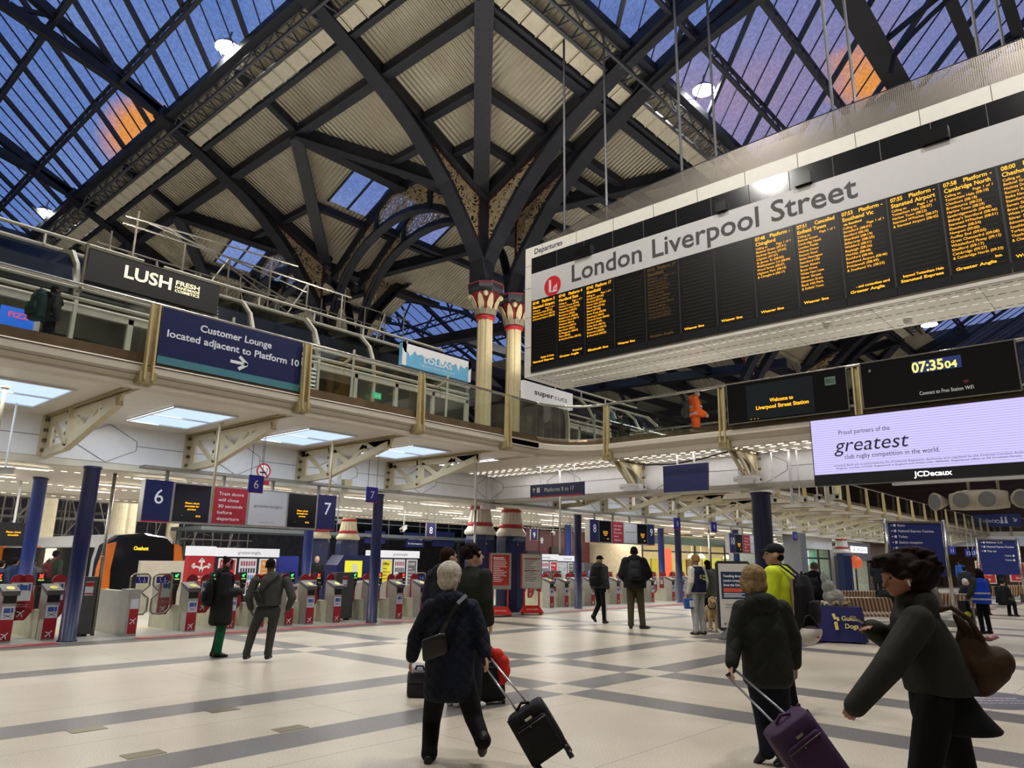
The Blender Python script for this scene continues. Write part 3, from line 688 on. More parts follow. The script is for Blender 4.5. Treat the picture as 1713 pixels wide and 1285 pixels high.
def arch_rib(P, side, label, group, smax=8.2, rise=True):
    """P(s, z) places the rib's own plane in the hall; side = unit vector across the rib"""
    r = thing('arched_rib', label, 'roof rib', P(0, 11.4), 0, group); sd = Vector(side); arc_ = [a for a in ARC if a[0] <= smax]
    if not rise: arc_ = arc_
    b = MB()
    for (s0, z0), (s1, z1) in zip(arc_, arc_[1:]):
        n_ = Vector((s1-s0, z1-z0)).normalized(); nx, nz_ = -n_.y*.0, n_.x
        b.bar(P(s0, z0), P(s1, z1), .62, .09, tuple(P(-n_.y, n_.x)-P(0, 0)))
        k = .42
        b.prism([P(s0, z0)-sd*.06, P(s1, z1)-sd*.06, P(s1-n_.y*k, z1+n_.x*k)-sd*.06, P(s0-n_.y*k, z0+n_.x*k)-sd*.06], sd*.12)
    b.build('arch_flange', IRON, r)
    t = MB(); t.bar(P(0, Z0-.25), P(smax, Z0-.25+SL*smax), .42, .5, tuple(P(-SL, 1)-P(0, 0))); t.bar(P(0, Z0-.52), P(smax, Z0-.52+SL*smax), .62, .07, tuple(P(-SL, 1)-P(0, 0))); t.build('top_chord', IRON, r)
    e = MB(); up = [(s, Z0-.55+SL*s) for s in (.25, 3.4)]; lo = [(s, z+.25) for s, z in arc_ if .25 <= s <= 3.5]
    pts = [P(s, z) for s, z in ([(.25, 12.3)]+lo[1:]+up[::-1])]
    fw = MB(); fw.prism([p-sd*.015 for p in pts], sd*.03); fw.build('fretwork', FRET, r)
    for p, q in zip(pts, pts[1:]+pts[:1]): e.bar(p, q, .10, .06, side)
    e.build('fretwork_edge', DRED, r)
    return r
for i, a in enumerate(PX0[:4]):
    P = lambda s, z, a=a: Vector((17.6-s, a, z))
    w_ = ('rising to the left from the main column', 'springing left from the second column group', 'third along the left nave', 'the fourth along the left nave')[i]
    r = arch_rib(P, (0, 1, 0), 'dark arched iron rib with pierced spandrel '+w_, 'arched ribs of the left nave')
    # trussed rafter above it, carrying the glass
    t = MB(); top = [(s, Z0+SL*s-.22) for s in (7.6, 9.7, 12.1, 14.4, 16.8)]; bot = [(7.6, 18.45), (10.1, 19.2), (13.5, 20.0), (16.8, 20.4)]
    for u_ in (top, bot):
        for p, q in zip(u_, u_[1:]): t.bar(P(*p), P(*q), .36, .3, (0, 1, 0))
    for p, q in (((8.8, 18.8), (9.7, top[1][1])), ((10.1, 19.2), (12.1, top[2][1])), ((10.1, 19.2), (9.7, top[1][1])), ((13.5, 20.), (12.1, top[2][1])), ((13.5, 20.), (14.4, top[3][1])), ((15, 20.2), (16.8, top[4][1]))): t.bar(P(*p), P(*q), .14, .14, (0, 1, 0))
    t.build('rafter_truss', IRON, r)
for i, x in enumerate((17.8, 19.35, 29.4, 31)):
    P = lambda s, z, x=x: Vector((x, 17.6-s, z))
    r = arch_rib(P, (1, 0, 0), 'dark arched iron rib with pierced spandrel '+('rising to the right from the main column', 'rising right from the rear column', 'further right, behind the departures board', 'furthest right behind the departures board')[i], 'arched ribs of the right nave')
    t = MB(); top = [(s, Z0+SL*s-.22) for s in (6.4, 8.3, 10.2, 12.15)]; bot = [(6.4, 17.6), (8.3, 18.35), (10.2, 18.9), (12.15, 19.2)]
    for u_ in (top, bot):
        for p, q in zip(u_, u_[1:]): t.bar(P(*p), P(*q), .36, .3, (1, 0, 0))
    for p, q in zip(bot, top[1:]): t.bar(P(*p), P(*q), .14, .14, (1, 0, 0))
    t.build('rafter_truss', IRON, r)
for i, x in enumerate((39.4, 41, 49.4, 51, 59.4, 61)):
    P = lambda s, z, x=x: Vector((x, 17.6-s, z))
    arch_rib(P, (1, 0, 0), 'distant dark arched rib seen below the departures board', 'distant ribs below the board')
for k in range(5):
    xa = 19.5+10*k; nd = Vector((xa+5, 12.75, zr_(12.75)-.35))
    for x in (xa, xa+10): beam('valley_beam', (x, 17.6, Z0-.2), nd, .3, .5, 'dark star beam of the right nave soffit below the departures board', 'star beams of the right nave')
    beam('valley_beam', (xa, 15.2, zr_(15.2)-.4), (xa+10, 15.2, zr_(15.2)-.4), .2, .35, 'dark cross beam of the right nave soffit below the board', 'cross beams of the right nave')
for k in range(6):
    y = 19+4*k; beam('valley_beam', (30, y, Z0-.2), (88, y, Z0-.1), .3, .55, 'dark beam of the distant roof seen over the bridge', 'distant beams over the bridge')
for k in range(7):
    x = 31+8*k; beam('valley_beam', (x, 17.8, Z0-.35), (x+(4 if k % 2 else -4), 44, Z0-.3), .34, .6, 'dark diagonal beam of the distant roof seen over the bridge', 'distant diagonals over the bridge')
gz = thing('gable_arch', 'floodlit pierced iron gable far below the departures board', 'roof arch', (55, 22.9, 13.6)); f = MB()
pp = [(24.9, 13.9), (24.7, 15.9), (23.6, 17.0), (22.3, 17.0), (21.2, 15.6), (21., 13.9)]
for a_, b_ in zip(pp, pp[1:]): f.bar((55, *a_), (55, *b_), .3, .3)
ar = [(22.95+1.8*math.cos(t), 13.9+1.5*math.sin(t)) for t in [math.pi*k/10 for k in range(11)]]
for a_, b_ in zip(ar, ar[1:]): f.bar((55, *a_), (55, *b_), .3, .15)
f.build('arch_flange', IRON, gz); w = MB(); w.prism([(54.98, *q) for q in pp[1:-1]]+[(54.98, y, z) for y, z in ar], (.04, 0, 0)); w.build('fretwork', FRET, gz)
for i, a in enumerate(PX0[1:4]):
    P = lambda s, z, a=a: Vector((19.5+s, a, z))
    arch_rib(P, (0, 1, 0), 'dark arched rib of the next nave, %s behind the column pair' % ('first', 'second', 'third')[i], 'arched ribs of the next nave')
    nd = Vector((24.5, a-5, zn-.3))
    for y in (a-10, a): beam('valley_beam', (19.6, y, Z0-.2), nd, .26, .5, 'dark star beam under the cross gable beyond the columns, %s bay' % ('first', 'second', 'third')[i], 'star beams beyond the columns')
    for q in (-2.2, 2.2): beam('valley_beam', (17.8, a-5+q, zn-.3-abs(q)*.46), (27, a-5+q, zn-.3-abs(q)*.46), .16, .3, 'dark purlin under the cross gable beyond the columns, %s bay' % ('first', 'second', 'third')[i], 'gable purlins beyond the columns')
# long valley rib that runs up from the main column over the viewer's head
v = thing('valley_rib', 'straight dark valley rib climbing overhead from the main column', 'roof rib', (17.6, 17.6, 11.4))
b = MB(); p0, p1 = Vector((17.62, 17.58, Z0-.45)), Vector((8.5, 8.62, zl(8.5)-.45)); b.bar(p0, p1, .56, .1); b.bar(p0+Z_*.3, p1+Z_*.3, .2, .6); b.bar((17.62, 17.58, 11.4), (17.62, 17.58, Z0), .5, .5); b.build('valley_beam', IRON, v)
rv = MB()
for i in range(46):
    k = p0.lerp(p1, (i+.5)/46)-Z_*.05
    for s in (-.17, .17): rv.ell(k+Vector((.707, -.707, 0))*s, (.025, .025, .02), 6, 4)
rv.build('rivets', IRON, v)
# gable ribs: from each column up to the node of the cross gable, and the mid-bay rib
for i, a in enumerate(PX0[:3]):
    nd = Vector((12.6, a+5, zn-.3)); w_ = ('nearest bay', 'second bay', 'third bay')[i]
    for (y, s) in ((a, 'front'), (a+10, 'back')):
        beam('valley_beam', (17.5, y, Z0-.2), nd, .26, .5, 'dark %s beam of the star meeting below the left roof, %s' % (s, w_), 'star beams of the left roof')
        mid = Vector((17.5, y, Z0-.2)).lerp(nd, .5)
        beam('valley_beam', mid, (22, mid.y, mid.z), .14, .3, 'small cross beam on the gable soffit, %s, %s side' % (w_, s), 'gable cross beams')
        beam('valley_beam', mid, (mid.x, y, mid.z), .14, .3, 'short beam between rib and star, %s, %s side' % (w_, s), 'short star beams')
    beam('valley_beam', nd, (27, a+5, zn-.3), .26, .5, 'dark ridge beam of the cross gable, '+w_, 'cross gable ridge beams')
    beam('valley_beam', (GX, a+5, zl(GX)-.2), nd+Z_*.1, .14, .3, 'thin mid-bay beam running up the corrugated soffit, '+w_, 'mid-bay beams')
# longitudinal arches between the columns, crowned with fretwork
for xi, x in enumerate((17.8, 19.35)):
    for i, a in enumerate(PX0[:2]):
        c_ = a+5; r = thing('gable_arch', 'dark iron arch with pierced gable between the columns, %s of the pair, %s bay' % (('front', 'rear')[xi], ('near', 'far')[i]), 'roof arch', (x, c_, 12), 0, 'arches between the columns')
        P = lambda y, z, x=x: Vector((x, y, z))
        lo = [(c_+5*math.cos(t)*.94, 11.6+4.15*math.sin(t)) for t in [math.pi*k/18 for k in range(19)]]
        top = [(c_-4.8, 14.2), (c_-1.8, 16.55), (c_-.9, 17.15), (c_+.9, 17.15), (c_+1.8, 16.55), (c_+4.8, 14.2)]
        f = MB()
        for p, q in zip(lo, lo[1:]): f.bar(P(*p), P(*q), .42, .07, (0, 0, 1) if 1 else None); f.bar(P(p[0], p[1]+.14), P(q[0], q[1]+.14), .1, .3)
        for p, q in zip(top, top[1:]): f.bar(P(*p), P(*q), .3, .3)
        for y in (-1.75, 1.75): f.bar(P(c_+y, 15.5), P(c_+y, 16.6), .2, .22)
        f.build('arch_flange', IRON, r)
        arcz = lambda y: 11.6+4.15*math.sqrt(max(0, 1-((y-c_)/4.7)**2))+.25
        topz = lambda y: 17.1 if abs(y-c_) < .9 else 17.15-(abs(y-c_)-.9)*.757
        for (y0, y1) in ((-4.4, -1.9), (-1.65, 1.65), (1.9, 4.4)):
            ys = [c_+y0+(y1-y0)*k/10 for k in range(11)]; w = MB()
            w.prism([P(y, arcz(y))-X_*.015 for y in ys]+[P(y, topz(y)-.15)-X_*.015 for y in ys[::-1]], (.03, 0, 0)); w.build('fretwork', FRET, r)
# same arch across the pair of columns in the next nave direction
for x0 in (19.35,):
    c_ = x0+5; r = thing('gable_arch', 'dark iron arch with pierced gable right of the rear column, behind the departures board', 'roof arch', (c_, 17.4, 12), 0, 'arches between the columns')
    P = lambda y, z: Vector((y, 17.4, z)); f = MB()
    lo = [(c_+4.7*math.cos(t), 11.6+4.15*math.sin(t)) for t in [math.pi*k/18 for k in range(19)]]
    for p, q in zip(lo, lo[1:]): f.bar(P(*p), P(*q), .42, .07); f.bar(P(p[0], p[1]+.14), P(q[0], q[1]+.14), .1, .3)
    f.bar(P(c_-5, 15.2), P(c_+5, 15.2), .3, .3); f.build('arch_flange', IRON, r)
    ys = [c_-4.4+.6*k for k in range(5)]; w = MB(); az = lambda y: 11.85+4.15*math.sqrt(max(0, 1-((y-c_)/4.7)**2))
    w.prism([P(y, az(y)) for y in ys]+[P(y, 15.) for y in ys[::-1]], (0, .03, 0)); w.build('fretwork', FRET, r)
# next nave, seen through the arches: soffit, glass, rafters
m = MB(); z2 = Z0+SL*7.5; [m.poly([(27, a, Z0), (27, a+5, zn), (27, a+10, Z0), (27, a+10, z2+.05), (27, a, z2+.05)]) for a in PX0[:-1]]
m.quad((52, 17.8, Z0), (44.5, 17.8, z2), (44.5, 62, z2), (52, 62, Z0)); m.quad((52, 17.8, Z0), (52, 66, Z0), (88, 66, Z0+1), (88, 17.8, Z0+1)); m.quad((26.9, 17.4, Z0), (52, 17.4, Z0), (44.5, 17.4, z2), (26.9, 17.4, z2-.1)); struct(m.build('ceiling_next', CY_, origin=False), 'soffits of the next nave', 'ceiling')
glazing('window_5', [(44.5, 20, z2), (44.5, 62, z2), (35.7, 62, z2+4), (35.7, 20, z2+4)], X_, 1.1, 'glazed slope of the next nave seen through the arches')
glazing('window_6', [(26.9, 20, z2), (26.9, 62, z2), (35.7, 62, z2+4), (35.7, 20, z2+4)], X_, 1.1, 'near glazed slope of the next nave')
for i, y in enumerate((22, 27.4, 32.5, 37.4, 43, 50)):
    t = MB(); a, b_ = (27, z2-.2), (44.4, z2-.2); ap = (35.7, z2+3.8)
    t.bar((a[0], y, a[1]), (ap[0], y, ap[1]), .25, .3); t.bar((b_[0], y, b_[1]), (ap[0], y, ap[1]), .25, .3);  t.bar((51.8, y, Z0-.2), (b_[0], y, b_[1]), .25, .4)
    lo = [(27, 17.9), (31, 19.2), (35.7, 19.7), (40.4, 19.2), (44.4, 17.9), (48.4, 16), (51.8, 13.2)]
    for p, q in zip(lo, lo[1:]): t.bar((p[0], y, p[1]), (q[0], y, q[1]), .2, .2)
    for k in range(9): xx = 27+k*2.18; zt = z2-.2+4*(1-abs(xx-35.7)/8.7); zb = 17.9+1.8*(1-abs(xx-35.7)/8.7); t.bar((xx, y, zt), (xx+(1.09 if xx < 35.7 else -1.09), y, zb), .1, .1)
    tag(t.build('roof_truss', IRON), 'dark trussed rafter of the next nave seen through the arches', 'roof truss', 'trussed rafters of the next nave')
for i, x in enumerate((38.5, 41.5)):
    lattice('lattice_purlin', (x, 20, z2+4*(44.5-x)/8.8-.2), (x, 60, z2+4*(44.5-x)/8.8-.2), .5, 'lattice purlin under the next nave glass, '+('upper', 'lower')[i], 'lattice purlins of the next nave')
# suspended rods that carry the departures board are with the board; floodlights on the walkways
def floodlight(loc, label, power):
    x, y, z = loc; r = thing('floodlight', label, 'floodlight', loc, 0, 'floodlights on the roof walkways')
    b = MB(); b.lathe([(.05, z+.35), (.2, z+.3), (.40, z+.12), (.42, z+.05)], (x, y), 18); b.bar((x, y, z+.3), (x+.1, y, z+.75), .06, .06); b.build('housing', M('housing_grey', '8a8a86', .4, .5), r)
    e = MB(); e.lathe([(.40, z+.05), (.40, z+.03)], (x, y), 20); e.build('bulb', M('floodlight_glow', 'fff6e4', emit=60.), r)
    lamp('floodlight_beam', 'SPOT', (x, y, z-.02), power, (1, .96, .89), .3, rot=(0, 0, 0), spot=165)
FP = 2500
for (px, py, X, d) in ((380, 82, GX-.5, 'bright floodlight on the left walkway, upper left of the picture'), (75, 356, GX-.5, 'bright floodlight further along the left walkway, at the left edge')):
    p = atx(px, py, X); floodlight(tuple(p), d, FP)
p = aty(1177, 153, GY-.5); floodlight(tuple(p), 'bright floodlight on the right walkway above the departures board', FP)
floodlight((36, 27, 16.8), 'floodlight in the next nave, left of the main column', 1800)
floodlight(tuple(atx(1555, 545, 44)), 'distant floodlight below the right end of the departures board', 2000); floodlight((52.6, 22.9, 16.6), 'distant floodlight in front of the pierced gable below the board', 700)
for (x, y, z) in ((9.5, 9, 18.3), (2, 10.9, 18), (9.5, 1, 18), (2, 0, 18.6), (18, 0, 18), (30, 1, 18), (42, 8, 17), (30, -8, 17), (56, 0, 17)):
    lamp('concourse_floodlight', 'SPOT', (x, y, z), FP, (1, .96, .89), .4, spot=165)
# end walls of the hall
BRICK = bpy.data.materials.new('brick_wall'); BRICK.use_nodes = True; t = BRICK.node_tree; b = t.nodes['Principled BSDF']
k = N(t, 'ShaderNodeTexBrick'); k.inputs['Scale'].default_value = 3.; k.inputs['Color1'].default_value = lin('6a4c3a'); k.inputs['Color2'].default_value = lin('7d5a44'); k.inputs['Mortar'].default_value = lin('8a7f70'); k.inputs['Mortar Size'].default_value = .012
tc = N(t, 'ShaderNodeTexCoord'); mp = N(t, 'ShaderNodeMapping'); mp.inputs['Rotation'].default_value = (math.pi/2, 0, math.pi/2); L(t, tc.outputs['Object'], mp.inputs[0]); L(t, mp.outputs[0], k.inputs['Vector']); L(t, k.outputs['Color'], b.inputs['Base Color'])
w = MB(); w.box((-12, 66, -1.2), (90, 66.4, 27)); struct(w.build('wall_back', M('dim_brick', '6a6055', .8, var=.3, scale=2), origin=False), 'dark wall at the end of the platforms', 'wall')
w = MB(); w.box((88, -30, 0), (88.4, 66, 27)); struct(w.build('wall_right', BRICK), 'brick wall closing the far end of the concourse', 'wall')
# the hall behind the viewer is closed too
m = MB(); m.quad((-14, -30, 19), (90, -30, 19), (90, -12.5, zr_(-5)), (-14, -12.5, zr_(-5))); m.quad((-14, -12.5, 22), (.8, -12.5, 25.5), (.8, 66, 22.9), (-14, 66, 16)); m.quad((.8, -12.5, 25.6), (.8, 1.6, 22.9), (1.2, 1.6, 22.9), (1.2, -12.5, 25.6))
struct(m.build('ceiling_rear', CX_, origin=False), 'soffits over the part of the hall behind the viewer', 'ceiling')
w = MB(); w.box((-14.4, -30, 0), (-14, 66, 23)); w.box((-14.4, -30.4, 0), (90, -30, 27)); struct(w.build('wall_rear', BRICK, origin=False), 'brick walls behind the viewer', 'wall')
# ================================================================ departures board
XB = 15.2; yR = -2.3
zt, zs1, zs2, zs3, zd, zb0, zb1 = 10.68, 10.32, 9.82, 8.98, 7.03, 6.84, 6.73
db = thing('departures_board', 'huge white framed departures board with amber train listings hung over the bridge', 'departures board', (XB+.7, 6, zb1))
m = MB(); m.box((XB+.03, yR, zb1), (XB+1.8, 13.24, zt)); m.build('casing', M('board_white', 'dcd8cc', .4, var=.03), db)
m = MB(); m.box((XB, yR, zs1), (XB+.05, 13.24, zt)); m.box((XB, 13.0, zb1), (XB+.05, 13.24, zs1)); m.box((XB, yR, zb1), (XB+.05, 13.0, zb1+.07)); m.build('white_frame', M('frame_white', 'd2cec4', .38, var=.03), db)
m = MB()
y = 12.6
while y > yR: m.box((XB-.003, y-.006, zs1), (XB+.01, y+.006, zt)); y -= .955*1.3
for z in (7.6, 8.5, 9.4, 10.1): m.box((XB-.003, 13.0, z-.005), (XB+.01, 13.24, z+.005))
m.build('frame_joint', M('joint_dark', '4a4844', .7), db)
m = MB(); m.box((XB-.005, yR, zs2), (XB+.04, 13.0, zs1)); b_ = m.build('black_strip', M('black_acrylic', '15161a', .14), db)
m = MB(); y = 12.05
while y > yR: m.box((XB-.009, y-.008, zs2), (XB, y+.008, zs1)); y -= .955
m.build('strip_joint', M('joint_dark'), b_)
for (y, w) in ((11.1, .55), (7.0, .26), (5.05, .36), (2.45, .5)): # monitor boxes let into the black strip
    m = MB(); m.box((XB-.10, y-w/2, zs2+.02), (XB, y+w/2, zs2+.24+.12*w)); m.build('camera_housing', BLACKGL, b_)
m = MB(); m.box((XB-.015, yR, zs3), (XB+.03, 13.0, zs2)); nb = m.build('name_band', M('name_band_grey', 'bdbcbb', .4, var=.02), db)
t = Text((XB-.02, 13.0, 0), (0, -1, 0), Z_)
t.put('London Liverpool Street', 1.44, 9.20, .52, bold=.012, width=7.58); t.build(M('name_charcoal', '3e3d3b', .6), nb, label='charcoal station name')
t = Text((XB-.02, 12.2, 9.26), (0, -1, 0), Z_); t.disc(0, 0, .3); lg = t.build(M('logo_red', 'c3252e', .4), nb, 'logo', 'round red logo with a white letter')
t = Text((XB-.026, 12.2, 9.26), (0, -1, 0), Z_)
for x in (-.13, -.10, -.055): t.rect(x, -.19, x+(.012, .03, .012)[(-.13, -.10, -.055).index(x)], .2)
t.rect(-.13, -.19, .17, -.165); t.rect(-.13, .19, -.04, .2); t.ring(.07, -.09, .03, .05, 14); t.ring(.12, -.03, .018, .035, 12)
t.poly([(-.0, -.165), (.17, -.165), (.17, .04), (.155, .04), (.155, -.15), (.0, -.15)]); t.build(BWHITE, lg)
t = Text((XB-.006, 12.9, zs1), (0, -1, 0), Z_); t.put('Departures', 0, .11, .17, bold=.012, width=1.05); t.build(M('navy_lettering', '1a1c3c', .6), db)
SCRN = M('led_screen', '0c0b0a', .3); DIMAM = M('dim_amber_leds', '6a4a12', emit=.55)
trains = [
 ('07:40', 'Platform 5', 'Stansted Airport', ['Tottenham Hale (07:52)', "Bishop's Stortford (08:15)", '& Stansted Airport (08:29)'], ['Oyster & Conta', 'Stansted Express']),
 ('07:42', 'Platform 4', 'Hertford East', ['Hackney Downs (07:49)', 'Tottenham Hale (07:55)', 'Ponders End (08:03)', 'Brimsdown (08:05)', 'Enfield Lock (08:08)', 'Waltham Cross (08:11)', 'Cheshunt (08:14)', 'Broxbourne (08:19)', 'Rye House (08:22)', 'St Margarets (08:25)', 'Ware (08:29)', '& Hertford East (08:35)'], ['Formed of', 'Greater Anglia']),
 ('07:42', 'Platform 17', 'Shenfield', ['Stratford (07:49)', 'Maryland (07:51)', 'Forest Gate (07:53)', 'Manor Park (07:56)', 'Ilford (07:58)', 'Seven Kings (08:00)', 'Goodmayes (08:02)', 'Chadwell Heath (08:05)', 'Romford (08:09)', 'Gidea Park (08:12)', 'Harold Wood (08:15)', 'Brentwood (08:20)', '& Shenfield (08:25)'], ['', 'Elizabeth line']),
 ('', '', '', [], ['', 'Weaver line']),
 ('07:42', 'Platform 17', 'Shenfield', ['Stratford (07:49)', 'Maryland (07:51)', 'Forest Gate (07:53)', 'Manor Park (07:56)', 'Ilford (07:58)', 'Seven Kings (08:00)', 'Goodmayes (08:02)', 'Chadwell Heath (08:05)', 'Romford (08:09)', 'Gidea Park (08:12)', 'Harold Wood (08:15)', '& Shenfield (08:25)'], ['', 'Greater Anglia']),
 ('', '', '', [], ['', 'Weaver line']), ('', '', '', [], ['', 'Weaver line']),
 ('07:48', 'Platform -', 'Chingford', ['Bethnal Green (07:51)', 'Hackney Downs (07:55)', 'Clapton (07:57)', 'St James St (08:02)', 'Walthamstow Ctl (08:04)', 'Wood Street (08:07)', 'Highams Park (08:10)', '& Chingford (08:17)'], ['', 'Weaver line']),
 ('07:51', 'Cancelled', 'Enfield Town', ['Bethnal Green', 'Cambridge Heath', 'London Fields', 'Hackney Downs', 'Rectory Road', 'Stoke Newington', 'Stamford Hill', 'Seven Sisters', 'Bruce Grove', 'White Hart Lane', 'Silver Street', 'Edmonton Green', 'Bush Hill Park', '& Enfield Town'], ['', 'Weaver line']),
 ('07:53', 'Platform -', 'Southend Vic', ['Stratford (08:01)', 'Romford (08:10)', 'Shenfield (08:19)', 'Billericay (08:25)', 'Wickford (08:31)', 'Rayleigh (08:36)', 'Hockley (08:40)', 'Rochford (08:44)', 'Southend Airport (08:46)', 'Prittlewell (08:49)', '& Southend Vic (08:53)'], ['- and contactless card', 'Greater Anglia']),
 ('07:55', 'Platform -', 'Stansted Airport', ['Tottenham Hale (08:07)', 'Harlow Town (08:23)', "Stansted M'Fitchet (08:37)", '& Stansted Airport (08:45)'], ['beyond Tottenham Hale', 'Stansted Express']),
 ('07:58', 'Platform -', 'Cambridge North', ['Tottenham Hale (08:10)', 'Cheshunt (08:18)', 'Broxbourne (08:23)', 'Harlow Town (08:29)', 'Sawbridgeworth (08:40)', "Bishop's Stortford (08:46)", "Stansted M'Fitchet (08:51)", 'Elsenham (08:54)', 'Newport (09:00)', 'Audley End (09:03)', 'Great Chesterfrd (09:08)', 'Whittlesford Pkway (09:12)', 'Shelford (09:17)', 'Cambridge (09:27)', '& Cambridge North (09:33)'], ['bus.', 'Greater Anglia']),
 ('08:00', 'Platform -', 'Cheshunt', ['Bethnal Green', 'Hackney Downs', 'Rectory Road', 'Stoke Newington', 'Stamford Hill', 'Seven Sisters', 'Bruce Grove', 'White Hart Lane', 'Silver Street', 'Edmonton Green', 'Southbury', 'Turkey Street', 'Theobalds Grove', '& Cheshunt'], ['', 'Weaver line']),
 ('', '', '', [], []), ('', '', '', [], []), ('', '', '', [], [])]
for i, (tm, pf, dest, calls, foot) in enumerate(trains):
    y1 = 13.0-.955*i; y0 = y1-.955
    m = MB(); m.box((XB-.01, y0+.02, zd), (XB+.02, y1-.02, zs3)); p = m.build('display', SCRN, db)
    m = MB(); m.box((XB-.02, y0, zb0+.01), (XB+.03, y1-.01, zd)); m.build('lower_cover', M('cover_black', '1b1c20', .3), p)
    m = MB(); m.box((XB-.018, y0-.018, zd), (XB-.008, y0+.018, zs3)); m.build('divider', M('divider_black', '16171c', .5), p)
    g = MB()
    for k in range(19): z = zd+.06+k*.095; g.box((XB-.0125, y0+.10, z), (XB-.01, y1-.10, z+.010))
    g.build('louvre_line', M('louvre_black', '23211d', .5), p)
    t = Text((XB-.015, y1, 0), (0, -1, 0), Z_); z = zs3-.135
    if tm:
        t.put(tm, .07, z, .088, bold=.012, width=.23); t.put(pf, .88, z, .088, 'r', bold=.012, width=.047*len(pf)); z -= .125
        t.put(dest, .07, z, .088, bold=.012, width=min(.80, .052*len(dest))); z -= .095
        if dest == 'Southend Vic': t.put('via Romford', .09, z, .05, bold=.022, width=.36); z -= .085
        t.put('Calling at:', .07, z, .052, width=.28); t.put('Page 1 of 1', .88, z, .052, 'r', width=.34); z -= .085
        for c in calls: t.put(c, .07, z, .054, width=min(.81, .033*len(c))); z -= .0865
    if foot:
        t.put(foot[0], .85, zd+.17, .052, 'r', bold=.022) if foot[0] else None
        t.put(foot[1], .09, zd+.07, .058, bold=.022, sx=1.25, width=.047*len(foot[1]))
    if t.mb.v: t.build(DIMAM if i == 4 else AMBER, p, label='dim amber listing' if i == 4 else 'glowing amber listing')
# underside: white tray with rows of slots
m = MB()
for x in (.15, .75, 1.6):
    y = 12.7
    while y > yR: m.box((XB+x, y-.13, zb1-.006), (XB+x+.025, y, zb1-.001)); y -= .2
for y in (12.9,):
    for k in range(6): m.box((XB+.2+.18*k, y, zb1-.006), (XB+.31+.18*k, y+.03, zb1-.001))
m.build('vent_slot', M('slot_grey', '857f74', .7), db)
m = MB()
for x in (.36, 1.1):
    y = 12.4
    while y > yR: m.box((XB+x, y-.12, zb1-.006), (XB+x+.02, y, zb1-.001)); y -= .2
m.build('vent_slot_light', M('slot_bright', 'f2efe6', .5, emit=.8), db)
m = MB()
for i in range(9): y = 11.6-1.9*i; m.box((XB+.06, y-.004, zb1-.003), (XB+1.8, y+.004, zb1))
m.build('tray_joint', M('joint_dark'), db)
for (y, d) in ((5.0, .5), (3.6, 1.25)):
    m = MB(); m.ell((XB+d, y, zb1-.03), (.09, .09, .09), 12, 8); m.build('dome_camera', M('dome_white', 'd8d6d0', .2), db, True)
# wire mesh above
def meshmat():
    m = bpy.data.materials.new('woven_wire_mesh'); m.use_nodes = True; t = m.node_tree; b = t.nodes['Principled BSDF']; out = t.nodes['Material Output']
    g = N(t, 'ShaderNodeNewGeometry'); s = N(t, 'ShaderNodeSeparateXYZ'); L(t, g.outputs['Position'], s.inputs[0]); r = []
    for ax, k in (('Y', 26.), ('Z', 26.)):
        a = N(t, 'ShaderNodeMath', operation='MULTIPLY'); L(t, s.outputs[ax], a.inputs[0]); a.inputs[1].default_value = k
        f = N(t, 'ShaderNodeMath', operation='FRACT'); L(t, a.outputs[0], f.inputs[0]); l = N(t, 'ShaderNodeMath', operation='LESS_THAN'); L(t, f.outputs[0], l.inputs[0]); l.inputs[1].default_value = .45; r.append(l.outputs[0])
    mm = N(t, 'ShaderNodeMath', operation='MAXIMUM'); L(t, r[0], mm.inputs[0]); L(t, r[1], mm.inputs[1])
    b.inputs['Base Color'].default_value = lin('6e675f'); b.inputs['Metallic'].default_value = .5; b.inputs['Roughness'].default_value = .35
    tr = N(t, 'ShaderNodeBsdfTransparent'); ms = N(t, 'ShaderNodeMixShader'); L(t, mm.outputs[0], ms.inputs[0]); L(t, tr.outputs[0], ms.inputs[1]); L(t, b.outputs[0], ms.inputs[2]); L(t, ms.outputs[0], out.inputs[0]); return m
m = MB()
prof = [(12.95, zt+.03), (11.9, zt+.22), (11.0, zt+.42), (9.5, zt+.62), (7.5, zt+.72), (4.8, zt+.78), (1, zt+.78), (yR, zt+.78)]
for (a, za), (b, zb) in zip(prof, prof[1:]): m.quad((XB+.06, a, zt-.02), (XB+.06, b, zt-.02), (XB+.1, b, zb), (XB+.1, a, za)); m.quad((XB+.5, a, zt-.02), (XB+.5, b, zt-.02), (XB+.46, b, zb), (XB+.46, a, za))
m.build('mesh_screen', meshmat(), db)
m = MB(); m.tube([(XB+.1, y, z) for y, z in prof], .012, 5); m.build('mesh_wire', IRON, db)
for i, (y, x) in enumerate(((11.93, 0), (11.07, .9), (8.12, 0), (7.59, .9), (4.35, 0), (4.11, .9), (1.54, 0), (1.2, .9))):
    x = XB+.2+x; ztop = zr_(max(y, 5.6))-.4 if y < 11.4 else zr_(y)-.3
    m = MB(); m.tube([(x, y, zt-.05), (x, y, ztop)], .035, 6); m.build('hanging_rod', M('rod_grey', '4a4a4e', .5), db)
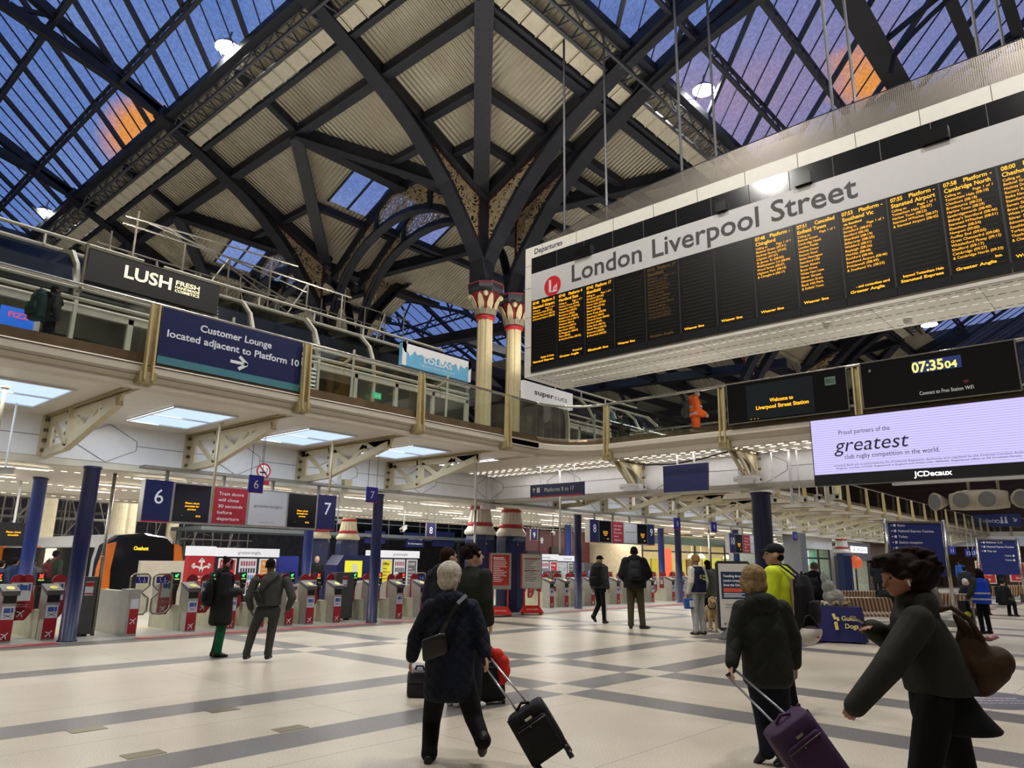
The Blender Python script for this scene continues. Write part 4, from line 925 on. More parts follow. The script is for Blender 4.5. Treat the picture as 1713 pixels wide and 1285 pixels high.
# ================================================================ screens on the bridge
XS = 15.60
ws = thing('welcome_screen', 'black screen with amber welcome message on the bridge railing', 'display screen', (XS, 5.97, 4.75))
m = MB(); m.box((XS-.07, 4.66, 4.75), (XS, 7.31, 5.68)); m.build('casing', BLACKGL, ws)
m = MB(); m.box((XS-.075, 5.35, 4.80), (XS-.068, 6.85, 5.60)); d = m.build('display', M('display_grey', '20262a', .18), ws)
t = Text((XS-.08, 6.05, 0), (0, -1, 0), Z_); t.put('Welcome to', 0, 5.15, .085, 'c', bold=.022, width=.52); t.put('Liverpool Street Station', 0, 5.01, .085, 'c', bold=.022, width=1.18)
for k in range(3): t.rect(-.72+.08*k, 4.80, -.705+.08*k, 4.815)
t.build(AMBER, d)
m = MB(); m.box((XS-.085, 4.88, 5.33), (XS-.076, 5.1, 5.51)); cl = m.build('counter_plate', M('counter_lcd', '5d7164', .3), ws); t = Text((XS-.09, 5.1, 5.38), (0, -1, 0), Z_); t.put('000121', .02, 0, .09, width=.18); t.build(BLACK, cl)
m = MB()
for y in (4.66, 7.31): m.box((XS-.08, y-.012, 4.75), (XS-.05, y+.012, 5.68))
for z in (4.75, 5.68): m.box((XS-.08, 4.66, z-.012), (XS-.05, 7.31, z+.012))
m.build('rim', CHROME, ws)
ck = thing('clock_screen', 'black digital clock panel reading 07:35 on the bridge railing', 'clock', (XS, 3.05, 4.74))
m = MB(); m.box((XS-.07, 1.71, 4.74), (XS, 4.38, 5.69)); m.build('casing', BLACKGL, ck)
m = MB(); m.box((XS-.074, 2.58, 5.32), (XS-.069, 3.42, 5.56)); d = m.build('display', M('clock_blue', '2b3f86', .4, emit=.35), ck)
t = Text((XS-.08, 3.43, 5.33), (0, -1, 0), Z_); t.put('07:35', 0, .01, .205, bold=.022, width=.56); t.put('04', .57, .01, .14, bold=.022, width=.21); t.build(M('clock_yellow', 'fff26a', emit=1.3), d)
t = Text((XS-.072, 3.35, 4.88), (0, -1, 0), Z_); t.put('Connect to Free Station WiFi', 0, 0, .075, width=.92); t.build(BWHITE, ck)
t = Text((XS-.072, 2.55, 4.99), (0, -1, 0), Z_)
for r_ in (.02, .045, .07):
    t.line([(r_*math.cos(a), r_*math.sin(a)) for a in [math.pi*(.25+.5*k/6) for k in range(7)]], .012)
t.build(M('wifi_red', '7a2030', .5), ck, 'emblem')
m = MB()
for y in (1.71, 4.38): m.box((XS-.08, y-.012, 4.74), (XS-.05, y+.012, 5.69))
for z in (4.74, 5.69): m.box((XS-.08, 1.71, z-.012), (XS-.05, 4.38, z+.012))
m.ell((XS-.08, 4.2, 5.5), (.01, .03, .03), 8, 6); m.build('rim', CHROME, ck)
# big advertising screen
XJ = 15.55
js = thing('advertising_screen', 'large lilac advertising screen below the clock', 'advertising screen', (XJ, 2.4, 3.24))
m = MB(); m.box((XJ-.10, -1.2, 3.24), (XJ+.05, 5.46, 4.62)); m.build('casing', BLACK, js)
lm = bpy.data.materials.new('lilac_led'); lm.use_nodes = True; t_ = lm.node_tree; b = t_.nodes['Principled BSDF']
g = N(t_, 'ShaderNodeNewGeometry'); s = N(t_, 'ShaderNodeSeparateXYZ'); L(t_, g.outputs['Position'], s.inputs[0]); k = N(t_, 'ShaderNodeMath', operation='MULTIPLY'); L(t_, s.outputs['Z'], k.inputs[0]); k.inputs[1].default_value = 2*math.pi/.047
sn = N(t_, 'ShaderNodeMath', operation='SINE'); L(t_, k.outputs[0], sn.inputs[0]); rp = N(t_, 'ShaderNodeValToRGB'); rp.color_ramp.elements[0].color = lin('b9b0ec'); rp.color_ramp.elements[1].color = lin('d6cffc'); mr = N(t_, 'ShaderNodeMapRange'); mr.inputs[1].default_value = -1; L(t_, sn.outputs[0], mr.inputs[0]); L(t_, mr.outputs[0], rp.inputs[0])
L(t_, rp.outputs[0], b.inputs['Emission Color']); b.inputs['Emission Strength'].default_value = .95; b.inputs['Base Color'].default_value = (.05, .05, .06, 1)
m = MB(); m.box((XJ-.108, -1.2, 3.46), (XJ-.10, 5.44, 4.60)); d = m.build('display', lm, js, label='glowing lilac display')
t = Text((XJ-.112, 5.44, 3.46), (0, -1, 0), Z_)
t.put('Proud partners of the', .54, .79, .095, width=.98); t.put('greatest', .44, .44, .29, shear=.24, width=1.36); t.put('club rugby competition in the world.', .62, .29, .095, width=1.72)
t.put('Invested Bank plc is authorised by the Prudential Regulation Authority and regulated by the Financial Conduct Authority and the Prudential Regulation Authority.', .40, .15, .036, width=4.5)
t.put('Register number 172330. Registered in England and Wales (No. 489604). Registered office at 30 Gresham Street, London EC2V 7QP. Member of the London', .44, .09, .036, width=4.4)
t.build(M('screen_charcoal', '2c2940', .7), d)
t = Text((XJ-.102, 3.58, 3.31), (0, -1, 0), Z_); t.put('JCDecaux', 0, 0, .10, bold=.022, width=.62); t.build(M('lit_white', 'ffffff', emit=1.4), js)
# dark screen, hanging platform sign
bs = thing('hanging_screen', 'plain dark blue screen hung under the bridge', 'display screen', (15.9, 8.7, 3.32))
m = MB(); m.prism([(15.86, 9.25, 3.33), (15.86, 8.08, 3.33), (16.0, 8.12, 4.0), (16.0, 9.33, 4.0)], (.07, 0, .01)); m.build('panel', M('screen_navy', '20264f', .35), bs)
m = MB(); m.tube([(16.05, 8.5, 3.9), (16.05, 8.5, ZT)], .025, 6); m.tube([(16.05, 8.95, 3.9), (16.05, 8.95, ZT)], .025, 6); m.build('hanger', WHITE, bs)
cb = MB(); cb.tube([(16.3, 10.6, ZT-.10), (16.35, 10, ZT-.22), (16.35, 9.2, ZT-.26), (16.35, 8.4, ZT-.18), (16.3, 7.6, ZT-.06)], .02, 6); tag(cb.build('cable', BLACK, None, True), 'loose black cable sagging under the bridge beside the dark screen', 'cable')
ps = thing('platforms_sign', 'navy sign reading Platforms 8 to 17 hung before the white wall', 'sign', (16, 12.7, 3.41))
m = MB(); m.box((15.98, 11.78, 3.41), (16.06, 13.65, 3.77)); m.build('panel', NAVY, ps)
m = MB(); m.box((15.975, 11.78, 3.41), (16.0, 13.65, 3.445)); m.build('red_edge', RED, ps)
t = Text((15.972, 13.65, 3.56), (0, -1, 0), Z_); t.put('Platforms 8 to 17', .52, 0, .115, width=1.05)
t.line([(.14, -.01), (.14, .12)], .02).line([(.09, .07), (.14, .12), (.19, .07)], .02); t.rect(.25, -.01, .36, .13); t.build(BWHITE, ps)
m = MB()
for y in (12.1, 13.3): m.tube([(16.02, y, 3.77), (16.02, y, ZT)], .012, 6)
m.build('hanger', WHITE, ps)
# loudspeaker cluster and camera gantry
ls = thing('loudspeaker_cluster', 'white cluster of round loudspeakers below the advertising screen', 'loudspeaker', (17, 2.9, 2.75))
m = MB(); m.loft([((17, 3.35, 2.93), (.12, 0, 0), (0, 0, .16)), ((17, 3.1, 2.95), (.17, 0, 0), (0, 0, .2)), ((17, 2.6, 2.95), (.17, 0, 0), (0, 0, .2)), ((17, 2.35, 2.94), (.12, 0, 0), (0, 0, .16))], 20); m.build('body', M('speaker_white', 'b8b2a2', .4), ls, True)
for i, (y, x, rz) in enumerate(((3.12, 16.8, .1), (2.68, 16.8, -.1), (3.62, 16.95, .7), (2.14, 16.95, -.7))):
    m = MB(); c_ = Vector((x, y, 2.94)); n_ = Vector((-math.cos(rz), math.sin(rz), 0)); m.tube([c_-n_*.25, c_-n_*.05, c_], [.08, .17, .185], 20); h = m.build('horn', M('speaker_white'), ls, True)
    m = MB(); m.tube([c_, c_+n_*.012], .15, 20); m.build('grille', M('grille_grey', '7a7a7c', .5), h)
m = MB(); m.tube([(17.0, 3.0, 3.1), (17.0, 3.0, 3.42)], .03, 6); m.tube([(17.0, 2.5, 3.1), (17.0, 2.5, 3.42)], .03, 6); m.build('hanger', M('speaker_white'), ls)
gb = MB(); gb.bar((16.9, 4.35, 3.38), (16.9, -2, 3.38), .16, .14); tag(gb.build('service_beam', WHITE), 'white service beam under the advertising screen, above the loudspeakers', 'service beam')
gt = thing('camera_gantry', 'pair of thin white drop poles carrying four security cameras by the navy column', 'camera mount', (17.0, 6.2, 2.98))
m = MB()
for y in (6.55, 5.78): m.tube([(17.0, y, 2.98), (17.0, y, ZT)], .035, 8)
m.bar((17.0, 6.95, 2.98), (17.0, 5.5, 2.98), .05, .04); m.build('pole', WHITE, gt)
def cctv(loc, aim, label, group='security cameras'):
    l = Vector(loc); a = Vector(aim).normalized(); r = thing('security_camera', label, 'security camera', loc, 0, group)
    m = MB(); m.bar(l-a*.16, l+a*.16, .10, .10); m.bar(l-a*.17+Z_*.06, l+a*.2+Z_*.06, .13, .02); m.build('housing', M('camera_white', 'b9b7b0', .4), r)
    m = MB(); m.tube([l+a*.158, l+a*.168], .035, 10); m.build('lens', BLACKGL, r); m = MB(); m.tube([l+Z_*.05, (l.x, l.y, ZT if l.y < 16.4 else 3.42)], .02, 6); m.build('stem', WHITE, r); return r
for i, (y, d) in enumerate(((6.95, 'leftmost of four on the gantry by the navy column'), (6.35, 'second from left of four on the gantry by the navy column'), (5.95, 'third from left of four on the gantry'), (5.6, 'rightmost of four on the gantry by the navy column'))):
    cctv((16.95, y, 3.12), ((-1, -.5, -.1), (-.5, -1, -.25), (-1, -.6, 0), (-.9, -.8, 0))[i], 'white box security camera, '+d)
cctv(tuple(aty(8, 788, 15.5)), (-.8, -.6, -.1), 'white security camera at the left edge under the gallery wall')
cctv(tuple(aty(565, 873, 16.4)), (-.8, -.6, -.1), 'white security camera below the hanging platform 7 panel')
cctv(tuple(aty(925, 893, 17.5)), (-.9, -.4, -.1), 'white security camera hanging beside the right hand 9 sign')
cctv(tuple(aty(675, 885, 19)), (-.9, -.4, -.4), 'white security camera hanging between signs 7 and 8')
# ================================================================ gallery signs
lg = thing('lounge_sign', 'large navy Customer Lounge sign on the left gallery railing', 'sign', (5.92, 12.03, 4.7))
y0 = 12.03; c4 = [aty(*p, y0) for p in ((274, 514), (507, 572), (498, 655), (263, 607))]
x0, x1, z0, z1 = c4[0].x, c4[1].x, c4[2].z, c4[0].z
m = MB(); m.box((x0, y0, z0), (x1, y0+.03, z1)); m.build('panel', NAVY, lg)
m = MB(); m.box((x0, y0-.004, z0), (x1, y0, z0+.13)); m.build('teal_strip', M('sign_teal', '3f7a86', .5), lg)
m = MB(); m.box((x0, y0-.003, z0+.52), (x1, y0-.001, z0+.523)); m.build('seam', M('seam_navy', '10173a', .5), lg)
t = Text((x0, y0-.005, z0), X_, Z_); w = x1-x0
t.put('Customer Lounge', w*.5, .70, .125, 'c', bold=.022, width=1.36); t.put('located adjacent to Platform 10', w*.51, .48, .125, 'c', bold=.022, width=2.5)
t.line([(w*.47, .3), (w*.59, .3)], .055).line([(w*.53, .415), (w*.59, .3), (w*.53, .185)], .06); t.build(M('sign_offwhite', 'dde2ea', .6), lg)
def fascia_sign(name, label, cat, px, Y, mat, depth=.12):
    c = [aty(*p, Y) for p in px]; x0, x1 = min(p.x for p in c), max(p.x for p in c); z0, z1 = min(p.z for p in c), max(p.z for p in c)
    z0 = (c[2].z+c[3].z)/2; z1 = (c[0].z+c[1].z)/2
    r = thing(name, label, cat, ((x0+x1)/2, Y, z0)); m = MB(); m.box((x0, Y, z0), (x1, Y+depth, z1)); m.build('panel', mat, r); return r, x0, x1, z0, z1
YS = 13.55
r, x0, x1, z0, z1 = fascia_sign('shop_sign', 'long black illuminated cosmetics shop sign above the left gallery', 'shop sign', ((152, 415), (366, 478), (363, 527), (143, 467)), YS, M('sign_black', '1e1d1b', .4))
w, h = x1-x0, z1-z0; LUM = M('lit_cream', 'fff2c0', emit=1.3)
t = Text((x0, YS-.006, z0), X_, Z_); t.put('LUSH', w*.245, h*.40, h*.40, bold=.022, width=w*.37); t.put('FRESH', w*.635, h*.62, h*.15, bold=.022, width=w*.2); t.put('HANDMADE', w*.635, h*.50, h*.09, bold=.022, width=w*.2); t.put('COSMETICS', w*.635, h*.38, h*.09, bold=.022, width=w*.2); t.build(LUM, r, label='glowing cream lettering')
m = MB(); m.tube([(x0-.05, YS, z0-.25), (x0-.05, YS, z1+.06)], .03, 6); m.box((x0, YS-.01, z1), (x1, YS+.12, z1+.02)); m.build('rim', CHROME, r)
r, x0, x1, z0, z1 = fascia_sign('shop_sign', 'pale blue cake shop sign with dripping icing edge on the left gallery', 'shop sign', ((678, 573), (788, 607), (786, 641), (672, 608)), YS, M('sign_skyblue', '6fb4d8', .4))
w, h = x1-x0, z1-z0; t = Text((x0, YS-.006, z0), X_, Z_); t.rect(0, 0, .13, h)
pts = [(0, h), (w, h)]; xs = [w-w*k/30 for k in range(31)]; random.seed(3)
pts = [(0, h), (0, h*.8)]+[(x, h*(.78-.22*abs(math.sin(k*1.9))-(.2 if k % 7 == 3 else 0))) for k, x in enumerate(xs[::-1])][1:]+[(w, h)]
for (xa, ya), (xb, yb) in zip(pts[1:], pts[2:]): t.poly([(xa, ya), (xb, yb), (xb, h), (xa, h)]) if xb > xa else None
t.rect(w-.1, 0, w, h); t.put('LOLLAS', w*.5, h*.34, h*.26, 'c', bold=.022, width=w*.42); t.put('Signature Cakes (Birthdays)', w*.5, h*.16, h*.075, 'c', width=w*.5); t.build(BWHITE, r)
r, x0, x1, z0, z1 = fascia_sign('shop_sign', 'white hair salon sign with navy lettering beside the departures board', 'shop sign', ((880, 638), (958, 658), (955, 685), (876, 666)), YS, M('sign_white', 'd3d0cc', .4, emit=.55))
w, h = x1-x0, z1-z0; t = Text((x0, YS-.006, z0), X_, Z_); t.put('super', w*.2, h*.36, h*.30, bold=.022, width=w*.39); t.put('cuts', w*.60, h*.36, h*.30, width=w*.28); t.build(M('navy_lettering'), r)
# ================================================================ boards hung in front of the gates
def gate_board(x0, x1, z0, z1, Y, a, b, label):
    r = thing('platform_board', label, 'platform sign', ((x0+x1)/2, Y, z0), 0, 'platform boards over the gates'); w = x1-x0; h = z1-z0
    f = MB(); f.box((x0, Y, z0), (x1, Y+.22, z1)); f.build('casing', M('board_alu', 'a9a7a2', .35, .6), r)
    fr = [0, .125, .31, .495, .705, .885, 1]; kinds = ('n', 'd', 'r', 'w', 'd', 'n')
    for i, k in enumerate(kinds):
        xa, xb = x0+w*fr[i], x0+w*fr[i+1]; e = .012 if k in 'nw' else .045
        m = MB(); m.box((xa+e, Y-.012, z0+(.0 if k == 'n' else .04)), (xb-e, Y, z1-(.0 if k == 'n' else .04)))
        p = m.build({'n': 'number_panel', 'd': 'display', 'r': 'notice', 'w': 'name_panel'}[k], {'n': NAVY, 'd': M('screen_glass', '15171d', .15), 'r': M('notice_red', '9c1f2f', .45), 'w': M('panel_silver', 'b9b8bd', .4, var=.02)}[k], r)
        t = Text((xa, Y-.016, z0), X_, Z_); pw = xb-xa
        if k == 'n': t.put(a if i == 0 else b, pw*.52, h*.44, h*.36, 'c', width=None)
        if k == 'r':
            for j, s in enumerate(('Train doors', 'will close', '30 seconds', 'before', 'departure')): t.put(s, pw*.16, h*(.76-.158*j), h*.085, bold=0, width=pw*(.68, .56, .68, .40, .61)[j])
        if k == 'w': t.put('greateranglia', pw*.5, h*.52, h*.075, 'c', width=pw*.74); t.put('greateranglia.co.uk', pw*.5, h*.12, h*.028, 'c', width=pw*.38)
        if k == 'd':
            for j, s in enumerate(('Please check', 'timetable for', 'services')): t.put(s, pw*.5, h*(.48-.075*j), h*.045, 'c', bold=.022, width=pw*(.36, .36, .22)[j], shear=.15)
            t.put('07:35', pw*.68, h*.17, h*.04, 'c', bold=.022); t.put('...', pw*.28, h*.19, h*.03, 'c', bold=.022)
        t.build({'n': BWHITE, 'r': BWHITE, 'w': M('grey_lettering', '57565e', .6), 'd': AMBER}[k], p)
    m = MB(); m.box((x0, Y-.014, z0), (x0+w*.125, Y-.002, z0+.025)); m.box((x1-w*.115, Y-.014, z0), (x1, Y-.002, z0+.025)); m.build('red_edge', RED, r)
    m = MB()
    for k in (.1, .37, .63, .9): m.box((x0+w*k-.03, Y+.08, z1), (x0+w*k+.03, Y+.14, 3.56 if Y > 16.3 else 3.5))
    m.build('hanger', M('board_alu'), r); return r
gate_board(6.3, 11.08, 2.34, 3.22, 16.02, '6', '7', 'long platform board numbered 6 and 7 hung over the gates')
gate_board(22.12, 26.6, 2.37, 3.21, 16.02, '8', '9', 'long platform board numbered 8 and 9 hung over distant gates')
gate_board(33.4, 38.0, 2.2, 3.12, 16.02, '10', '11', 'platform board numbered 10, partly behind the thick navy column')
lm_ = MB(); lm_.box((6.2, 15.9, 3.44), (39, 16.2, 3.50)); struct(lm_.build('trim_lightrail', M('rail_grey', '8c8880', .4, .4)), 'light rail from which the platform boards hang', 'trim')
def number_sign(px, Y, n, label, h=.40, w=.30, frame_=False):
    c = aty(px[0], px[1], Y); r = thing('number_sign', label, 'platform number sign', (c.x, Y, c.z-h/2), 0, 'small square platform number signs')
    m = MB(); m.box((c.x-w/2, Y-.015, c.z-h/2), (c.x+w/2, Y+.015, c.z+h/2)); m.build('panel', M('number_blue', '262a96', .4) if not frame_ else NAVY, r)
    if frame_: m = MB(); [m.box((c.x+s*w/2-.012, Y-.02, c.z-h/2), (c.x+s*w/2+.012, Y+.02, c.z+h/2)) for s in (-1, 1)]; m.build('frame', M('board_alu'), r)
    m = MB(); m.box((c.x-w/2, Y-.018, c.z-h/2), (c.x+w/2, Y-.012, c.z-h/2+.015)); m.build('red_edge', RED, r)
    t = Text((c.x, Y-.02, c.z), X_, Z_); t.put(n, 0, -h*.25, h*.5, 'c', width=None if len(n) == 1 else w*.66); t.build(BWHITE, r)
    m = MB(); [m.tube([(c.x+s*w*.4, Y, c.z+h/2), (c.x+s*w*.4, Y, max(c.z+h/2+.05, ZT if Y < 16.4 else 3.45))], .006, 5) for s in (-1, 1)]; m.build('hanger', IRON, r); return r
number_sign((428, 810), 14, '6', 'small hanging sign 6 in front of the wide 6 and 7 board', .36, .32)
number_sign((622, 828), 14, '7', 'small hanging sign 7 beside the slim navy column', .36, .32)
number_sign((720.5, 887), 18.5, '8', 'framed sign 8 on a pole above the couple by the pedestals', .44, .42, True)
number_sign((893, 895), 18.5, '9', 'framed sign 9 just right of the blue pedestals', .42, .40, True)
number_sign((1132.5, 876), 14, '8', 'small hanging sign 8 in front of a slim navy column', .41, .46)
number_sign((1194, 882), 14, '9', 'small hanging sign 9 right of the other hanging 8', .41, .46)
number_sign((1330, 897), 14, '10', 'small hanging sign 10 right of the thick navy column', .41, .52)
ns = thing('no_smoking_sign', 'round red no smoking sign above the hanging 6', 'safety sign', tuple(aty(440, 805, 14.6)))
c = aty(441, 788, 14.6); t = Text((c.x, 14.6, c.z), X_, Z_); t.disc(0, 0, .17); pl = t.mb.build('panel', BWHITE, ns)
t = Text((c.x, 14.595, c.z), X_, Z_); t.ring(0, 0, .135, .17); t.line([(-.1, .1), (.1, -.1)], .03); t.rect(-.13, -.30, .15, -.2); t.build(M('safety_red', 'b02430', .5), ns, 'emblem')
t = Text((c.x, 14.594, c.z), X_, Z_); t.rect(-.09, -.05, .05, -.02); t.line([(.06, -.03), (.09, .03), (.06, .07)], .012); t.build(BLACK, ns, 'cigarette_symbol')
m = MB(); m.tube([(c.x-.05, 14.6, c.z+.15), (c.x-.05, 14.6, ZT)], .006, 5); m.build('hanger', IRON, ns)
yb = MB(); q = aty(581, 810, 16.4); yb.box((q.x-.12, 16.35, q.z-.1), (q.x+.12, 16.5, q.z+.12)); tag(yb.build('junction_box', M('box_cream', 'b5aa80', .5)), 'small cream junction box on the white wall between signs 6 and 7', 'junction box')
# tall information boards at right, the Toilets sign
def info_board(corners, D, lines, label, foot, group=None):
    tl, tr, br_ = [atd(*p, D) for p in corners]; r = thing('information_board', label, 'information board', (tl.x, tl.y, 0), 0, group)
    d = (tr-tl); d.z = 0; w = d.length; d.normalize(); n = Vector((d.y, -d.x, 0)); z1 = tl.z; z0 = br_.z
    o = Vector((tl.x, tl.y, 0)); P = lambda x, z, k=0: o+d*x+n*k+Z_*z
    m = MB(); m.prism([P(0, z0), P(w, z0), P(w, z1), P(0, z1)], -n*.06); m.build('panel', M('info_blue', '24306e', .4), r)
    for x in (-.09, w+.09): m = MB(); m.tube([P(x, 0, -.03), P(x, z1+.08, -.03)], .05, 10); m.build('post', CHROME, r, True)
    m = MB(); m.bar(P(-.05, z1, .0), P(w+.05, z1, .0), .05, .05); m.build('rail', CHROME, r)
    if foot: m = MB(); m.lathe([(.32, 0), (.32, .18), (.1, .2)], tuple(P(w+.09, 0, -.03))[:2], 20); m.build('foot', M('foot_grey', '8a8880', .4), r)
    t = Text(P(0, z1, .006), d, Z_); z = -.13
    for al, s, ic in lines:
        if al == 'l': t.line([(.07, z+.03), (.11, z+.03)], .025); t.rect(.15, z-.005, .22, z+.065); t.put(s, .27, z, .072, bold=.012)
        elif al == 'r': t.rect(w-.2, z-.005, w-.13, z+.065); t.put(s, w-.24, z, .07, 'r')
        else: t.put(s, .9, z, .05)
        z -= .165
    t.build(BWHITE, r); return r
info_board(((1485, 873), (1573, 870), (1588, 965)), 22, [('l', 'Buses', 1), ('l', 'National Express Coaches', 1), ('l', 'Toilets', 1), ('l', 'Station reception', 1), ('l', 'Left luggage', 1), ('l', 'Transport Police', 1), ('l', 'First Aid', 1), ('l', 'Tickets', 1)], 'tall navy information board behind the running woman', True)
info_board(((1637, 903), (1698, 900), (1707, 962)), 29, [('l', 'Platforms 11-17', 1), ('l', 'National Express Coaches', 1), ('l', 'Way out', 1), ('r', 'Toilets', 1), ('r', 'Toilets', 1)], 'tall navy information board at the right edge', False)
ts = thing('toilets_sign', 'navy Toilets sign on the far cross gallery', 'sign', (74, 11.2, 5.1))
m = MB(); m.box((73.96, 9.55, 5.12), (74.05, 12.9, 6.15)); m.build('panel', M('info_blue'), ts)
t = Text((73.95, 12.9, 5.12), (0, -1, 0), Z_); t.put('Toilets', .3, .34, .36, width=1.25)
for x in (1.95, 2.25): t.disc(x, .72, .08, 12); t.poly([(x-.12, .25), (x+.12, .25), (x+.06, .62), (x-.06, .62)])
t.ring(1.65, .42, .1, .15, 14); t.line([(2.75, .7), (2.98, .42)], .07).line([(2.78, .42), (2.98, .42), (2.98, .65)], .07); t.build(BWHITE, ts)
dg = MB(); dg.box((74.1, -25, 4.34), (80, 16.5, 4.7)); o = struct(dg.build('floor_crossgallery', FASC), 'gallery crossing the far end of the concourse', 'gallery')
m = MB(); m.box((74.12, -25, 3.5), (74.3, 16.5, 4.34)); m.build('fascia', WALLP, o)
balustrade('glass balustrade of the cross gallery under the Toilets sign', [(74.15, 16.4-3*i, 4.7) for i in range(12)], [((74.1, 16.4-3*i), (-1, 0, 0)) for i in range(12)], None)
RZ0 = math.atan2(HR.y, HR.x)          # turns a thing's own x axis to the viewer's right
# ================================================================ columns
def navy_column(x, y, r, z1, label, mat=None):
    m = MB(); m.lathe([(r*1.15, 0), (r*1.15, .02), (r, .03), (r, z1-.06), (r*1.12, z1-.05), (r*1.12, z1)], (x, y), 24)
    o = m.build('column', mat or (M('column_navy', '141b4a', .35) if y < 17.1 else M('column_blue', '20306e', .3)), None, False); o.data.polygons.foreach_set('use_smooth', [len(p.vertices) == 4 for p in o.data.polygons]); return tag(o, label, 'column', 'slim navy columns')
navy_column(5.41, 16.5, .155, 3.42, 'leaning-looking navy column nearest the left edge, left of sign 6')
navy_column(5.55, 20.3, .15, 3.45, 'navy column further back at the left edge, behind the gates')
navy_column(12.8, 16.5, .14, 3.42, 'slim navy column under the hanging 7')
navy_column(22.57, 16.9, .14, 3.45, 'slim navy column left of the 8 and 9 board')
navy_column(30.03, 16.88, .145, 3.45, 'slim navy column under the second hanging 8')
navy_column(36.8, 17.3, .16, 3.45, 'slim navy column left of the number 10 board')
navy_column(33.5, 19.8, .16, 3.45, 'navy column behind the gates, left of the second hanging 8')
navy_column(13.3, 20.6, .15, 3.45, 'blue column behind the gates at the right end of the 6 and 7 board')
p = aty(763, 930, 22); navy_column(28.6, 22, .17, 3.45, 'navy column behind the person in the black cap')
o = navy_column(18.45, 7.92, .24, 3.46, 'thick navy column under the bridge, behind the man in the cap'); del o['group']
for (x, y, r, d) in ((6.18, 17.42, .04, 'thin steel pole right of the leftmost navy column'), (16.35, 16.2, .035, 'thin steel pole left of the blue pedestals'), (35.2, 18, .05, 'thin steel pole left of the shop front'), (40.1, 19, .05, 'thin steel pole in front of the lit shop')):
    m = MB(); m.tube([(x, y, 0), (x, y, 3.45)], r, 10); m.tube([(x, y, 1.6), (x, y, 1.63)], r*1.15, 10); tag(m.build('pole', STEEL, None, True), d, 'pole')
for (px, py, Y, z0, d) in ((1315, 700, 14.4, 3.0, 0),): pass
for (x, y, z0, d) in ((6.9, 14.2, 2.5, 'thin cream drop pole in front of sign 6'), (9.75, 14.4, 3.1, 'thin cream drop pole left of sign 7'), (13.3, 13.2, 2.9, 'thin cream drop pole right of bracket four'), (3.1, 14, 3.5, 'thin cream drop pole at the left edge'), (16.9, 13.3, 1.9, 'thin cream drop pole by the Platforms sign')):
    m = MB(); m.tube([(x, y, z0), (x, y, ZT-.01)], .028, 8); m.tube([(x, y, ZT-.06), (x, y, ZT-.01)], .07, 8); tag(m.build('drop_pole', WHITE if x > 12 else CREAM, None, True), d, 'pole')
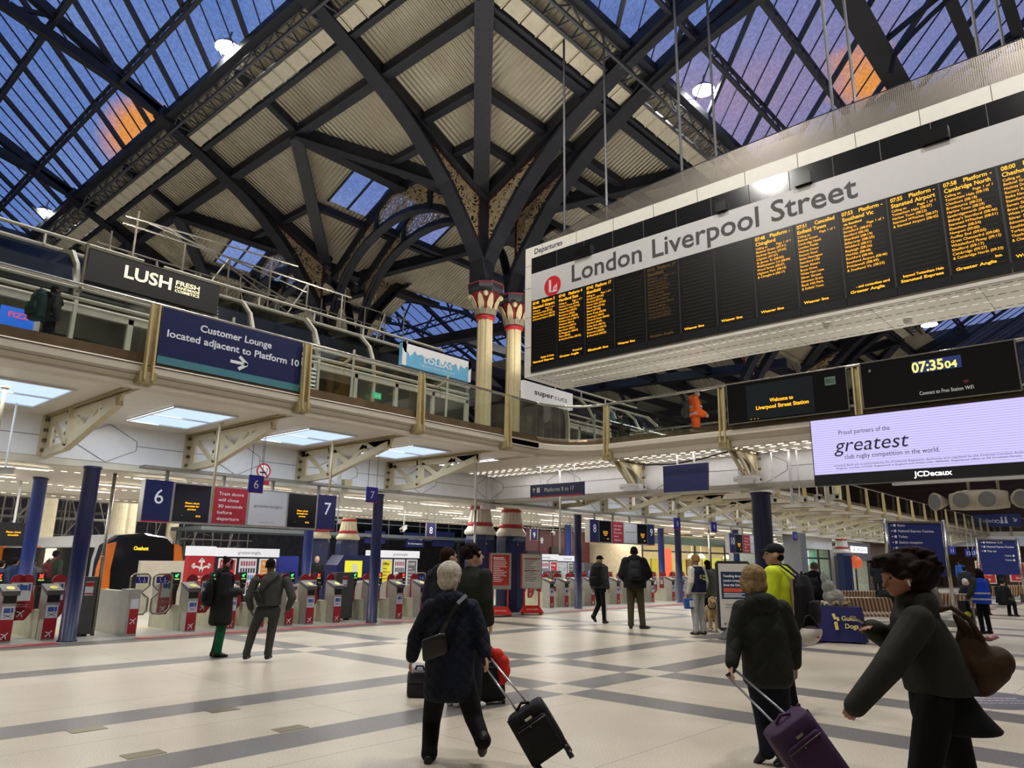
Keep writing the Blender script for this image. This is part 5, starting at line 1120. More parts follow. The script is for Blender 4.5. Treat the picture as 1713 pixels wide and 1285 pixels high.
# paired cast columns on octagonal pedestals
COLC = M('column_cream', 'd0c096', .5, var=.06); PED = M('pedestal_navy', '1c2550', .35); GOLDL = M('leaf_cream', 'd8c79c', .55); GREYL = M('leaf_grey', '8f8470', .6)
def great_column(x, y, label, white=True, top=11.35):
    r = thing('great_column', label, 'column', (x, y, 0), 0, 'paired columns on octagonal pedestals'); pc = M('pedestal_white', 'cfc9bd', .35) if white else CREAM
    m = MB(); m.lathe([(.60, 0), (.60, .18), (.53, .2), (.53, 2.33), (.47, 2.5)], (x, y), 8, math.pi/8); m.build('pedestal', PED, r)
    m = MB(); m.ell((x-.2, y-.50, 2.2), (.04, .03, .04), 8, 6); m.build('pedestal_knob', M('bolt_bronze'), r)
    m = MB(); m.lathe([(.47, 2.49), (.53, 2.53), (.53, 2.62), (.47, 2.68), (.45, 2.72), (.41, 2.78)], (x, y), 28); m.build('base_ring', pc, r, True)
    m = MB(); prof = [(.40, 2.9), (.33, 3.32)]; n = 36; vs = []
    for rr, z in prof:
        for j in range(n): a = 2*math.pi*j/n; q = rr*(1 if j % 2 else .93); vs.append((x+q*math.cos(a), y+q*math.sin(a), z))
    m.add(vs, [(j, (j+1) % n, n+(j+1) % n, n+j) for j in range(n)]); m.build('flared_base', pc, r)
    for z, rr in ((2.84, .44), (3.36, .36)): m = MB(); m.lathe([(rr-.04, z-.05), (rr, z-.03), (rr, z+.03), (rr-.04, z+.05)], (x, y), 28); m.build('red_ring', RED, r, True)
    m = MB(); n = 40; vs = []; zz = (3.36, 5.5, 8, 10.05)
    for z in zz:
        for j in range(n): a = 2*math.pi*j/n; q = .285*(1 if j % 5 else .88)*(1 if z < 9 else .97); vs.append((x+q*math.cos(a), y+q*math.sin(a), z))
    m.add(vs, [(i*n+j, i*n+(j+1) % n, (i+1)*n+(j+1) % n, (i+1)*n+j) for i in range(3) for j in range(n)]); m.build('fluted_shaft', COLC, r)
    m = MB(); m.lathe([(.30, 10.02), (.35, 10.06), (.35, 10.14), (.31, 10.18)], (x, y), 24); m.build('neck_ring', RED, r, True)
    m = MB(); m.lathe([(.30, 10.16), (.34, 10.4), (.40, 10.7), (.52, 10.98)], (x, y), 24); m.build('bell', M('capital_red', '8a2a2c', .5), r, True)
    m = MB()
    for i in range(8):
        a = 2*math.pi*i/8+math.pi/8; u = Vector((math.cos(a), math.sin(a), 0)); s = Vector((-u.y, u.x, 0)); b = Vector((x, y, 10.3))
        for w, h, d0, d1 in ((.13, .62, .33, .56),):
            pts = [(-.07, 0, d0), (-w*.9, h*.45, d0+.07), (-w*.55, h*.85, d1-.05), (0, h, d1), (w*.55, h*.85, d1-.05), (w*.9, h*.45, d0+.07), (.07, 0, d0)]
            m.prism([b+s*q+Z_*z+u*d for q, z, d in pts], u*.035)
    m.build('leaf', GOLDL, r)
    m = MB()
    for i in range(12):
        a = 2*math.pi*i/12; u = Vector((math.cos(a), math.sin(a), 0)); s = Vector((-u.y, u.x, 0)); b = Vector((x, y, 10.18)); m.prism([b-s*.09+u*.33, b-s*.10+u*.37+Z_*.16, b+u*.42+Z_*.27, b+s*.10+u*.37+Z_*.16, b+s*.09+u*.33], u*.03)
    m.build('lower_leaf', GREYL, r)
    m = MB()
    for i in range(4):
        a = math.pi/4+math.pi/2*i; u = Vector((math.cos(a), math.sin(a), 0)); m.ell(Vector((x, y, 10.88))+u*.55, (.09, .09, .10), 10, 8)
    m.build('volute', GOLDL, r, True)
    m = MB(); m.lathe([(.50, 10.96), (.66, 11.12), (.66, 11.27)], (x, y), 8, math.pi/8); m.build('abacus', IRON, r)
    m = MB(); m.lathe([(.68, 11.27), (.70, 11.29), (.68, 11.32)], (x, y), 8, math.pi/8); m.build('abacus_edge', M('edge_red', '8c3038', .5), r)
    return r
great_column(17.8, 17.4, 'front cream column with leafy capital on a navy pedestal, centre of the picture')
great_column(19.35, 17.4, 'rear cream column of the pair, just left of the departures board')
great_column(18.3, 27.6, 'left column of the pair behind the gates, cream base on faded blue pedestal', False)
great_column(20.05, 27.9, 'right column of the pair behind the gates, cream base on faded blue pedestal', False)
# ================================================================ ticket gates
GST = M('gate_steel', 'b2b0a9', .35, .55); GSIDE = M('gate_side', 'b9b9a6', .4, .2); GRED = M('gate_red', 'a5202c', .4); LBL = M('label_white', 'd6d8de', .5); LBLUE = M('label_blue', '3554a0', .5)
GREENL = M('arrow_green', '46e07a', emit=1.6); REDX = M('cross_red', 'ff4632', emit=1.6); YEL = M('reader_yellow', 'd8cf5c', .4, emit=.0)
def plane_icon(t, x, y, s):
    t.line([(x-.4*s, y-.4*s), (x+.45*s, y+.45*s)], .14*s).line([(x+.1*s, y+.1*s), (x-.45*s, y+.30*s)], .12*s).line([(x+.1*s, y+.1*s), (x+.3*s, y-.45*s)], .12*s).line([(x-.35*s, y-.35*s), (x-.5*s, y-.25*s)], .08*s).line([(x-.35*s, y-.35*s), (x-.25*s, y-.5*s)], .08*s)
def gate_proto(name, green, paddles):
    r = local(thing(name, '', 'ticket gate', (0, 0, 0), 0, 'ticket gates'))
    m = MB(); m.prism([(-.13, .3, 0), (-.13, 1.75, 0), (-.13, 1.75, .52), (-.13, .3, .56)], (.26, 0, 0)); m.build('cabinet', GSIDE, r)
    m = MB(); m.prism([(-.12, 0, 0), (-.12, .42, 0), (-.12, .42, 1.03), (-.12, .16, .99), (-.12, 0, .9)], (.24, 0, 0)); m.build('pillar', GST, r); m = MB(); m.prism([(-.12, 1.6, 0), (-.12, 1.95, 0), (-.12, 1.95, .92), (-.12, 1.6, 1.0)], (.24, 0, 0)); m.build('pillar', GST, r)
    m = MB(); m.prism([(-.15, -.03, .86), (-.15, .36, 1.03), (-.15, .36, 1.07), (-.15, -.05, .95)], (.30, 0, 0)); m.build('reader_head', GREY, r)
    m = MB(); c = Vector((0, .08, .995)); n = Vector((0, -.4, .9)).normalized(); m.tube([c, c+n*.012], .075, 14); m.build('reader_pad', YEL, r)
    m = MB(); m.box((-.11, -.012, .72), (.11, .0, .86)); m.build('slot_panel', BLACK, r)
    t = Text((-.115, -.006, 0), X_, Z_); t.rect(0, .03, .23, .42); lab = t.build(GRED, r, 'front_label', 'red front label with a white plane')
    t = Text((-.115, -.009, 0), X_, Z_); plane_icon(t, .115, .12, .13); t.build(BWHITE, lab, 'emblem')
    t = Text((-.115, -.008, 0), X_, Z_); t.rect(.01, .42, .22, .66); l2 = t.build(LBL, r, 'notice'); t = Text((-.115, -.011, 0), X_, Z_); t.rect(.04, .54, .15, .63).rect(.16, .54, .20, .63); t.build(LBLUE, l2, 'notice_picture')
    t = Text((-.115, -.011, 0), X_, Z_); t.line([(.04, .45), (.19, .52)], .01).line([(.04, .52), (.19, .45)], .01); t.build(BLACK, l2, 'cross_mark')
    m = MB(); m.box((-.05, .98, .5), (.05, 1.1, 1.05)); m.tube([(0, 1.02, .86), (.0, .94, 1.02)], .07, 8); m.build('display_post', BLACK, r)
    m = MB(); m.box((-.085, .95, 1.02), (.085, 1.1, 1.28)); d = m.build('display_box', M('display_case', '232838', .3), r)
    t = Text((-.085, .944, 1.02), X_, Z_)
    if green: t.line([(.05, .16), (.12, .22)], .03).line([(.05, .16), (.055, .21)], .025).line([(.05, .16), (.10, .155)], .025)
    else: t.line([(.05, .14), (.12, .22)], .03).line([(.05, .22), (.12, .14)], .03)
    t.build(GREENL if green else REDX, d, 'signal_light'); t = Text((-.085, .944, 1.02), X_, Z_); t.rect(.03, .09, .14, .115); t.build(M('line_lime', 'a8e05a', emit=.9), d, 'signal_bar')
    for s in paddles:
        x = s*.30; m = MB(); pts = [(x-.135, .34), (x-.16, .42), (x-.15, .6), (x-.13, .95), (x-.135, 1.12)]+[(x+.135*math.cos(a), 1.12+.12*math.sin(a)) for a in [math.pi*(1-k/8) for k in range(9)]]+[(x+.13, .95), (x+.2, .6), (x+.19, .52), (x+.06, .34)]
        m.prism([(a, .78, z) for a, z in pts], (0, .03, 0)); pd = m.build('paddle', GRED, r)
        t = Text((x, .775, 0), X_, Z_); t.rect(-.11, .72, .11, 1.08); q = t.build(LBL, pd, 'notice'); t = Text((x, .772, 0), X_, Z_); t.rect(-.08, .93, .03, 1.03).rect(.04, .92, .085, 1.05); t.build(LBLUE, q, 'notice_picture')
        t = Text((x, .774, 0), X_, Z_); plane_icon(t, -.03, .47, .14); t.put('Tap your card', -.08, .64, .02, width=.16); t.put('or scan ticket', -.08, .60, .02, width=.16); t.build(BWHITE, pd, 'emblem')
    return r
GA = gate_proto('ticket_gate', True, (-1, 1)); GB = gate_proto('ticket_gate', False, (-1, 1))
used = {}
def put_gate(proto, x, y, label):
    k = proto.name
    o = proto if k not in used else dup(proto, (0, 0, 0)); used[k] = 1
    o.location = (x, y, 0); o['label'] = label
for x, pr, d in ((3.55, GB, 'leftmost of all, half out of the picture'), (4.45, GB, 'second from the left edge, left of the leftmost navy column'), (5.2, GB, 'showing a red cross beside the leftmost navy column'), (8.05, GA, 'right of the glass wide gate, left of the woman in green trousers'), (9.0, GA, 'directly behind the woman in green trousers'), (9.75, GA, 'between the woman in green trousers and the man in grey'), (10.55, GA, 'directly behind the man in grey'), (11.15, GA, 'just right of the man in grey'), (11.98, GB, 'left of the tall grey panel by column 7'), (13.2, GA, 'just right of the tall grey panel, behind column 7'), (14.1, GB, 'second right of column 7'), (15.0, GB, 'left of the couple, beside the second glass wide gate')):
    put_gate(pr, x, 16.95, 'ticket gate '+d)
rb = [22.0, 22.9, 23.7, 24.6, 25.4, 26.4, 27.3, 28.2, 29.1, 30.9, 31.8, 32.7, 33.6, 34.5]
ds = ['just right of the white notice stand', 'second right of the white notice stand', 'third right of the notice stand, by the slim column', 'left of the person in the black cap', 'behind the legs of the person in the black cap', 'between the black cap person and the tall man', 'left of the tall man in olive trousers', 'behind the tall man in olive trousers', 'right of the tall man in olive trousers', 'left of the column under the second hanging 8', 'right of the column under the second hanging 8', 'left of the person with the blue bucket', 'behind the person with the blue bucket', 'furthest right of the far bank']
for i, (x, d) in enumerate(zip(rb, ds)): put_gate((GA, GB)[i % 3 == 1], x, 17.7, 'distant ticket gate '+d)
def wide_gate(x, y, label):
    r = thing('wide_gate', label, 'ticket gate', (x, y, 0), 0, 'wide access gates')
    m = MB(); m.box((x-.75, y-.3, 0), (x-.5, y+.1, .95)); m.build('pillar', GST, r); m = MB(); m.box((x-.72, y+.1, 0), (x-.53, y+1.5, .9)); m.build('pillar', GST, r)
    m = MB(); m.box((x-.68, y-.304, .55), (x-.52, y-.30, .75)); m.build('front_label', LBL, r); m = MB(); m.box((x-.69, y-.304, .05), (x-.51, y-.3, .55)); l = m.build('front_label', GRED, r, label='red front label with a white plane'); t = Text((x-.69, y-.308, 0), X_, Z_); plane_icon(t, .09, .3, .13); t.build(BWHITE, l, 'emblem')
    for s in (-1, 1):
        X = lambda u: x+.03+s*u; lo = [(.46, .55), (.46, 1.18), (.40, 1.25), (.10, 1.25), (.04, 1.18), (.04, 1.0), (.12, .92), (.2, .85), (.12, .78), (.04, .72), (.04, .45), (.10, .38), (.36, .38), (.46, .48), (.46, .55)]
        m = MB(); m.tube([(X(u), y+.5, z) for u, z in lo], .022, 7); f = m.build('flap', STEEL, r, True)
        m = MB(); m.poly([(X(u), y+.5, z) for u, z in lo[:-1]]); m.build('flap_glass', GLASS, f)
        m = MB(); m.box((min(X(.1), X(.36)), y+.48, 1.05), (max(X(.1), X(.36)), y+.5, 1.19)); b = m.build('access_sign', M('number_blue'), f)
        t = Text((min(X(.1), X(.36)), y+.475, 1.05), X_, Z_)
        for q in (.07, .18): t.disc(q, .105, .014, 10); t.line([(q, .09), (q+.005, .055), (q+.03, .05), (q+.035, .025)], .012)
        t.ring(.185, .045, .02, .03, 12); t.build(BWHITE, b)
    return r
wide_gate(7.3, 17.05, 'wide glass access gate with wheelchair signs left of the woman in green trousers'); wide_gate(16.0, 17.5, 'wide glass access gate partly behind the couple')
for (x0, x1, y, h, d) in ((12.35, 12.95, 17.6, 1.28, 'tall grey barrier panel with a small notice left of column 7'), (5.75, 6.1, 17.3, 1.2, 'tall grey barrier panel behind the leftmost navy column'), (24.0, 24.6, 19.3, 1.3, 'tall grey barrier panel right of the white notice stand')):
    r = thing('barrier_panel', d, 'barrier', ((x0+x1)/2, y, 0)); m = MB(); m.box((x0, y, .04), (x1, y+.25, h)); m.build('panel', M('panel_grey', '4a4a4a', .5), r)
    m = MB(); m.box((x0+.05, y+.05, 0), (x0+.15, y+.2, .04)); m.box((x1-.15, y+.05, 0), (x1-.05, y+.2, .04)); m.build('foot', BLACK, r)
    t = Text((x0+(x1-x0)*.35, y-.004, h-.38), X_, Z_); t.rect(0, 0, .16, .28); n = t.build(LBL, r, 'notice'); t = Text((x0+(x1-x0)*.35, y-.007, h-.38), X_, Z_); t.rect(0, .18, .16, .27).rect(0, .02, .16, .05); t.build(GRED, n, 'notice_band')
# ================================================================ red notice stands
def notice_stand(px, D, rz, label, red):
    c = atz(*px); r = local(thing('notice_stand', label, 'notice stand', (c.x, c.y, 0), rz, 'red notice stands by the pedestals'))
    m = MB(); m.prism([(-.36, -.25, .05), (.36, -.25, .05), (.36, .25, .05), (-.36, .25, .05)], (0, 0, .03)); m.prism([(-.36, -.25, .08), (-.36, .25, .08), (-.20, .04, .27), (-.20, -.04, .27)], (.0, 0, 0)) if 0 else m.add([(-.36,-.25,.08),(.36,-.25,.08),(.36,.25,.08),(-.36,.25,.08),(-.24,-.05,.28),(.24,-.05,.28),(.24,.05,.28),(-.24,.05,.28)], [(0,1,5,4),(1,2,6,5),(2,3,7,6),(3,0,4,7),(4,5,6,7)]); m.build('base', M('stand_red', 'c4271f', .35), r)
    m = MB(); [m.tube([(x, y, 0), (x, y, .06)], .03, 8) for x in (-.3, .3) for y in (-.2, .2)]; m.build('castor', GREY, r)
    for s in (-.24, .24): m = MB(); m.box((s-.025, -.03, .26), (s+.025, .03, .85)); m.build('upright', M('stand_red'), r)
    m = MB(); m.box((-.33, -.05, .8), (.33, .05, 1.9)); m.build('frame', M('board_alu'), r, label='silver frame'); m = MB(); m.box((-.36, -.055, .8), (-.33, .055, 1.9)); m.build('side_edge', M('stand_red'), r)
    t = Text((-.33, -.054, .8), X_, Z_); t.rect(.06, .12, .60, 1.04) if red else t.rect(.03, .03, .63, 1.07); p = t.build(M('poster_red', 'b2332c', .2, var=.2) if red else M('poster_white', 'c6c2bc', .25), r, 'poster')
    t = Text((-.33, -.057, .8), X_, Z_); random.seed(5 if red else 6)
    for i in range(14): z = .95-.055*i; t.rect(.1, z, .1+random.uniform(.2, .44), z+.018)
    if red: t.put('Seasonal', .1, .93, .06, bold=.022, width=.3)
    t.build(BWHITE if red else M('grey_lettering'), p)
    if not red: t = Text((-.33, -.058, .8), X_, Z_); t.rect(.06, .93, .60, .96).rect(.06, .55, .60, .57); t.build(GRED, p, 'rule')
    t = Text((-.3, -.27, .12), X_, Vector((0, .5, .5))); t.put('greateranglia', .3, .06, .05, 'c', width=.36); t.build(BWHITE, r)
    return r
notice_stand((836, 1031), 0, math.radians(-42), 'red poster stand in front of the left blue pedestal', True); notice_stand((889, 1028), 0, math.radians(-42), 'white notice stand with red base in front of the right blue pedestal', False)
# ================================================================ machines and panels behind the gates
def machine_wall(x0, x1, Y, z1, label, posters, name='vending_machine'):
    r = thing(name, label, 'machine', ((x0+x1)/2, Y, 0)); w = x1-x0
    m = MB(); m.box((x0, Y, 0), (x1, Y+.8, z1-.22)); m.build('cabinet', M('machine_black', '2a2a2e', .4), r); m = MB(); m.box((x0-.03, Y-.05, z1-.25), (x1+.03, Y+.8, z1)); hd = m.build('header', M('header_white', 'e2e2e6', .4, emit=.75), r, label='lit white header')
    t = Text((x0, Y-.055, z1-.17), X_, Z_); t.put('greateranglia', w*.5, 0, .095, 'c', width=w*.38); t.build(M('grey_lettering'), hd)
    n = len(posters); pw = w/n
    for i, k in enumerate(posters):
        a, b = x0+pw*i+.05, x0+pw*(i+1)-.05; m = MB(); m.box((a, Y-.03, .55), (b, Y, z1-.3)); p = m.build('panel', M('panel_lit', 'd8d8de', .4, emit=.55), r); t = Text((a, Y-.034, .55), X_, Z_); h = z1-.85; q = b-a
        if k == 'v':
            cols = ('a8586a', '4a4a52', '6a8ab8'); 
            for row in range(5):
                z = h*(.8-.19*row)
                for j in range(6): t.rect(q*(.06+.15*j), z, q*(.17+.15*j), z+h*.13, mi=min(2, row % 3))
            t.build([M('can_'+c, c, .4) for c in cols], p, 'drinks_shelf')
        else:
            c = {'r': 'c2303c', 'o': 'e0963c', 'y': 'e6da3c', 'g': '6a6a70', 'w': 'b4bac4'}[k]; t.rect(.04, .04, q-.04, h-.04); pp = t.build(M('poster_'+k, c, .4, var=.25, scale=3), p, 'poster')
            t = Text((a, Y-.038, .55), X_, Z_); t.put({'r': 'Delay', 'o': 'Tickets', 'y': 'Offers', 'g': 'IN LONDON', 'w': 'Plan'}[k], q*.14, h*.82, .09, bold=.022, width=q*.6); [t.rect(q*.14, h*(.7-.1*j), q*(.5+.3*(j % 2)), h*(.7-.1*j)+.02) for j in range(4)]; t.build(BWHITE if k != 'y' else NAVY, pp)
    return r
machine_wall(10.55, 12.5, 21, 1.92, 'lit snack machine with white header behind the man in grey', 'rvo')
machine_wall(16.5, 18.25, 21, 1.97, 'lit snack machine with white header right of column 7', 'yvg')
machine_wall(24.7, 26.5, 21, 1.99, 'lit snack machine with white header right of the pedestals', 'yvr')
machine_wall(26.8, 28.4, 21.3, 1.95, 'white lit poster unit left of the person in the black cap', 'wg')
tm = thing('ticket_machine', 'navy ticket machine with a yellow screen left of column 7', 'ticket machine', (15.5, 21, 0))
m = MB(); m.prism([(14.7, 20.95, 0), (14.7, 20.95, 1.45), (14.95, 20.95, 1.78), (16.45, 20.95, 1.78), (16.45, 20.95, 0)], (0, .7, 0)); m.build('cabinet', NAVY, tm)
m = MB(); m.box((15.0, 20.93, 1.05), (15.7, 20.95, 1.6)); sc = m.build('screen', M('screen_yellow', 'e4e03a', .4, emit=.8), tm); t = Text((15.2, 20.925, 1.15), X_, Z_); t.rect(.1, .05, .3, .35); t.build(BWHITE, sc, 'ticket_picture'); m = MB(); m.box((14.9, 20.93, .3), (16.3, 20.95, .95)); m.build('front_panel', M('panel_silver'), tm)
tm2 = MB(); tm2.box((27.0, 19.9, 0), (27.7, 20.5, 1.65)); tm2.box((27.35, 19.88, 1.05), (27.55, 19.9, 1.3), 1); tag(tm2.build('ticket_machine', [M('kiosk_grey', '5c5c5e', .4), M('screen_lilac', '8f8ad0', emit=.8)]), 'grey ticket kiosk with lilac screen right of the pedestals', 'ticket machine')
ip = thing('direction_panel', 'red panel with white three-way arrows behind the gates', 'sign', (10.1, 21, 0))
m = MB(); m.box((9.72, 21, 0), (10.48, 21.25, 1.93)); m.build('panel', M('direction_red', 'c83238', .4, var=.1, emit=.35), ip); m = MB(); m.box((9.71, 20.98, 1.68), (10.49, 21.26, 1.95)); m.build('header', M('header_white'), ip)
t = Text((10.1, 20.99, 0), X_, Z_); t.line([(0, 1.22), (0, 1.58)], .05).line([(-.08, 1.5), (0, 1.6), (.08, 1.5)], .05).line([(0, 1.22), (-.06, 1.36), (-.27, 1.40)], .05).line([(-.2, 1.47), (-.28, 1.4), (-.2, 1.33)], .045).line([(0, 1.22), (.06, 1.36), (.27, 1.40)], .05).line([(.2, 1.47), (.28, 1.4), (.2, 1.33)], .045)
t.put('Please use all', -.2, 1.08, .055, bold=.022, width=.42); t.put('exit gates', -.2, .99, .055, bold=.022, width=.3); t.put('Keep left', -.2, .85, .055, bold=.022, width=.36); t.ring(-.27, 1.08, .02, .04, 12); t.build(BWHITE, ip)
bp = MB(); bp.box((13.0, 22, 1.0), (13.9, 22.1, 1.72)); bp.box((13.05, 22.02, 0), (13.12, 22.08, 1)); bp.box((13.78, 22.02, 0), (13.85, 22.08, 1)); tag(bp.build('blue_board', M('board_blue', '25338a', .4)), 'plain blue board right of the man in grey, behind the gates', 'board')
hb = MB(); c0, c1 = aty(237, 938, 23.6), aty(318, 938, 23.6); hb.box((c0.x, 23.6, 0), (c1.x, 23.8, c0.z)); tag(hb.build('hoarding', M('hoarding_beige', 'b4aea0', .5)), 'plain beige hoarding in front of the train', 'hoarding')
# ================================================================ train
tx0, tx1, ty = 9.85, 12.35, 27.5
tr = thing('train', 'train with black and orange front standing behind the gates at left', 'train', ((tx0+tx1)/2, ty, -1.1)); cx = (tx0+tx1)/2
def sec(y, k=1., top=2.46, lo=-.75): # cross-section ring
    return [(cx+(x)*k, y, z) for x, z in ((-1.40, lo), (-1.42, .6), (-1.41, 1.5), (-1.32, 2.0), (-.85, top-.10), (0, top), (.85, top-.10), (1.32, 2.0), (1.41, 1.5), (1.42, .6), (1.40, lo))]
def hull(mb, rings, mi=0):
    n = len(rings[0])
    for a, b in zip(rings, rings[1:]):
        for j in range(n): mb.quad(a[j], a[(j+1) % n], b[(j+1) % n], b[j], mi)
    mb.poly(rings[0][::-1], mi); mb.poly(rings[-1], mi); return mb
m = MB(); hull(m, [sec(ty+.6), sec(62)]); m.build('body', M('train_white', 'a8a8a8', .3), tr)
m = MB(); hull(m, [[(cx+(x-cx)*.86, ty, z*.97) for x, _, z in sec(0)], [(cx+(x-cx)*.97, ty+.25, z) for x, _, z in sec(0)], sec(ty+.62)]); m.build('nose', M('train_black', '151517', .15), tr)
m = MB()
for s in (-1, 1):
    pts = [(1.05, -.5, 0), (1.42, .2, .0), (1.42, 1.2, .0), (1.28, 2.02, .0), (1.0, 2.12, .0), (1.08, 1.2, .0), (1.02, .3, 0), (.75, -.5, 0)]
    m.prism([(cx+s*x, ty-.06, z) for x, z, d in pts], (0, .36, 0))
m.box((cx-1.0, ty-.05, -.6), (cx+1.0, ty+.3, -.15)); m.build('orange_frame', M('train_orange', 'd8701c', .3), tr)
m = MB(); m.prism([(cx-.85, ty-.02, .45), (cx+.85, ty-.02, .45), (cx+.78, ty+.03, 1.6), (cx-.78, ty+.03, 1.6)], (0, .05, 0)); m.build('windscreen', BLACKGL, tr)
t = Text((cx, ty-.05, 1.86), X_, Z_); t.put('Cheshunt', -.15, 0, .13, 'c', bold=.022, width=.5); t.build(M('dest_yellow', 'ffd028', emit=1.6), tr)
m = MB(); m.box((cx-1.47, ty+.9, .55), (cx-1.36, 60, 1.93)); m.build('side_window_band', M('train_black'), tr)
for i in range(6):
    y = ty+2.2+i*4.6; m = MB(); m.box((cx-1.48, y, -.1), (cx-1.36, y+.5, 2.0)); m.build('door', M('train_orange'), tr, label='orange passenger door'); 
m = MB(); m.box((cx-1.49, ty+4.4, 0), (cx-1.4, ty+5.6, 1.9)); m.build('open_doorway', M('doorway_lit', 'e8dcc0', emit=1.1), tr, label='lit open doorway')
lamp('platform_fill', 'AREA', (7.2, 31, 3.3), 120, (1, .95, .85), .1, 8)  # added fill lights, no fittings known: they brighten the dark platform area
for (x, y, p_) in ((3, 33, 500), (16, 33, 500), (22, 36, 350), (30, 34, 350)): lamp('platform_fill', 'AREA', (x, y, 7.5), p_*2.2, (1, .95, .86), .2, 10)
# ================================================================ platforms beyond: scaffolding, cream piers, far walkway
SCAF = M('scaffold_grey', '6a665e', .5, .3)
def scaffold(name, label, x0, x1, y, z0, z1, nx, nz, depth=1.2, group=None, diag=True, mat=None):
    m = MB(); r_ = .035 if mat is None else .024
    for d in (0, depth):
        for i in range(nx+1): x = x0+(x1-x0)*i/nx; m.tube([(x, y+d, z0), (x, y+d, z1+(.4 if i % 3 == 0 else 0))], r_, 5)
        for k in range(nz+1): z = z0+(z1-z0)*k/nz; m.tube([(x0-.3, y+d, z), (x1+.3, y+d, z)], r_, 5)
    for i in range(nx):
        x = x0+(x1-x0)*i/nx; dx = (x1-x0)/nx
        if diag: m.tube([(x, y, z0+(z1-z0)*(.5 if i % 2 else 0)), (x+dx, y, z0+(z1-z0)*(1 if i % 2 else .5))], r_, 5); m.tube([(x+dx, y+depth, z0), (x, y+depth, z1)], r_, 5)
        m.tube([(x, y, z1*.5+z0*.5), (x, y+depth, z1*.5+z0*.5)], r_, 5)
    return tag(m.build(name, mat or SCAF), label, 'scaffolding', group)
scaffold('scaffolding', 'dense grey scaffolding over the train at left', 5.5, 24, 44, -1, 6.4, 16, 6)
scaffold('scaffolding', 'grey scaffolding behind the gates at the far left', -3, 14, 38, 2.4, 6., 14, 4)
random.seed(11); m = MB()
for i in range(60):
    x = random.uniform(3, 26); z = random.uniform(1.5, 6); m.tube([(x, 45, z), (x+random.uniform(-2.5, 2.5), 45.6, z+random.uniform(-1.5, 1.5))], .03, 4)
o = m.build('scaffold_braces', SCAF); tag(o, 'tangle of loose bracing tubes in the scaffolding over the train', 'scaffolding', kind='stuff')
for i, (x, y) in enumerate(((2.6, 21.2), (10.6, 37), (15.2, 40), (18.3, 42), (13.2, 36), (7.5, 40))):
    m = MB(); m.lathe([(.32, 0 if x < 9 or x > 14.6 else -1.1), (.32, 3.4 if i == 0 else 6.5)], (x, y), 16); tag(m.build('pier', CREAM), ['round cream pier at the left edge behind the gates', 'cream pier over the train front', 'cream pier left of the snack machine', 'cream pier furthest right over the train', 'cream pier beside the red direction panel', 'cream pier over the train roof'][i], 'pier', 'cream piers along the platforms')
ds_ = thing('display_screen', 'black departure screen with amber text at the left edge', 'display screen', (3.6, 21.3, 1.9)); c = aty(22, 893, 21.6); m = MB(); m.box((c.x-.33, 21.6, c.z-.3), (c.x+.33, 21.75, c.z+.27)); m.build('casing', BLACK, ds_); t = Text((c.x, 21.59, c.z), X_, Z_); t.put('Please check', 0, .02, .045, 'c', bold=.022); t.put('timetable', 0, -.05, .045, 'c', bold=.022); t.build(AMBER, ds_); m = MB(); m.tube([(c.x, 21.68, c.z+.27), (c.x, 21.68, 3.5)], .03, 6); m.build('hanger', WHITE, ds_)
fw = thing('far_walkway', 'far glass footway with navy destination signs, above the snack machine', 'footbridge', (24, 40, 2.9))
m = MB(); m.box((18, 37.9, 3.05), (40, 41.5, 3.25)); [m.box((x, 41, 0), (x+.2, 41.2, 3.05)) for x in (18.2, 29, 39.6)]; m.build('deck', M('walkway_dark', '565c60', .5), fw); m = MB(); m.quad((18, 40, 3.3), (40, 40, 3.3), (40, 40, 3.95), (18, 40, 3.95)); m.build('glass', glassmat('teal_glass', '7fa8a4', .1, .05), fw); m = MB(); [m.box((18+1.4*i, 39.98, 3.2), (18.06+1.4*i, 40.04, 4.6)) for i in range(16)]; m.box((18, 39.97, 3.95), (40, 40.05, 4.02)); m.build('mullion', M('walkway_dark'), fw)
for (px0, px1, py0, py1, ls, d) in ((611, 644, 888, 910, ['Station Reception'], 'navy Station Reception sign behind column 7'), (680, 709, 891, 916, ['Customer Lounge', '& Information'], 'navy Customer Lounge and Information sign left of framed 8'), (725, 760, 889, 915, ['Ticket Office'], 'navy Ticket Office sign right of framed 8')):
    a, b = aty(px0, py0, 38), aty(px1, py1, 38); r = thing('hanging_sign', d, 'sign', ((a.x+b.x)/2, 38, b.z), 0, 'navy signs on the far walkway'); m = MB(); m.box((a.x, 38, b.z), (b.x, 38.1, a.z)); m.build('panel', NAVY, r); t = Text((a.x, 37.99, b.z), X_, Z_); w = b.x-a.x
    [t.put(s, w*.1, (a.z-b.z)*(.5-.32*i), .13, width=w*.8) for i, s in enumerate(ls)]; t.build(BWHITE, r); m = MB(); m.box((a.x, 38.02, a.z), (a.x+.05, 38.08, 3.1)); m.box((b.x-.05, 38.02, a.z), (b.x, 38.08, 3.1)); m.build('hanger', IRON, r)
mw = thing('maroon_kiosk', 'maroon clad coffee kiosk front behind the gates, right of the pedestals', 'kiosk', (31.5, 25, 0)); m = MB(); m.box((28.9, 25, 0), (34.4, 27, 3.35)); m.build('wall', M('maroon_cladding', '4e1522', .4), mw); m = MB(); [m.box((28.9+1.1*i, 24.985, 0), (28.93+1.1*i, 25, 3.35)) for i in range(6)]; m.box((28.9, 24.985, 2.2), (34.4, 25, 2.22)); m.build('cladding_joint', M('joint_maroon', '2c0c14', .6), mw)
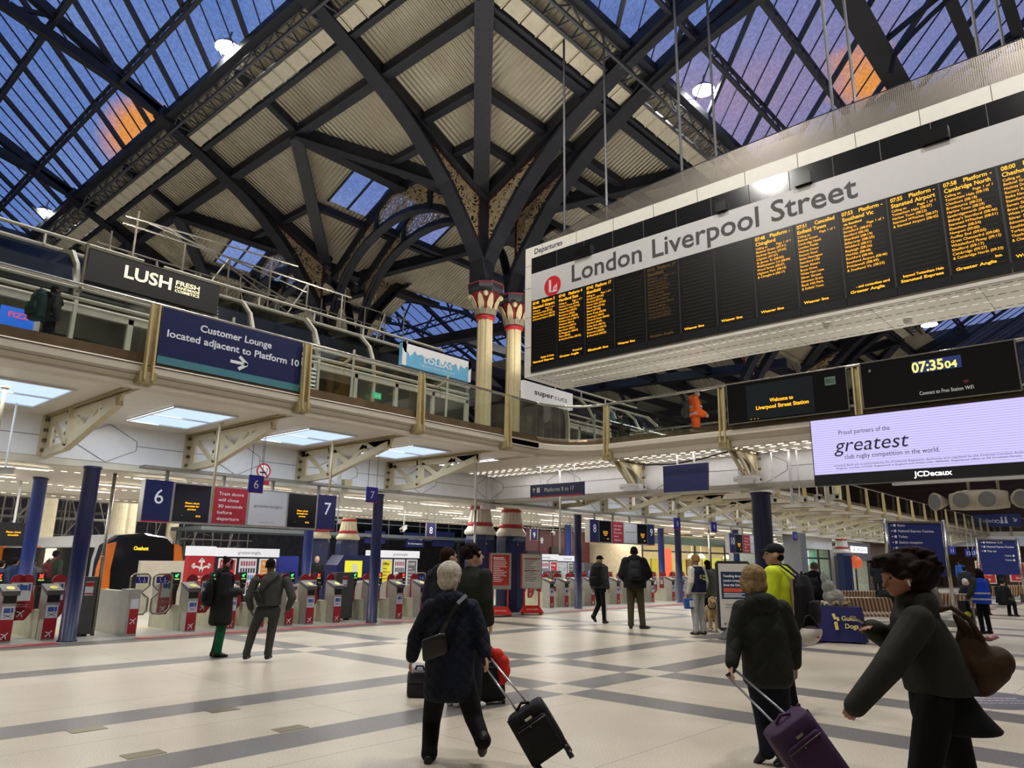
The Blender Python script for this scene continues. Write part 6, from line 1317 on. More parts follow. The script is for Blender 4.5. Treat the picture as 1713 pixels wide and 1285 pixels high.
t = Text((30, 24.97, 2.65), X_, Z_); t.put('PRET', -.6, 0, .3, bold=.022) if 0 else None; t.line([(.05, .12), (.35, .12)], .05).line([(.2, -.05), (.2, .26)], .05).line([(.1, -.03), (.3, .25)], .04).line([(.3, -.03), (.1, .25)], .04); t.build(BWHITE, mw, 'star_emblem'); m = MB(); m.box((28.95, 24.9, 1.5), (30.1, 24.98, 2.2)); m.build('menu_screen', M('menu_black', '1a1a20', .3), mw); m = MB(); m.box((30.9, 24.9, 1.6), (31.9, 24.98, 2.45)); m.build('menu_screen', M('menu_dark', '2a2628', .3), mw)
# ================================================================ lit shops at the far right
def shop(x0, x1, Y, depth, h, name, label, wallc, glow):
    r = thing(name, label, 'shop', ((x0+x1)/2, Y, 0)); m = MB(); m.box((x0, Y+depth, 0), (x1, Y+depth+.1, h)); m.box((x0-.1, Y, 0), (x0, Y+depth, h)); m.box((x1, Y, 0), (x1+.1, Y+depth, h)); m.box((x0, Y, h), (x1, Y+depth, h+.1)); m.build('wall', M(name+'_wall', wallc, .6, var=.1), r)
    n = max(2, int((x1-x0)/1.9)); m = MB(); [m.box((x0+(x1-x0)*i/n-.04, Y-.05, 0), (x0+(x1-x0)*i/n+.04, Y+.05, h)) for i in range(n+1)]; m.box((x0, Y-.05, h*.72), (x1, Y+.05, h*.75)); m.build('mullion', M('mullion_dark', '2a2c30', .4), r)
    m = MB(); m.quad((x0, Y, 0), (x1, Y, 0), (x1, Y, h), (x0, Y, h)); m.build('glass', glassmat('shop_glass', 'e4ece6', .10, .02), r)
    m = MB(); [m.box((x0+.3, Y+depth*k, h-.06), (x1-.3, Y+depth*k+.12, h-.02)) for k in (.2, .5, .8)]; m.build('light_strip', M('shop_light', 'fff0d2', emit=3.), r)
    m = MB()
    random.seed(len(name)); 
    for i in range(int((x1-x0)/1.2)):
        x = x0+.3+1.2*i; k = random.uniform(.6, 1.1); m.box((x, Y+depth*.55, 0), (x+.9, Y+depth*.8, k)); m.box((x, Y+depth-.3, .4), (x+1, Y+depth-.02, 2.0), i % 3)
    m.build('shelving', [M('counter_cream', 'd8c8a0', .5), M('counter_yellow', 'd8c850', .5), M('counter_brown', '7a5a40', .5)], r); lamp('shop_interior_light', 'AREA', ((x0+x1)/2, Y+depth/2, h-.1), glow, (1, .92, .78), x1-x0-.5, .2); return r
r = shop(35.2, 57, 22, 5, 3.2, 'food_shop', 'brightly lit food shop with dark green fascia behind the distant gates', 'e0cfae', 420)
m = MB(); m.box((35.2, 21.9, 2.75), (57, 21.96, 3.2)); m.build('fascia', M('fascia_green', '1f3a2c', .4), r, label='dark green fascia'); t = Text((49.2, 21.88, 2.25), X_, Z_); t.put('fuller', 0, 0, .55, bold=.022, width=2.3); t.build(M('lit_white'), r); m = MB(); m.box((36.9, 21.85, .3), (38.1, 21.95, 2.5)); m.build('orange_panel', M('panel_orange', 'e8623a', emit=.9), r, label='glowing orange panel'); m = MB(); m.box((45.2, 23.5, .3), (47.6, 23.6, 2.1)); m.build('yellow_panel', M('panel_yellow', 'e8e05a', emit=.8), r, label='glowing yellow panel')
for x in (42.6, 43.8, 47.4, 48.2): m = MB(); m.lathe([(.02, 2.35), (.22, 2.2), (.26, 2.05)], (x, 23), 12); m.tube([(x, 23, 2.3), (x, 23, 3.15)], .012, 4); m.build('pendant_lamp', M('pendant_glow', 'fff4d8', emit=2.), r)
pl = MB(); pl.box((43.0, 16.3, 0), (43.9, 17.3, 3.5)); tag(pl.build('pier', M('pier_grey', '6a6c72', .5)), 'plain grey pier right of the lit shop and the hanging 10', 'pier')
r = shop(44.2, 50.2, 17.2, 4, 2.9, 'glazed_shop', 'glass fronted shop with lit screens right of the grey pier', '8a9490', 160)
for i, (x, w) in enumerate(((44.7, .7), (46.6, 1.1))): m = MB(); m.box((x, 17.6, 1.7), (x+w, 17.65, 2.6)); m.build('lit_screen', M('screen_cyan', 'bfe6ee', emit=1.0), r)
m = MB(); m.box((48.3, 17.5, .3), (48.4, 17.6, 2.6)); m.build('green_strip', M('strip_green', '38b890', emit=.8), r); m = MB(); m.box((44.1, 17.0, 2.7), (50.3, 17.2, 3.4)); m.build('fascia', WALLP, r)
r = shop(52.5, 58, 17.2, 5, 2.9, 'burger_shop', 'burger shop with grey fascia and lit white sign at right', '9a9a9c', 200)
m = MB(); m.box((51.8, 16.8, 2.1), (57.6, 17.0, 3.3)); f = m.build('fascia', M('fascia_grey', '6c6e74', .4), r); t = Text((53.2, 16.78, 2.6), X_, Z_); t.rect(0, 0, 3.6, .42); q = t.build(M('lit_white'), f, 'lightbox'); t = Text((53.25, 16.76, 2.68), X_, Z_); t.put('S', 0, 0, .26, bold=.022); t.build(M('safety_red'), q); t = Text((53.7, 16.76, 2.68), X_, Z_); t.put('BURGERS', 0, 0, .26, bold=.022, width=2.9); t.build(M('dim_grey', 'a0a4aa', .6), q)
bl_ = MB(); bl_.ell((53.2, 16.5, 1.95), (.38, .38, .42), 14, 9); bl_.tube([(53.2, 16.5, 2.3), (53.2, 16.8, 2.6)], .02, 5); tag(bl_.build('balloon_sign', M('balloon_orange', 'e86a3a', .4, emit=.5), None, True), 'orange round sign hanging by the burger shop', 'sign')
r = great_column(50.9, 16.6, 'distant navy pedestal column beside the burger shop')
# wall panels under the far gallery
m = MB(); m.box((58.2, 17.2, 0), (88, 17.5, 3.5)); struct(m.build('wall_arcade', M('arcade_brown', '6a5444', .6, var=.2)), 'brown arcade wall at the far right', 'wall')
m = MB(); m.box((80, -30, 0), (80.3, 17.5, 4.3)); struct(m.build('wall_end', BRICK), 'brick wall under the cross gallery', 'wall')
m = MB(); m.box((79.9, 12.2, 0), (79.99, 14.0, 2.4)); struct(m.build('door_1', BLACK), 'dark doorway in the end wall', 'door')
for px, s in ((1641, '11'), (1621, '12'), (1629, '13')):
    pass
for (px, py, s, d) in ((1593, 921, '11', 'small blue sign 11 between the information boards'), (1620, 925, '12', 'small blue sign 12 between the information boards'), (1628, 925, '13', 'small blue sign 13 between the information boards')):
    c = atx(px, py, 66); r = thing('number_sign', d, 'platform number sign', (c.x, c.y, c.z-.3), 0, 'small square platform number signs'); m = MB(); m.box((66, c.y-.22, c.z-.3), (66.04, c.y+.22, c.z+.3)); m.build('panel', M('number_blue'), r); t = Text((65.98, c.y, c.z-.15), (0, -1, 0), Z_); t.put(s, 0, 0, .28, 'c', width=.3); t.build(BWHITE, r); m = MB(); m.tube([(66.02, c.y, c.z+.3), (66.02, c.y, 4.3)], .02, 5); m.build('hanger', WHITE, r)
# ================================================================ upper shops on the gallery: curved glazed tube
TUBEG = glassmat('tube_glass', '8d918a', .06, .15); FRAME = M('tube_frame', 'b8b4a4', .45); DARKIN = M('shop_interior', '605c52', .7, var=.35, scale=2.5)
def tube_shop(x0, x1, label, seed):
    lamp('gallery_shop_fill', 'AREA', ((x0+x1)/2, 14.6, 6.6), 16*(x1-x0), (1, .95, .85), x1-x0-.4, .06)  # added fill light that lifts the dark shop interior
    r = thing('gallery_shop', label, 'shop', ((x0+x1)/2, 14.6, ZD)); prof = [(13.72, ZD), (13.72, 5.85), (13.78, 6.25), (13.98, 6.65), (14.35, 6.98), (14.85, 7.15), (15.6, 7.2)]
    m = MB()
    for (y0, z0), (y1, z1) in zip(prof, prof[1:]): m.quad((x0, y0, z0), (x1, y0, z0), (x1, y1, z1), (x0, y1, z1))
    m.build('glazing', TUBEG, r)
    m = MB(); m.box((x0, 15.6, ZD), (x1, 15.7, 7.2)); m.box((x0, 13.75, ZD-.01), (x1, 15.7, ZD+.02)); m.box((x0, 13.72, ZD), (x0+.05, 15.6, 6.6)); m.box((x1-.05, 13.72, ZD), (x1, 15.6, 6.6))
    random.seed(seed); x = x0+.3
    while x < x1-1: w = random.uniform(.6, 1.4); m.box((x, 14.6, ZD+.02), (x+w, 15.2, ZD+random.uniform(.5, 1.3))); m.box((x, 15.3, ZD+.6), (x+w, 15.6, ZD+1.1)); x += w+.3
    m.build('interior', DARKIN, r)
    n = max(1, round((x1-x0)/1.45)); 
    for i in range(n+1):
        x = x0+(x1-x0)*i/n; m = MB(); big = i % 2 == 0; w = .14 if big else .07
        for (p, q) in zip(prof, prof[1:]): m.bar((x, p[0]-.03, p[1]), (x, q[0]-.03, q[1]+.02), w, .06, (1, 0, 0))
        m.build('rib', FRAME, r)
    m = MB(); 
    for z, y in ((5.85, 13.66), (6.15, 13.62), (5.97, 13.66)): m.tube([(x0, y, z), (x1, y, z)], .04 if z < 6 else .03, 6)
    m.tube([(x0, 14.75, 7.42), (x1, 14.75, 7.42)], .035, 6); m.tube([(x0, 14.9, 7.2), (x1, 14.9, 7.2)], .06, 6)
    [m.tube([(x0+.7+1.45*i, 14.75, 7.18), (x0+.7+1.45*i, 14.75, 7.42)], .025, 6) for i in range(int((x1-x0)/1.45))]; m.build('rails', FRAME, r)
    m = MB(); k = x0+.5
    while k < x1: m.box((k, 13.64, ZD), (k+.09, 13.72, 5.86)); k += 1.45 if seed % 2 else 1.2
    m.box((x0, 13.64, 5.72), (x1, 13.72, 5.86)); m.build('door_frame', FRAME, r)
    m = MB(); k = x0+.9
    while k < x1-.3: m.tube([(k, 13.3, 6.25), (k, 13.35, ZD)], .03, 6); m.tube([(k, 13.3, 6.1), (k, 13.66, 6.0)], .03, 6); k += 2.9
    m.build('sign_strut', FRAME, r)
    return r
tube_shop(-4.5, 5.2, 'curved glazed shop unit at the left end of the gallery', 3); ts_ = tube_shop(5.6, 13.4, 'curved glazed shop unit behind the lounge sign and cake shop sign', 4); tube_shop(17.8, 23.5, 'curved glazed shop unit beside the departures board', 5)
for (x, w, p) in ((7.15, .35, ts_), (8.3, .35, ts_)):
    m = MB(); [m.box((x, 13.60, ZD+.1+.09*k), (x+w, 13.63, ZD+.14+.09*k)) for k in range(11)]; m.build('louvre', BWHITE, p)
m = MB(); [m.bar((6.05+.0, 13.74+.0, 5.9), (6.05, 13.74, 5.9), .01, .01) for _ in ()]; 
for k in range(12): z = 6.05+.075*k; y = 13.70+.03*(k/3)**2*.55; m.box((5.75, y-.05, z), (6.35, y-.02, z+.03))
m.build('curved_louvre', FRAME, ts_)
ex = thing('exit_sign', 'small green running man exit sign in the shop window', 'exit sign', tuple(aty(631, 662, 13.55))); c = aty(631, 662, 13.55); m = MB(); m.box((c.x-.11, 13.54, c.z-.07), (c.x+.11, 13.58, c.z+.07)); m.build('panel', M('exit_green', '2fae7c', emit=1.), ex); t = Text((c.x, 13.53, c.z), X_, Z_); t.line([(.0, 0), (.07, 0)], .02).line([(.04, .03), (.07, 0), (.04, -.03)], .015); t.disc(-.05, .035, .012, 8); t.line([(-.05, .02), (-.04, -.01), (-.07, -.045)], .014).line([(-.04, -.01), (-.02, -.045)], .012); t.build(BWHITE, ex)
fz = thing('lit_poster', 'glowing blue drinks poster in the shop window at the far left', 'poster', (2.4, 13.6, 4.75)); c = [aty(*p, 13.55) for p in ((15, 512), (60, 522), (56, 566), (8, 555))]; m = MB(); m.box((c[0].x-.1, 13.55, c[2].z-.05), (c[1].x, 13.6, c[0].z)); m.build('panel', M('poster_blue', '2668d8', emit=.9), fz); t = Text((c[0].x, 13.54, 0), X_, Z_); t.put('FIZZ', .0, c[0].z-.17, .09, bold=.022, width=.3); t.build(M('poster_pink', 'f0567a', emit=.9), fz)
t = Text((c[0].x, 13.54, 0), X_, Z_); [t.poly([(x-.07, z-.05), (x+.05, z-.06), (x+.08, z+.04), (x-.04, z+.06)]) for x, z in ((.1, c[0].z-.4), (-.0, c[0].z-.58), (.25, c[0].z-.6))]; t.build(M('poster_ice', '9ccaf6', emit=.8), fz, 'ice_cubes')
lt = MB(); lt.box((1.3, 13.5, 5.2), (2.25, 13.56, 5.3)); tag(lt.build('window_light', M('window_orange', 'ffb050', emit=1.5)), 'orange glowing light strip in the shop window at the left edge', 'light')
lc = MB(); lc.tube([(3.9, 14.75, 7.42), (3.9, 14.75, 7.9)], .03, 5); 
scaffold('scaffolding', 'pale scaffold tubes standing on the shop roof behind the cosmetics sign', 5.6, 11.2, 16.6, 4.66, 8.9, 5, 4, 1.6, mat=M('scaffold_pale', '77736a', .4, .4))
m = MB(); [m.tube([(5.2+.6*i, 16.2+.3*i, 8.9+.15*i), (9.5+.5*i, 16.2+.3*i, 9.1-.5*i)], .022, 5) for i in range(4)]; tag(m.build('scaffold_tube', M('scaffold_pale')), 'loose pale scaffold tubes crossing above the cosmetics sign', 'scaffolding', kind='stuff')
scaffold('scaffolding', 'scaffold tower by the cake shop sign, in front of the next nave', 13.6, 16.2, 20, 4.66, 10.2, 3, 4, 1.4, mat=M('scaffold_pale'))
# deck furniture: low white hoardings on the bridge behind the worker
m = MB(); m.box((22, 6.6, ZD), (22.2, 12, ZD+1.0)) if 0 else m.box((19.0, 9.3, ZD), (19.15, 12.2, ZD+.75)); tag(m.build('hoarding', M('hoarding_white', 'b8b8b0', .5)), 'low white hoarding on the bridge left of the orange worker', 'hoarding')
m = MB(); m.tube([(19.5, 13, ZD+1.0), (19.5, -25, ZD+1.0)], .03, 6); m.tube([(19.5, 13, ZD+.55), (19.5, -25, ZD+.55)], .04, 6)
[m.tube([(19.5, 13-2*i, ZD), (19.5, 13-2*i, ZD+1.0)], .025, 6) for i in range(19)]; tag(m.build('bridge_rail', FRAME, None, True), 'tubular railing along the far side of the bridge', 'railing')
# ================================================================ concourse furniture
c = atz(1232, 1070); af = local(thing('display_stand', 'black framed travel notice stand beside the woman in the olive coat', 'notice stand', (c.x, c.y, 0), RZ0+.12))
m = MB(); m.loft([((0, 0, 0), (.42, 0, 0), (0, .34, 0)), ((0, 0, .07), (.42, 0, 0), (0, .34, 0)), ((0, .0, .16), (.30, 0, 0), (0, .16, 0)), ((0, 0, .26), (.24, 0, 0), (0, .06, 0))], 24); m.build('base', M('stand_grey', '5a5b5e', .3), af, True)
m = MB(); pts = [(-.41, .24), (-.41, 1.66), (-.36, 1.72), (.36, 1.72), (.41, 1.66), (.41, .24), (.34, .18), (-.34, .18)]; m.prism([(x, -.035, z) for x, z in pts], (0, .07, 0)); m.build('frame', M('stand_black', '2b2c30', .35), af)
t = Text((-.36, -.04, .26), X_, Z_); t.rect(0, 0, .72, 1.4); p = t.build(M('poster_white'), af, 'poster'); t = Text((-.36, -.043, .26), X_, Z_); t.rect(.05, .62, .68, 1.22); q = t.build(M('poster_navy', '1b2f4e', .4), p, 'headline_panel')
t = Text((-.36, -.046, .26), X_, Z_); t.put('Travelling through', .10, 1.10, .055, bold=.022, width=.5); t.put('London Liverpool', .10, 1.0, .055, bold=.022, width=.48); t.put('Street this Christmas?', .10, .9, .055, bold=.022, width=.54); [t.rect(.1, .73-.035*i, .6-.07*(i % 2), .745-.035*i) for i in range(3)]; t.build(BWHITE, q)
t = Text((-.36, -.046, .26), X_, Z_); t.rect(.1, .77, .55, .86); t.build(M('notice_orange', 'c8543c', .5), q, 'notice_band'); t = Text((-.36, -.046, .26), X_, Z_); t.put('Check before', .12, .48, .045, width=.3); t.put('you travel', .12, .42, .045, width=.22); t.put('Network Rail', .16, .06, .04, bold=.022, width=.3); t.disc(.1, .08, .025, 12); t.build(M('grey_lettering'), p)
m = MB(); m.bar((0, 0, .0), (.0, 0, 0), .01, .01) if 0 else m.ell((-.2, -.06, .12), (.05, .03, .03), 10, 6); m.build('clip', CHROME, af)
# charity table
c = atz(1393, 1073); tb = local(thing('charity_table', 'table under a navy cloth with yellow charity lettering', 'table', (c.x, c.y, 0), RZ0-.28))
m = MB(); vs = []; n = 44; base = []
def per(k, ex):
    w, d = .62+ex, .36+ex; P = [(-w, -d), (w, -d), (w, d), (-w, d)]; L_ = [2*w, 2*d, 2*w, 2*d]; s = k/n*sum(L_)
    for i in range(4):
        if s <= L_[i] or i == 3: a, b = P[i], P[(i+1) % 4]; f = s/L_[i]; return (a[0]+(b[0]-a[0])*f, a[1]+(b[1]-a[1])*f)
        s -= L_[i]
for z, ex in ((.76, 0), (.74, .01), (.4, .03), (.03, .05)):
    for k in range(n): x, y = per(k, ex); wv = 1+(.05*math.sin(k*2.1)+.03*math.sin(k*1.3))*(1-z); vs.append((x*wv, y*wv, z))
m.add(vs, [(i*n+j, i*n+(j+1) % n, (i+1)*n+(j+1) % n, (i+1)*n+j) for i in range(3) for j in range(n)]+[tuple(range(n))]); m.build('table_cloth', M('cloth_navy', '1e2260', .75), tb, True)
m = MB(); [m.tube([(x, y, 0), (x, y, .74)], .02, 6) for x in (-.55, .55) for y in (-.3, .3)]; m.build('leg', STEEL, tb)
t = Text((-.62, -.445, 0), X_, Z_); t.put('Guide', .78, .48, .10, bold=.022, width=.34); t.put('Dogs', .84, .32, .10, bold=.022, width=.28); t.line([(.62, .62), (.66, .5)], .06).line([(.66, .45), (.68, .28)], .07).line([(.7, .55), (.72, .47)], .05); t.build(M('charity_yellow', 'e6dc7c', .6), tb)
base_c = c
def on_table(x, y, z=.765): a = RZ0-.28; return Vector((base_c.x+x*math.cos(a)-y*math.sin(a), base_c.y+x*math.sin(a)+y*math.cos(a), z))
for i, (x, y, col, d) in enumerate(((-.42, -.1, 'c8a868', 'tan plush dog at the left end of the charity table'), (-.28, .08, 'd88aa8', 'pink plush toy on the charity table'), (-.1, -.12, 'd6c6a0', 'cream plush dog in the middle of the charity table'), (.12, .02, 'c2b088', 'sandy plush dog right of the middle of the charity table'), (.32, -.05, 'b49c6c', 'brown plush dog at the right end of the charity table'))):
    p = on_table(x, y); a = i*1.3; u = Vector((math.cos(a), math.sin(a), 0)); m = MB(); m.ell(p+Z_*.05, (.08, .06, .05)); m.ell(p+u*.08+Z_*.08, (.045, .045, .045)); m.ell(p+u*.115+Z_*.07, (.022, .022, .02)); [m.cone(p+s*Vector((-u.y, u.x, 0))*.04+k*u*.05+Z_*.03, p+s*Vector((-u.y, u.x, 0))*.06+k*u*.08+Z_*.015, .02, .016, 8) for s in (-1, 1) for k in (-1, 1)]
    o = m.remesh('plush_toy', M('plush_'+col, col, .9), .012, None, 2); tag(o, d, 'plush toy', 'plush dogs on the charity table')
for i, (x, y) in enumerate(((-.15, .12), (.25, .14))):
    m = MB(); p = on_table(x, y); m.tube([p+Vector((.09*math.cos(k*.5), .05*math.sin(k*.5), .01+.02*math.sin(k))) for k in range(13)], .012, 6); tag(m.build('lead', BLACK, None, True), 'black dog lead lying on the charity table, '+('left one', 'right one')[i], 'dog lead')
# slatted benches
WOODA, WOODB = M('bench_ash', 'b08f70', .5), M('bench_walnut', '5c4432', .5)
def bench(px, rz, label, L_=1.7, z=0., loc=None):
    c = Vector(loc) if loc else atz(*px); r = local(thing('bench', label, 'bench', (c.x, c.y, 0), rz, 'slatted wooden benches')); n = int(L_/.055); a, b = MB(), MB()
    for i in range(n):
        x = -L_/2+L_*(i+.5)/n; mb = a if i % 2 else b; prof = [(-.30, .40), (-.28, .46), (.02, .44), (.10, .50), (.17, .84), (.22, .86), (.24, .82), (.17, .45), (.10, .38)]
        mb.prism([(x-.026, y, zz) for y, zz in prof], (.05, 0, 0))
    a.build('pale_slat', WOODA, r); b.build('dark_slat', WOODB, r)
    for s in (-1, 1): m = MB(); m.box((s*L_*.36-.04, -.22, 0), (s*L_*.36+.04, .16, .40)); m.box((s*L_*.36-.08, -.25, 0), (s*L_*.36+.08, .2, .03)); m.build('leg', M('bench_iron', '3a3a3c', .4), r)
    return r
bench((1455, 1058), RZ0+.2, 'striped wooden bench behind the charity table', 2.3)
bench((1443, 1032), RZ0+math.pi+.2, 'striped wooden bench back to back behind the nearer bench', 2.3)
bench((1592, 1040), RZ0-1.0, 'striped wooden bench beside the information board foot', 1.6); bench((1672, 1012), RZ0+math.pi, 'striped wooden bench at the right edge behind the blue vest', 1.7); bench((1702, 1008), RZ0+math.pi+.1, 'striped wooden bench cut by the right edge', 1.2)
# ticket office sign
def standing_sign(px, label, D_=None):
    c = atz(*px); r = local(thing('standing_sign', label, 'notice stand', (c.x, c.y, 0), RZ0)); m = MB(); m.box((-.45, 0, .95), (.45, .05, 2.0)); m.build('panel', M('panel_pale', 'd4cfc8', .5), r); t = Text((-.4, -.004, 1.0), X_, Z_); t.rect(0, 0, .8, .95); p = t.build(M('sign_red', 'c23a3a', .4), r, 'red_panel'); t = Text((-.4, -.008, 1.0), X_, Z_); t.put('TICKET', .4, .72, .14, 'c', bold=.022); t.put('OFFICE', .4, .50, .14, 'c', bold=.022); t.put('this way', .4, .32, .10, 'c'); t.put('10 m', .4, .1, .12, 'c', bold=.022); t.build(BWHITE, p)
    m = MB(); m.tube([(0, .025, 0), (0, .025, .95)], .03, 8); m.box((-.3, -.2, 0), (.3, .25, .03)); m.build('post', STEEL, r); return r
standing_sign((1657, 1012), 'red TICKET OFFICE sign on a stand behind the person in the blue vest'); standing_sign((1709, 1003), 'red sign cut by the right edge beside the information board')
# ================================================================ people
def cloth(name, col, rough=.85, quilt=None, bump=.25):
    if name in MATS: return MATS[name]
    m = M(name, col, rough, var=.16, scale=9., bump=0 if quilt else bump, spec=.25)
    if quilt:
        t = m.node_tree; b = t.nodes['Principled BSDF']; tc = N(t, 'ShaderNodeTexCoord'); s = N(t, 'ShaderNodeSeparateXYZ'); L(t, tc.outputs['Object'], s.inputs[0]); o = []
        for sg in (1, -1):
            a = N(t, 'ShaderNodeMath', operation='MULTIPLY_ADD'); L(t, s.outputs['Z'], a.inputs[0]); a.inputs[1].default_value = sg; L(t, s.outputs['X'], a.inputs[2])
            k = N(t, 'ShaderNodeMath', operation='MULTIPLY'); L(t, a.outputs[0], k.inputs[0]); k.inputs[1].default_value = math.pi/quilt
            q = N(t, 'ShaderNodeMath', operation='SINE'); L(t, k.outputs[0], q.inputs[0]); ab = N(t, 'ShaderNodeMath', operation='ABSOLUTE'); L(t, q.outputs[0], ab.inputs[0]); pw = N(t, 'ShaderNodeMath', operation='POWER'); L(t, ab.outputs[0], pw.inputs[0]); pw.inputs[1].default_value = .45; o.append(pw.outputs[0])
        mn = N(t, 'ShaderNodeMath', operation='MULTIPLY'); L(t, o[0], mn.inputs[0]); L(t, o[1], mn.inputs[1])
        bp = N(t, 'ShaderNodeBump'); bp.inputs['Strength'].default_value = .8; bp.inputs['Distance'].default_value = .012; L(t, mn.outputs[0], bp.inputs['Height']); L(t, bp.outputs[0], b.inputs['Normal'])
    return m
SKINS = {'p': 'c49a84', 'm': '9a6a50', 'd': '4e3226'}
def skin(k): return M('skin_'+k, SKINS[k], .55, var=.06, scale=4)
HAIRC = {'blonde': '9c8a68', 'grey': 'b8b2a4', 'black': '15120f', 'brown': '2c1d14', 'dark': '1e1612', 'sand': '8c7654', 'white': 'c8c2b8'}
def hairm(c): return M('hair_'+c, HAIRC[c], .8, var=.35, scale=30, bump=.6, spec=.1)
ZIPM = M('zip_grey', '4a4a4c', .4, .4); M('reflective_grey', 'a4a8ae', .35); M('charity_yellow')
class Person: pass
def person(label, foot, top, face=0., hair=('short', 'dark'), sk='p', tops=('coat', '1d1e22'), legs='15161a', shoes='141414', hem=.86, bulk=0., flare=0., hood=False, pix={}, loc={}, pos=None, base=0., vox=.012, dref=None, head_yaw=0., head_pitch=0., quilt=None, legw=1., hands=True, sit=False, group=None, H=None, leg_mat=None, wide=1., hs=1., cuff=.06):
    if pos is None: c = atz(foot[0], foot[1], base)
    else: c = Vector(pos)
    D = c.dot(HF)
    if H is None: H = atd(foot[0] if pos is None else top[0], top if not isinstance(top, tuple) else top[1], D).z-c.z
    k = H/1.75; rz = RZ0-math.radians(face)
    r = local(thing('person', label, 'person', (c.x, c.y, c.z), rz, group)); Mi = (Matrix.Translation(c) @ Matrix.Rotation(rz, 4, 'Z')).inverted()
    J = dict(pelvis=(0, 0, .95), chest=(0, .0, 1.30), neck=(0, 0, 1.49), head=(0, .03, 1.635), shL=(-.185, 0, 1.42), shR=(.185, 0, 1.42), elL=(-.235, -.04, 1.15), elR=(.235, -.04, 1.15), wrL=(-.24, .03, .91), wrR=(.24, .03, .91),
             hipL=(-.09, 0, .92), hipR=(.09, 0, .92), knL=(-.10, .02, .50), knR=(.10, .02, .50), anL=(-.11, -.02, .085), anR=(.11, -.02, .085))
    J.update(loc); J = {a: Vector(v)*k for a, v in J.items()}
    for a, (px, py, dd) in pix.items(): J[a] = Mi @ atd(px, py, D+dd)
    S = MB(); sm = skin(sk); V = Vector; hy = math.radians(head_yaw); hp = math.radians(head_pitch)
    hF = V((math.sin(hy)*math.cos(hp), math.cos(hy)*math.cos(hp), math.sin(hp))); hR = V((math.cos(hy), -math.sin(hy), 0)); hU = hR.cross(hF); h = J['head']
    kh = k*hs; P = lambda x, y, z: h+hR*(x*kh)+hF*(y*kh)+hU*(z*kh)
    E = lambda c_, a, b, d: S.ell(c_, (hR*a*kh, hF*b*kh, hU*d*kh), 16, 12)
    # body: torso, neck, head with face, arms, hands, legs, feet in one skin
    ax = (J['shR']-J['shL']); rt = V((ax.x, ax.y, 0)).normalized() if V((ax.x, ax.y, 0)).length > .05 else V((1, 0, 0)); fw = V((-rt.y, rt.x, 0)); pr = (J['hipR']-J['hipL']); pr = V((pr.x, pr.y, 0)); pr = pr.normalized() if pr.length > .04 else rt; pf = V((-pr.y, pr.x, 0))
    pe, ch, ne = J['pelvis'], J['chest'], J['neck']; wa = pe.lerp(ch, .45)
    S.loft([(pe-V((0, 0, .09*k)), pr*.12*k, pf*.09*k), (pe, pr*.155*k, pf*.105*k), (wa, rt*.13*k, fw*.095*k), (ch, rt*.16*k, fw*.11*k), (ch.lerp(ne, .6), rt*.16*k, fw*.09*k), (ne, rt*.07*k, fw*.07*k)], 18)
    S.cone(ne-V((0, 0, .03*k)), h-hU*.04*k-hF*.015*k, .062*k, .056*k)
    E(P(0, -.008, .022), .078, .098, .104); E(P(0, .018, -.045), .062, .075, .075); E(P(0, .062, -.085), .034, .034, .028)
    S.cone(P(0, .088, .012), P(0, .112, -.03), .012*k, .017*k, 8); E(P(0, .083, .034), .055, .018, .014); E(P(0, .088, -.062), .024, .014, .011)
    for s in (-1, 1): E(P(.081*s, -.012, -.008), .014, .026, .036)
    for s in ('L', 'R'):
        sg = -1 if s == 'L' else 1; a, b, w = J['sh'+s], J['el'+s], J['wr'+s]
        S.cone(a, b, .054*k, .042*k); S.cone(b, w, .042*k, .028*k)
        d = (w-b).normalized(); side = fw*1. if abs(d.dot(fw)) < .8 else V((0, 0, 1)); side = (side-d*side.dot(d)).normalized(); nrm_ = d.cross(side).normalized()
        if hands:
            inn = nrm_ if nrm_.dot(-rt*sg) > 0 else -nrm_
            pm = w+d*.045*k; S.ell(pm, (side*.040*k, d*.052*k, inn*.017*k), 10, 8)
            for i, (o, l) in enumerate(((.030, .072), (.010, .080), (-.011, .074), (-.031, .058))):
                p0 = pm+side*o*k+d*.035*k; p1 = p0+(d*.9+inn*.30)*l*.55*k+side*o*.12*k; p2 = p1+(d*.6+inn*.8).normalized()*l*.5*k
                S.cone(p0, p1, .0098*k, .009*k, 7); S.cone(p1, p2, .009*k, .0078*k, 7)
            t0 = w+d*.022*k+side*.034*k; t1 = t0+(side*.8+d*.7+inn*.3).normalized()*.038*k; S.cone(t0, t1, .013*k, .011*k, 7); S.cone(t1, t1+(d*.9+inn*.4).normalized()*.03*k, .011*k, .009*k, 7)
        hp_, kn, an = J['hip'+s], J['kn'+s], J['an'+s]
        S.cone(hp_, kn, .082*k, .052*k); S.cone(kn, an, .05*k, .034*k)
    feet = {}
    for s in ('L', 'R'):
        kn, an = J['kn'+s], J['an'+s]; to = J.get('to'+s)
        if to is None:
            fd = V((0, 1, 0)); to = an+fd*.15*k; to.z = .035*k if base == 0 or 1 else to.z
            to.z = min(to.z, an.z-.03*k) if not sit else an.z-.05*k
        fd = (to-an); S.cone(an-V((0, 0, .01*k)), an.lerp(to, .45)+V((0, 0, .004*k)), .030*k, .022*k); feet[s] = (an, to)
    S.remesh('body', sm, vox*k, r, 3)
    # shoes
    SH = M('shoe_'+shoes, shoes, .5, var=.12)
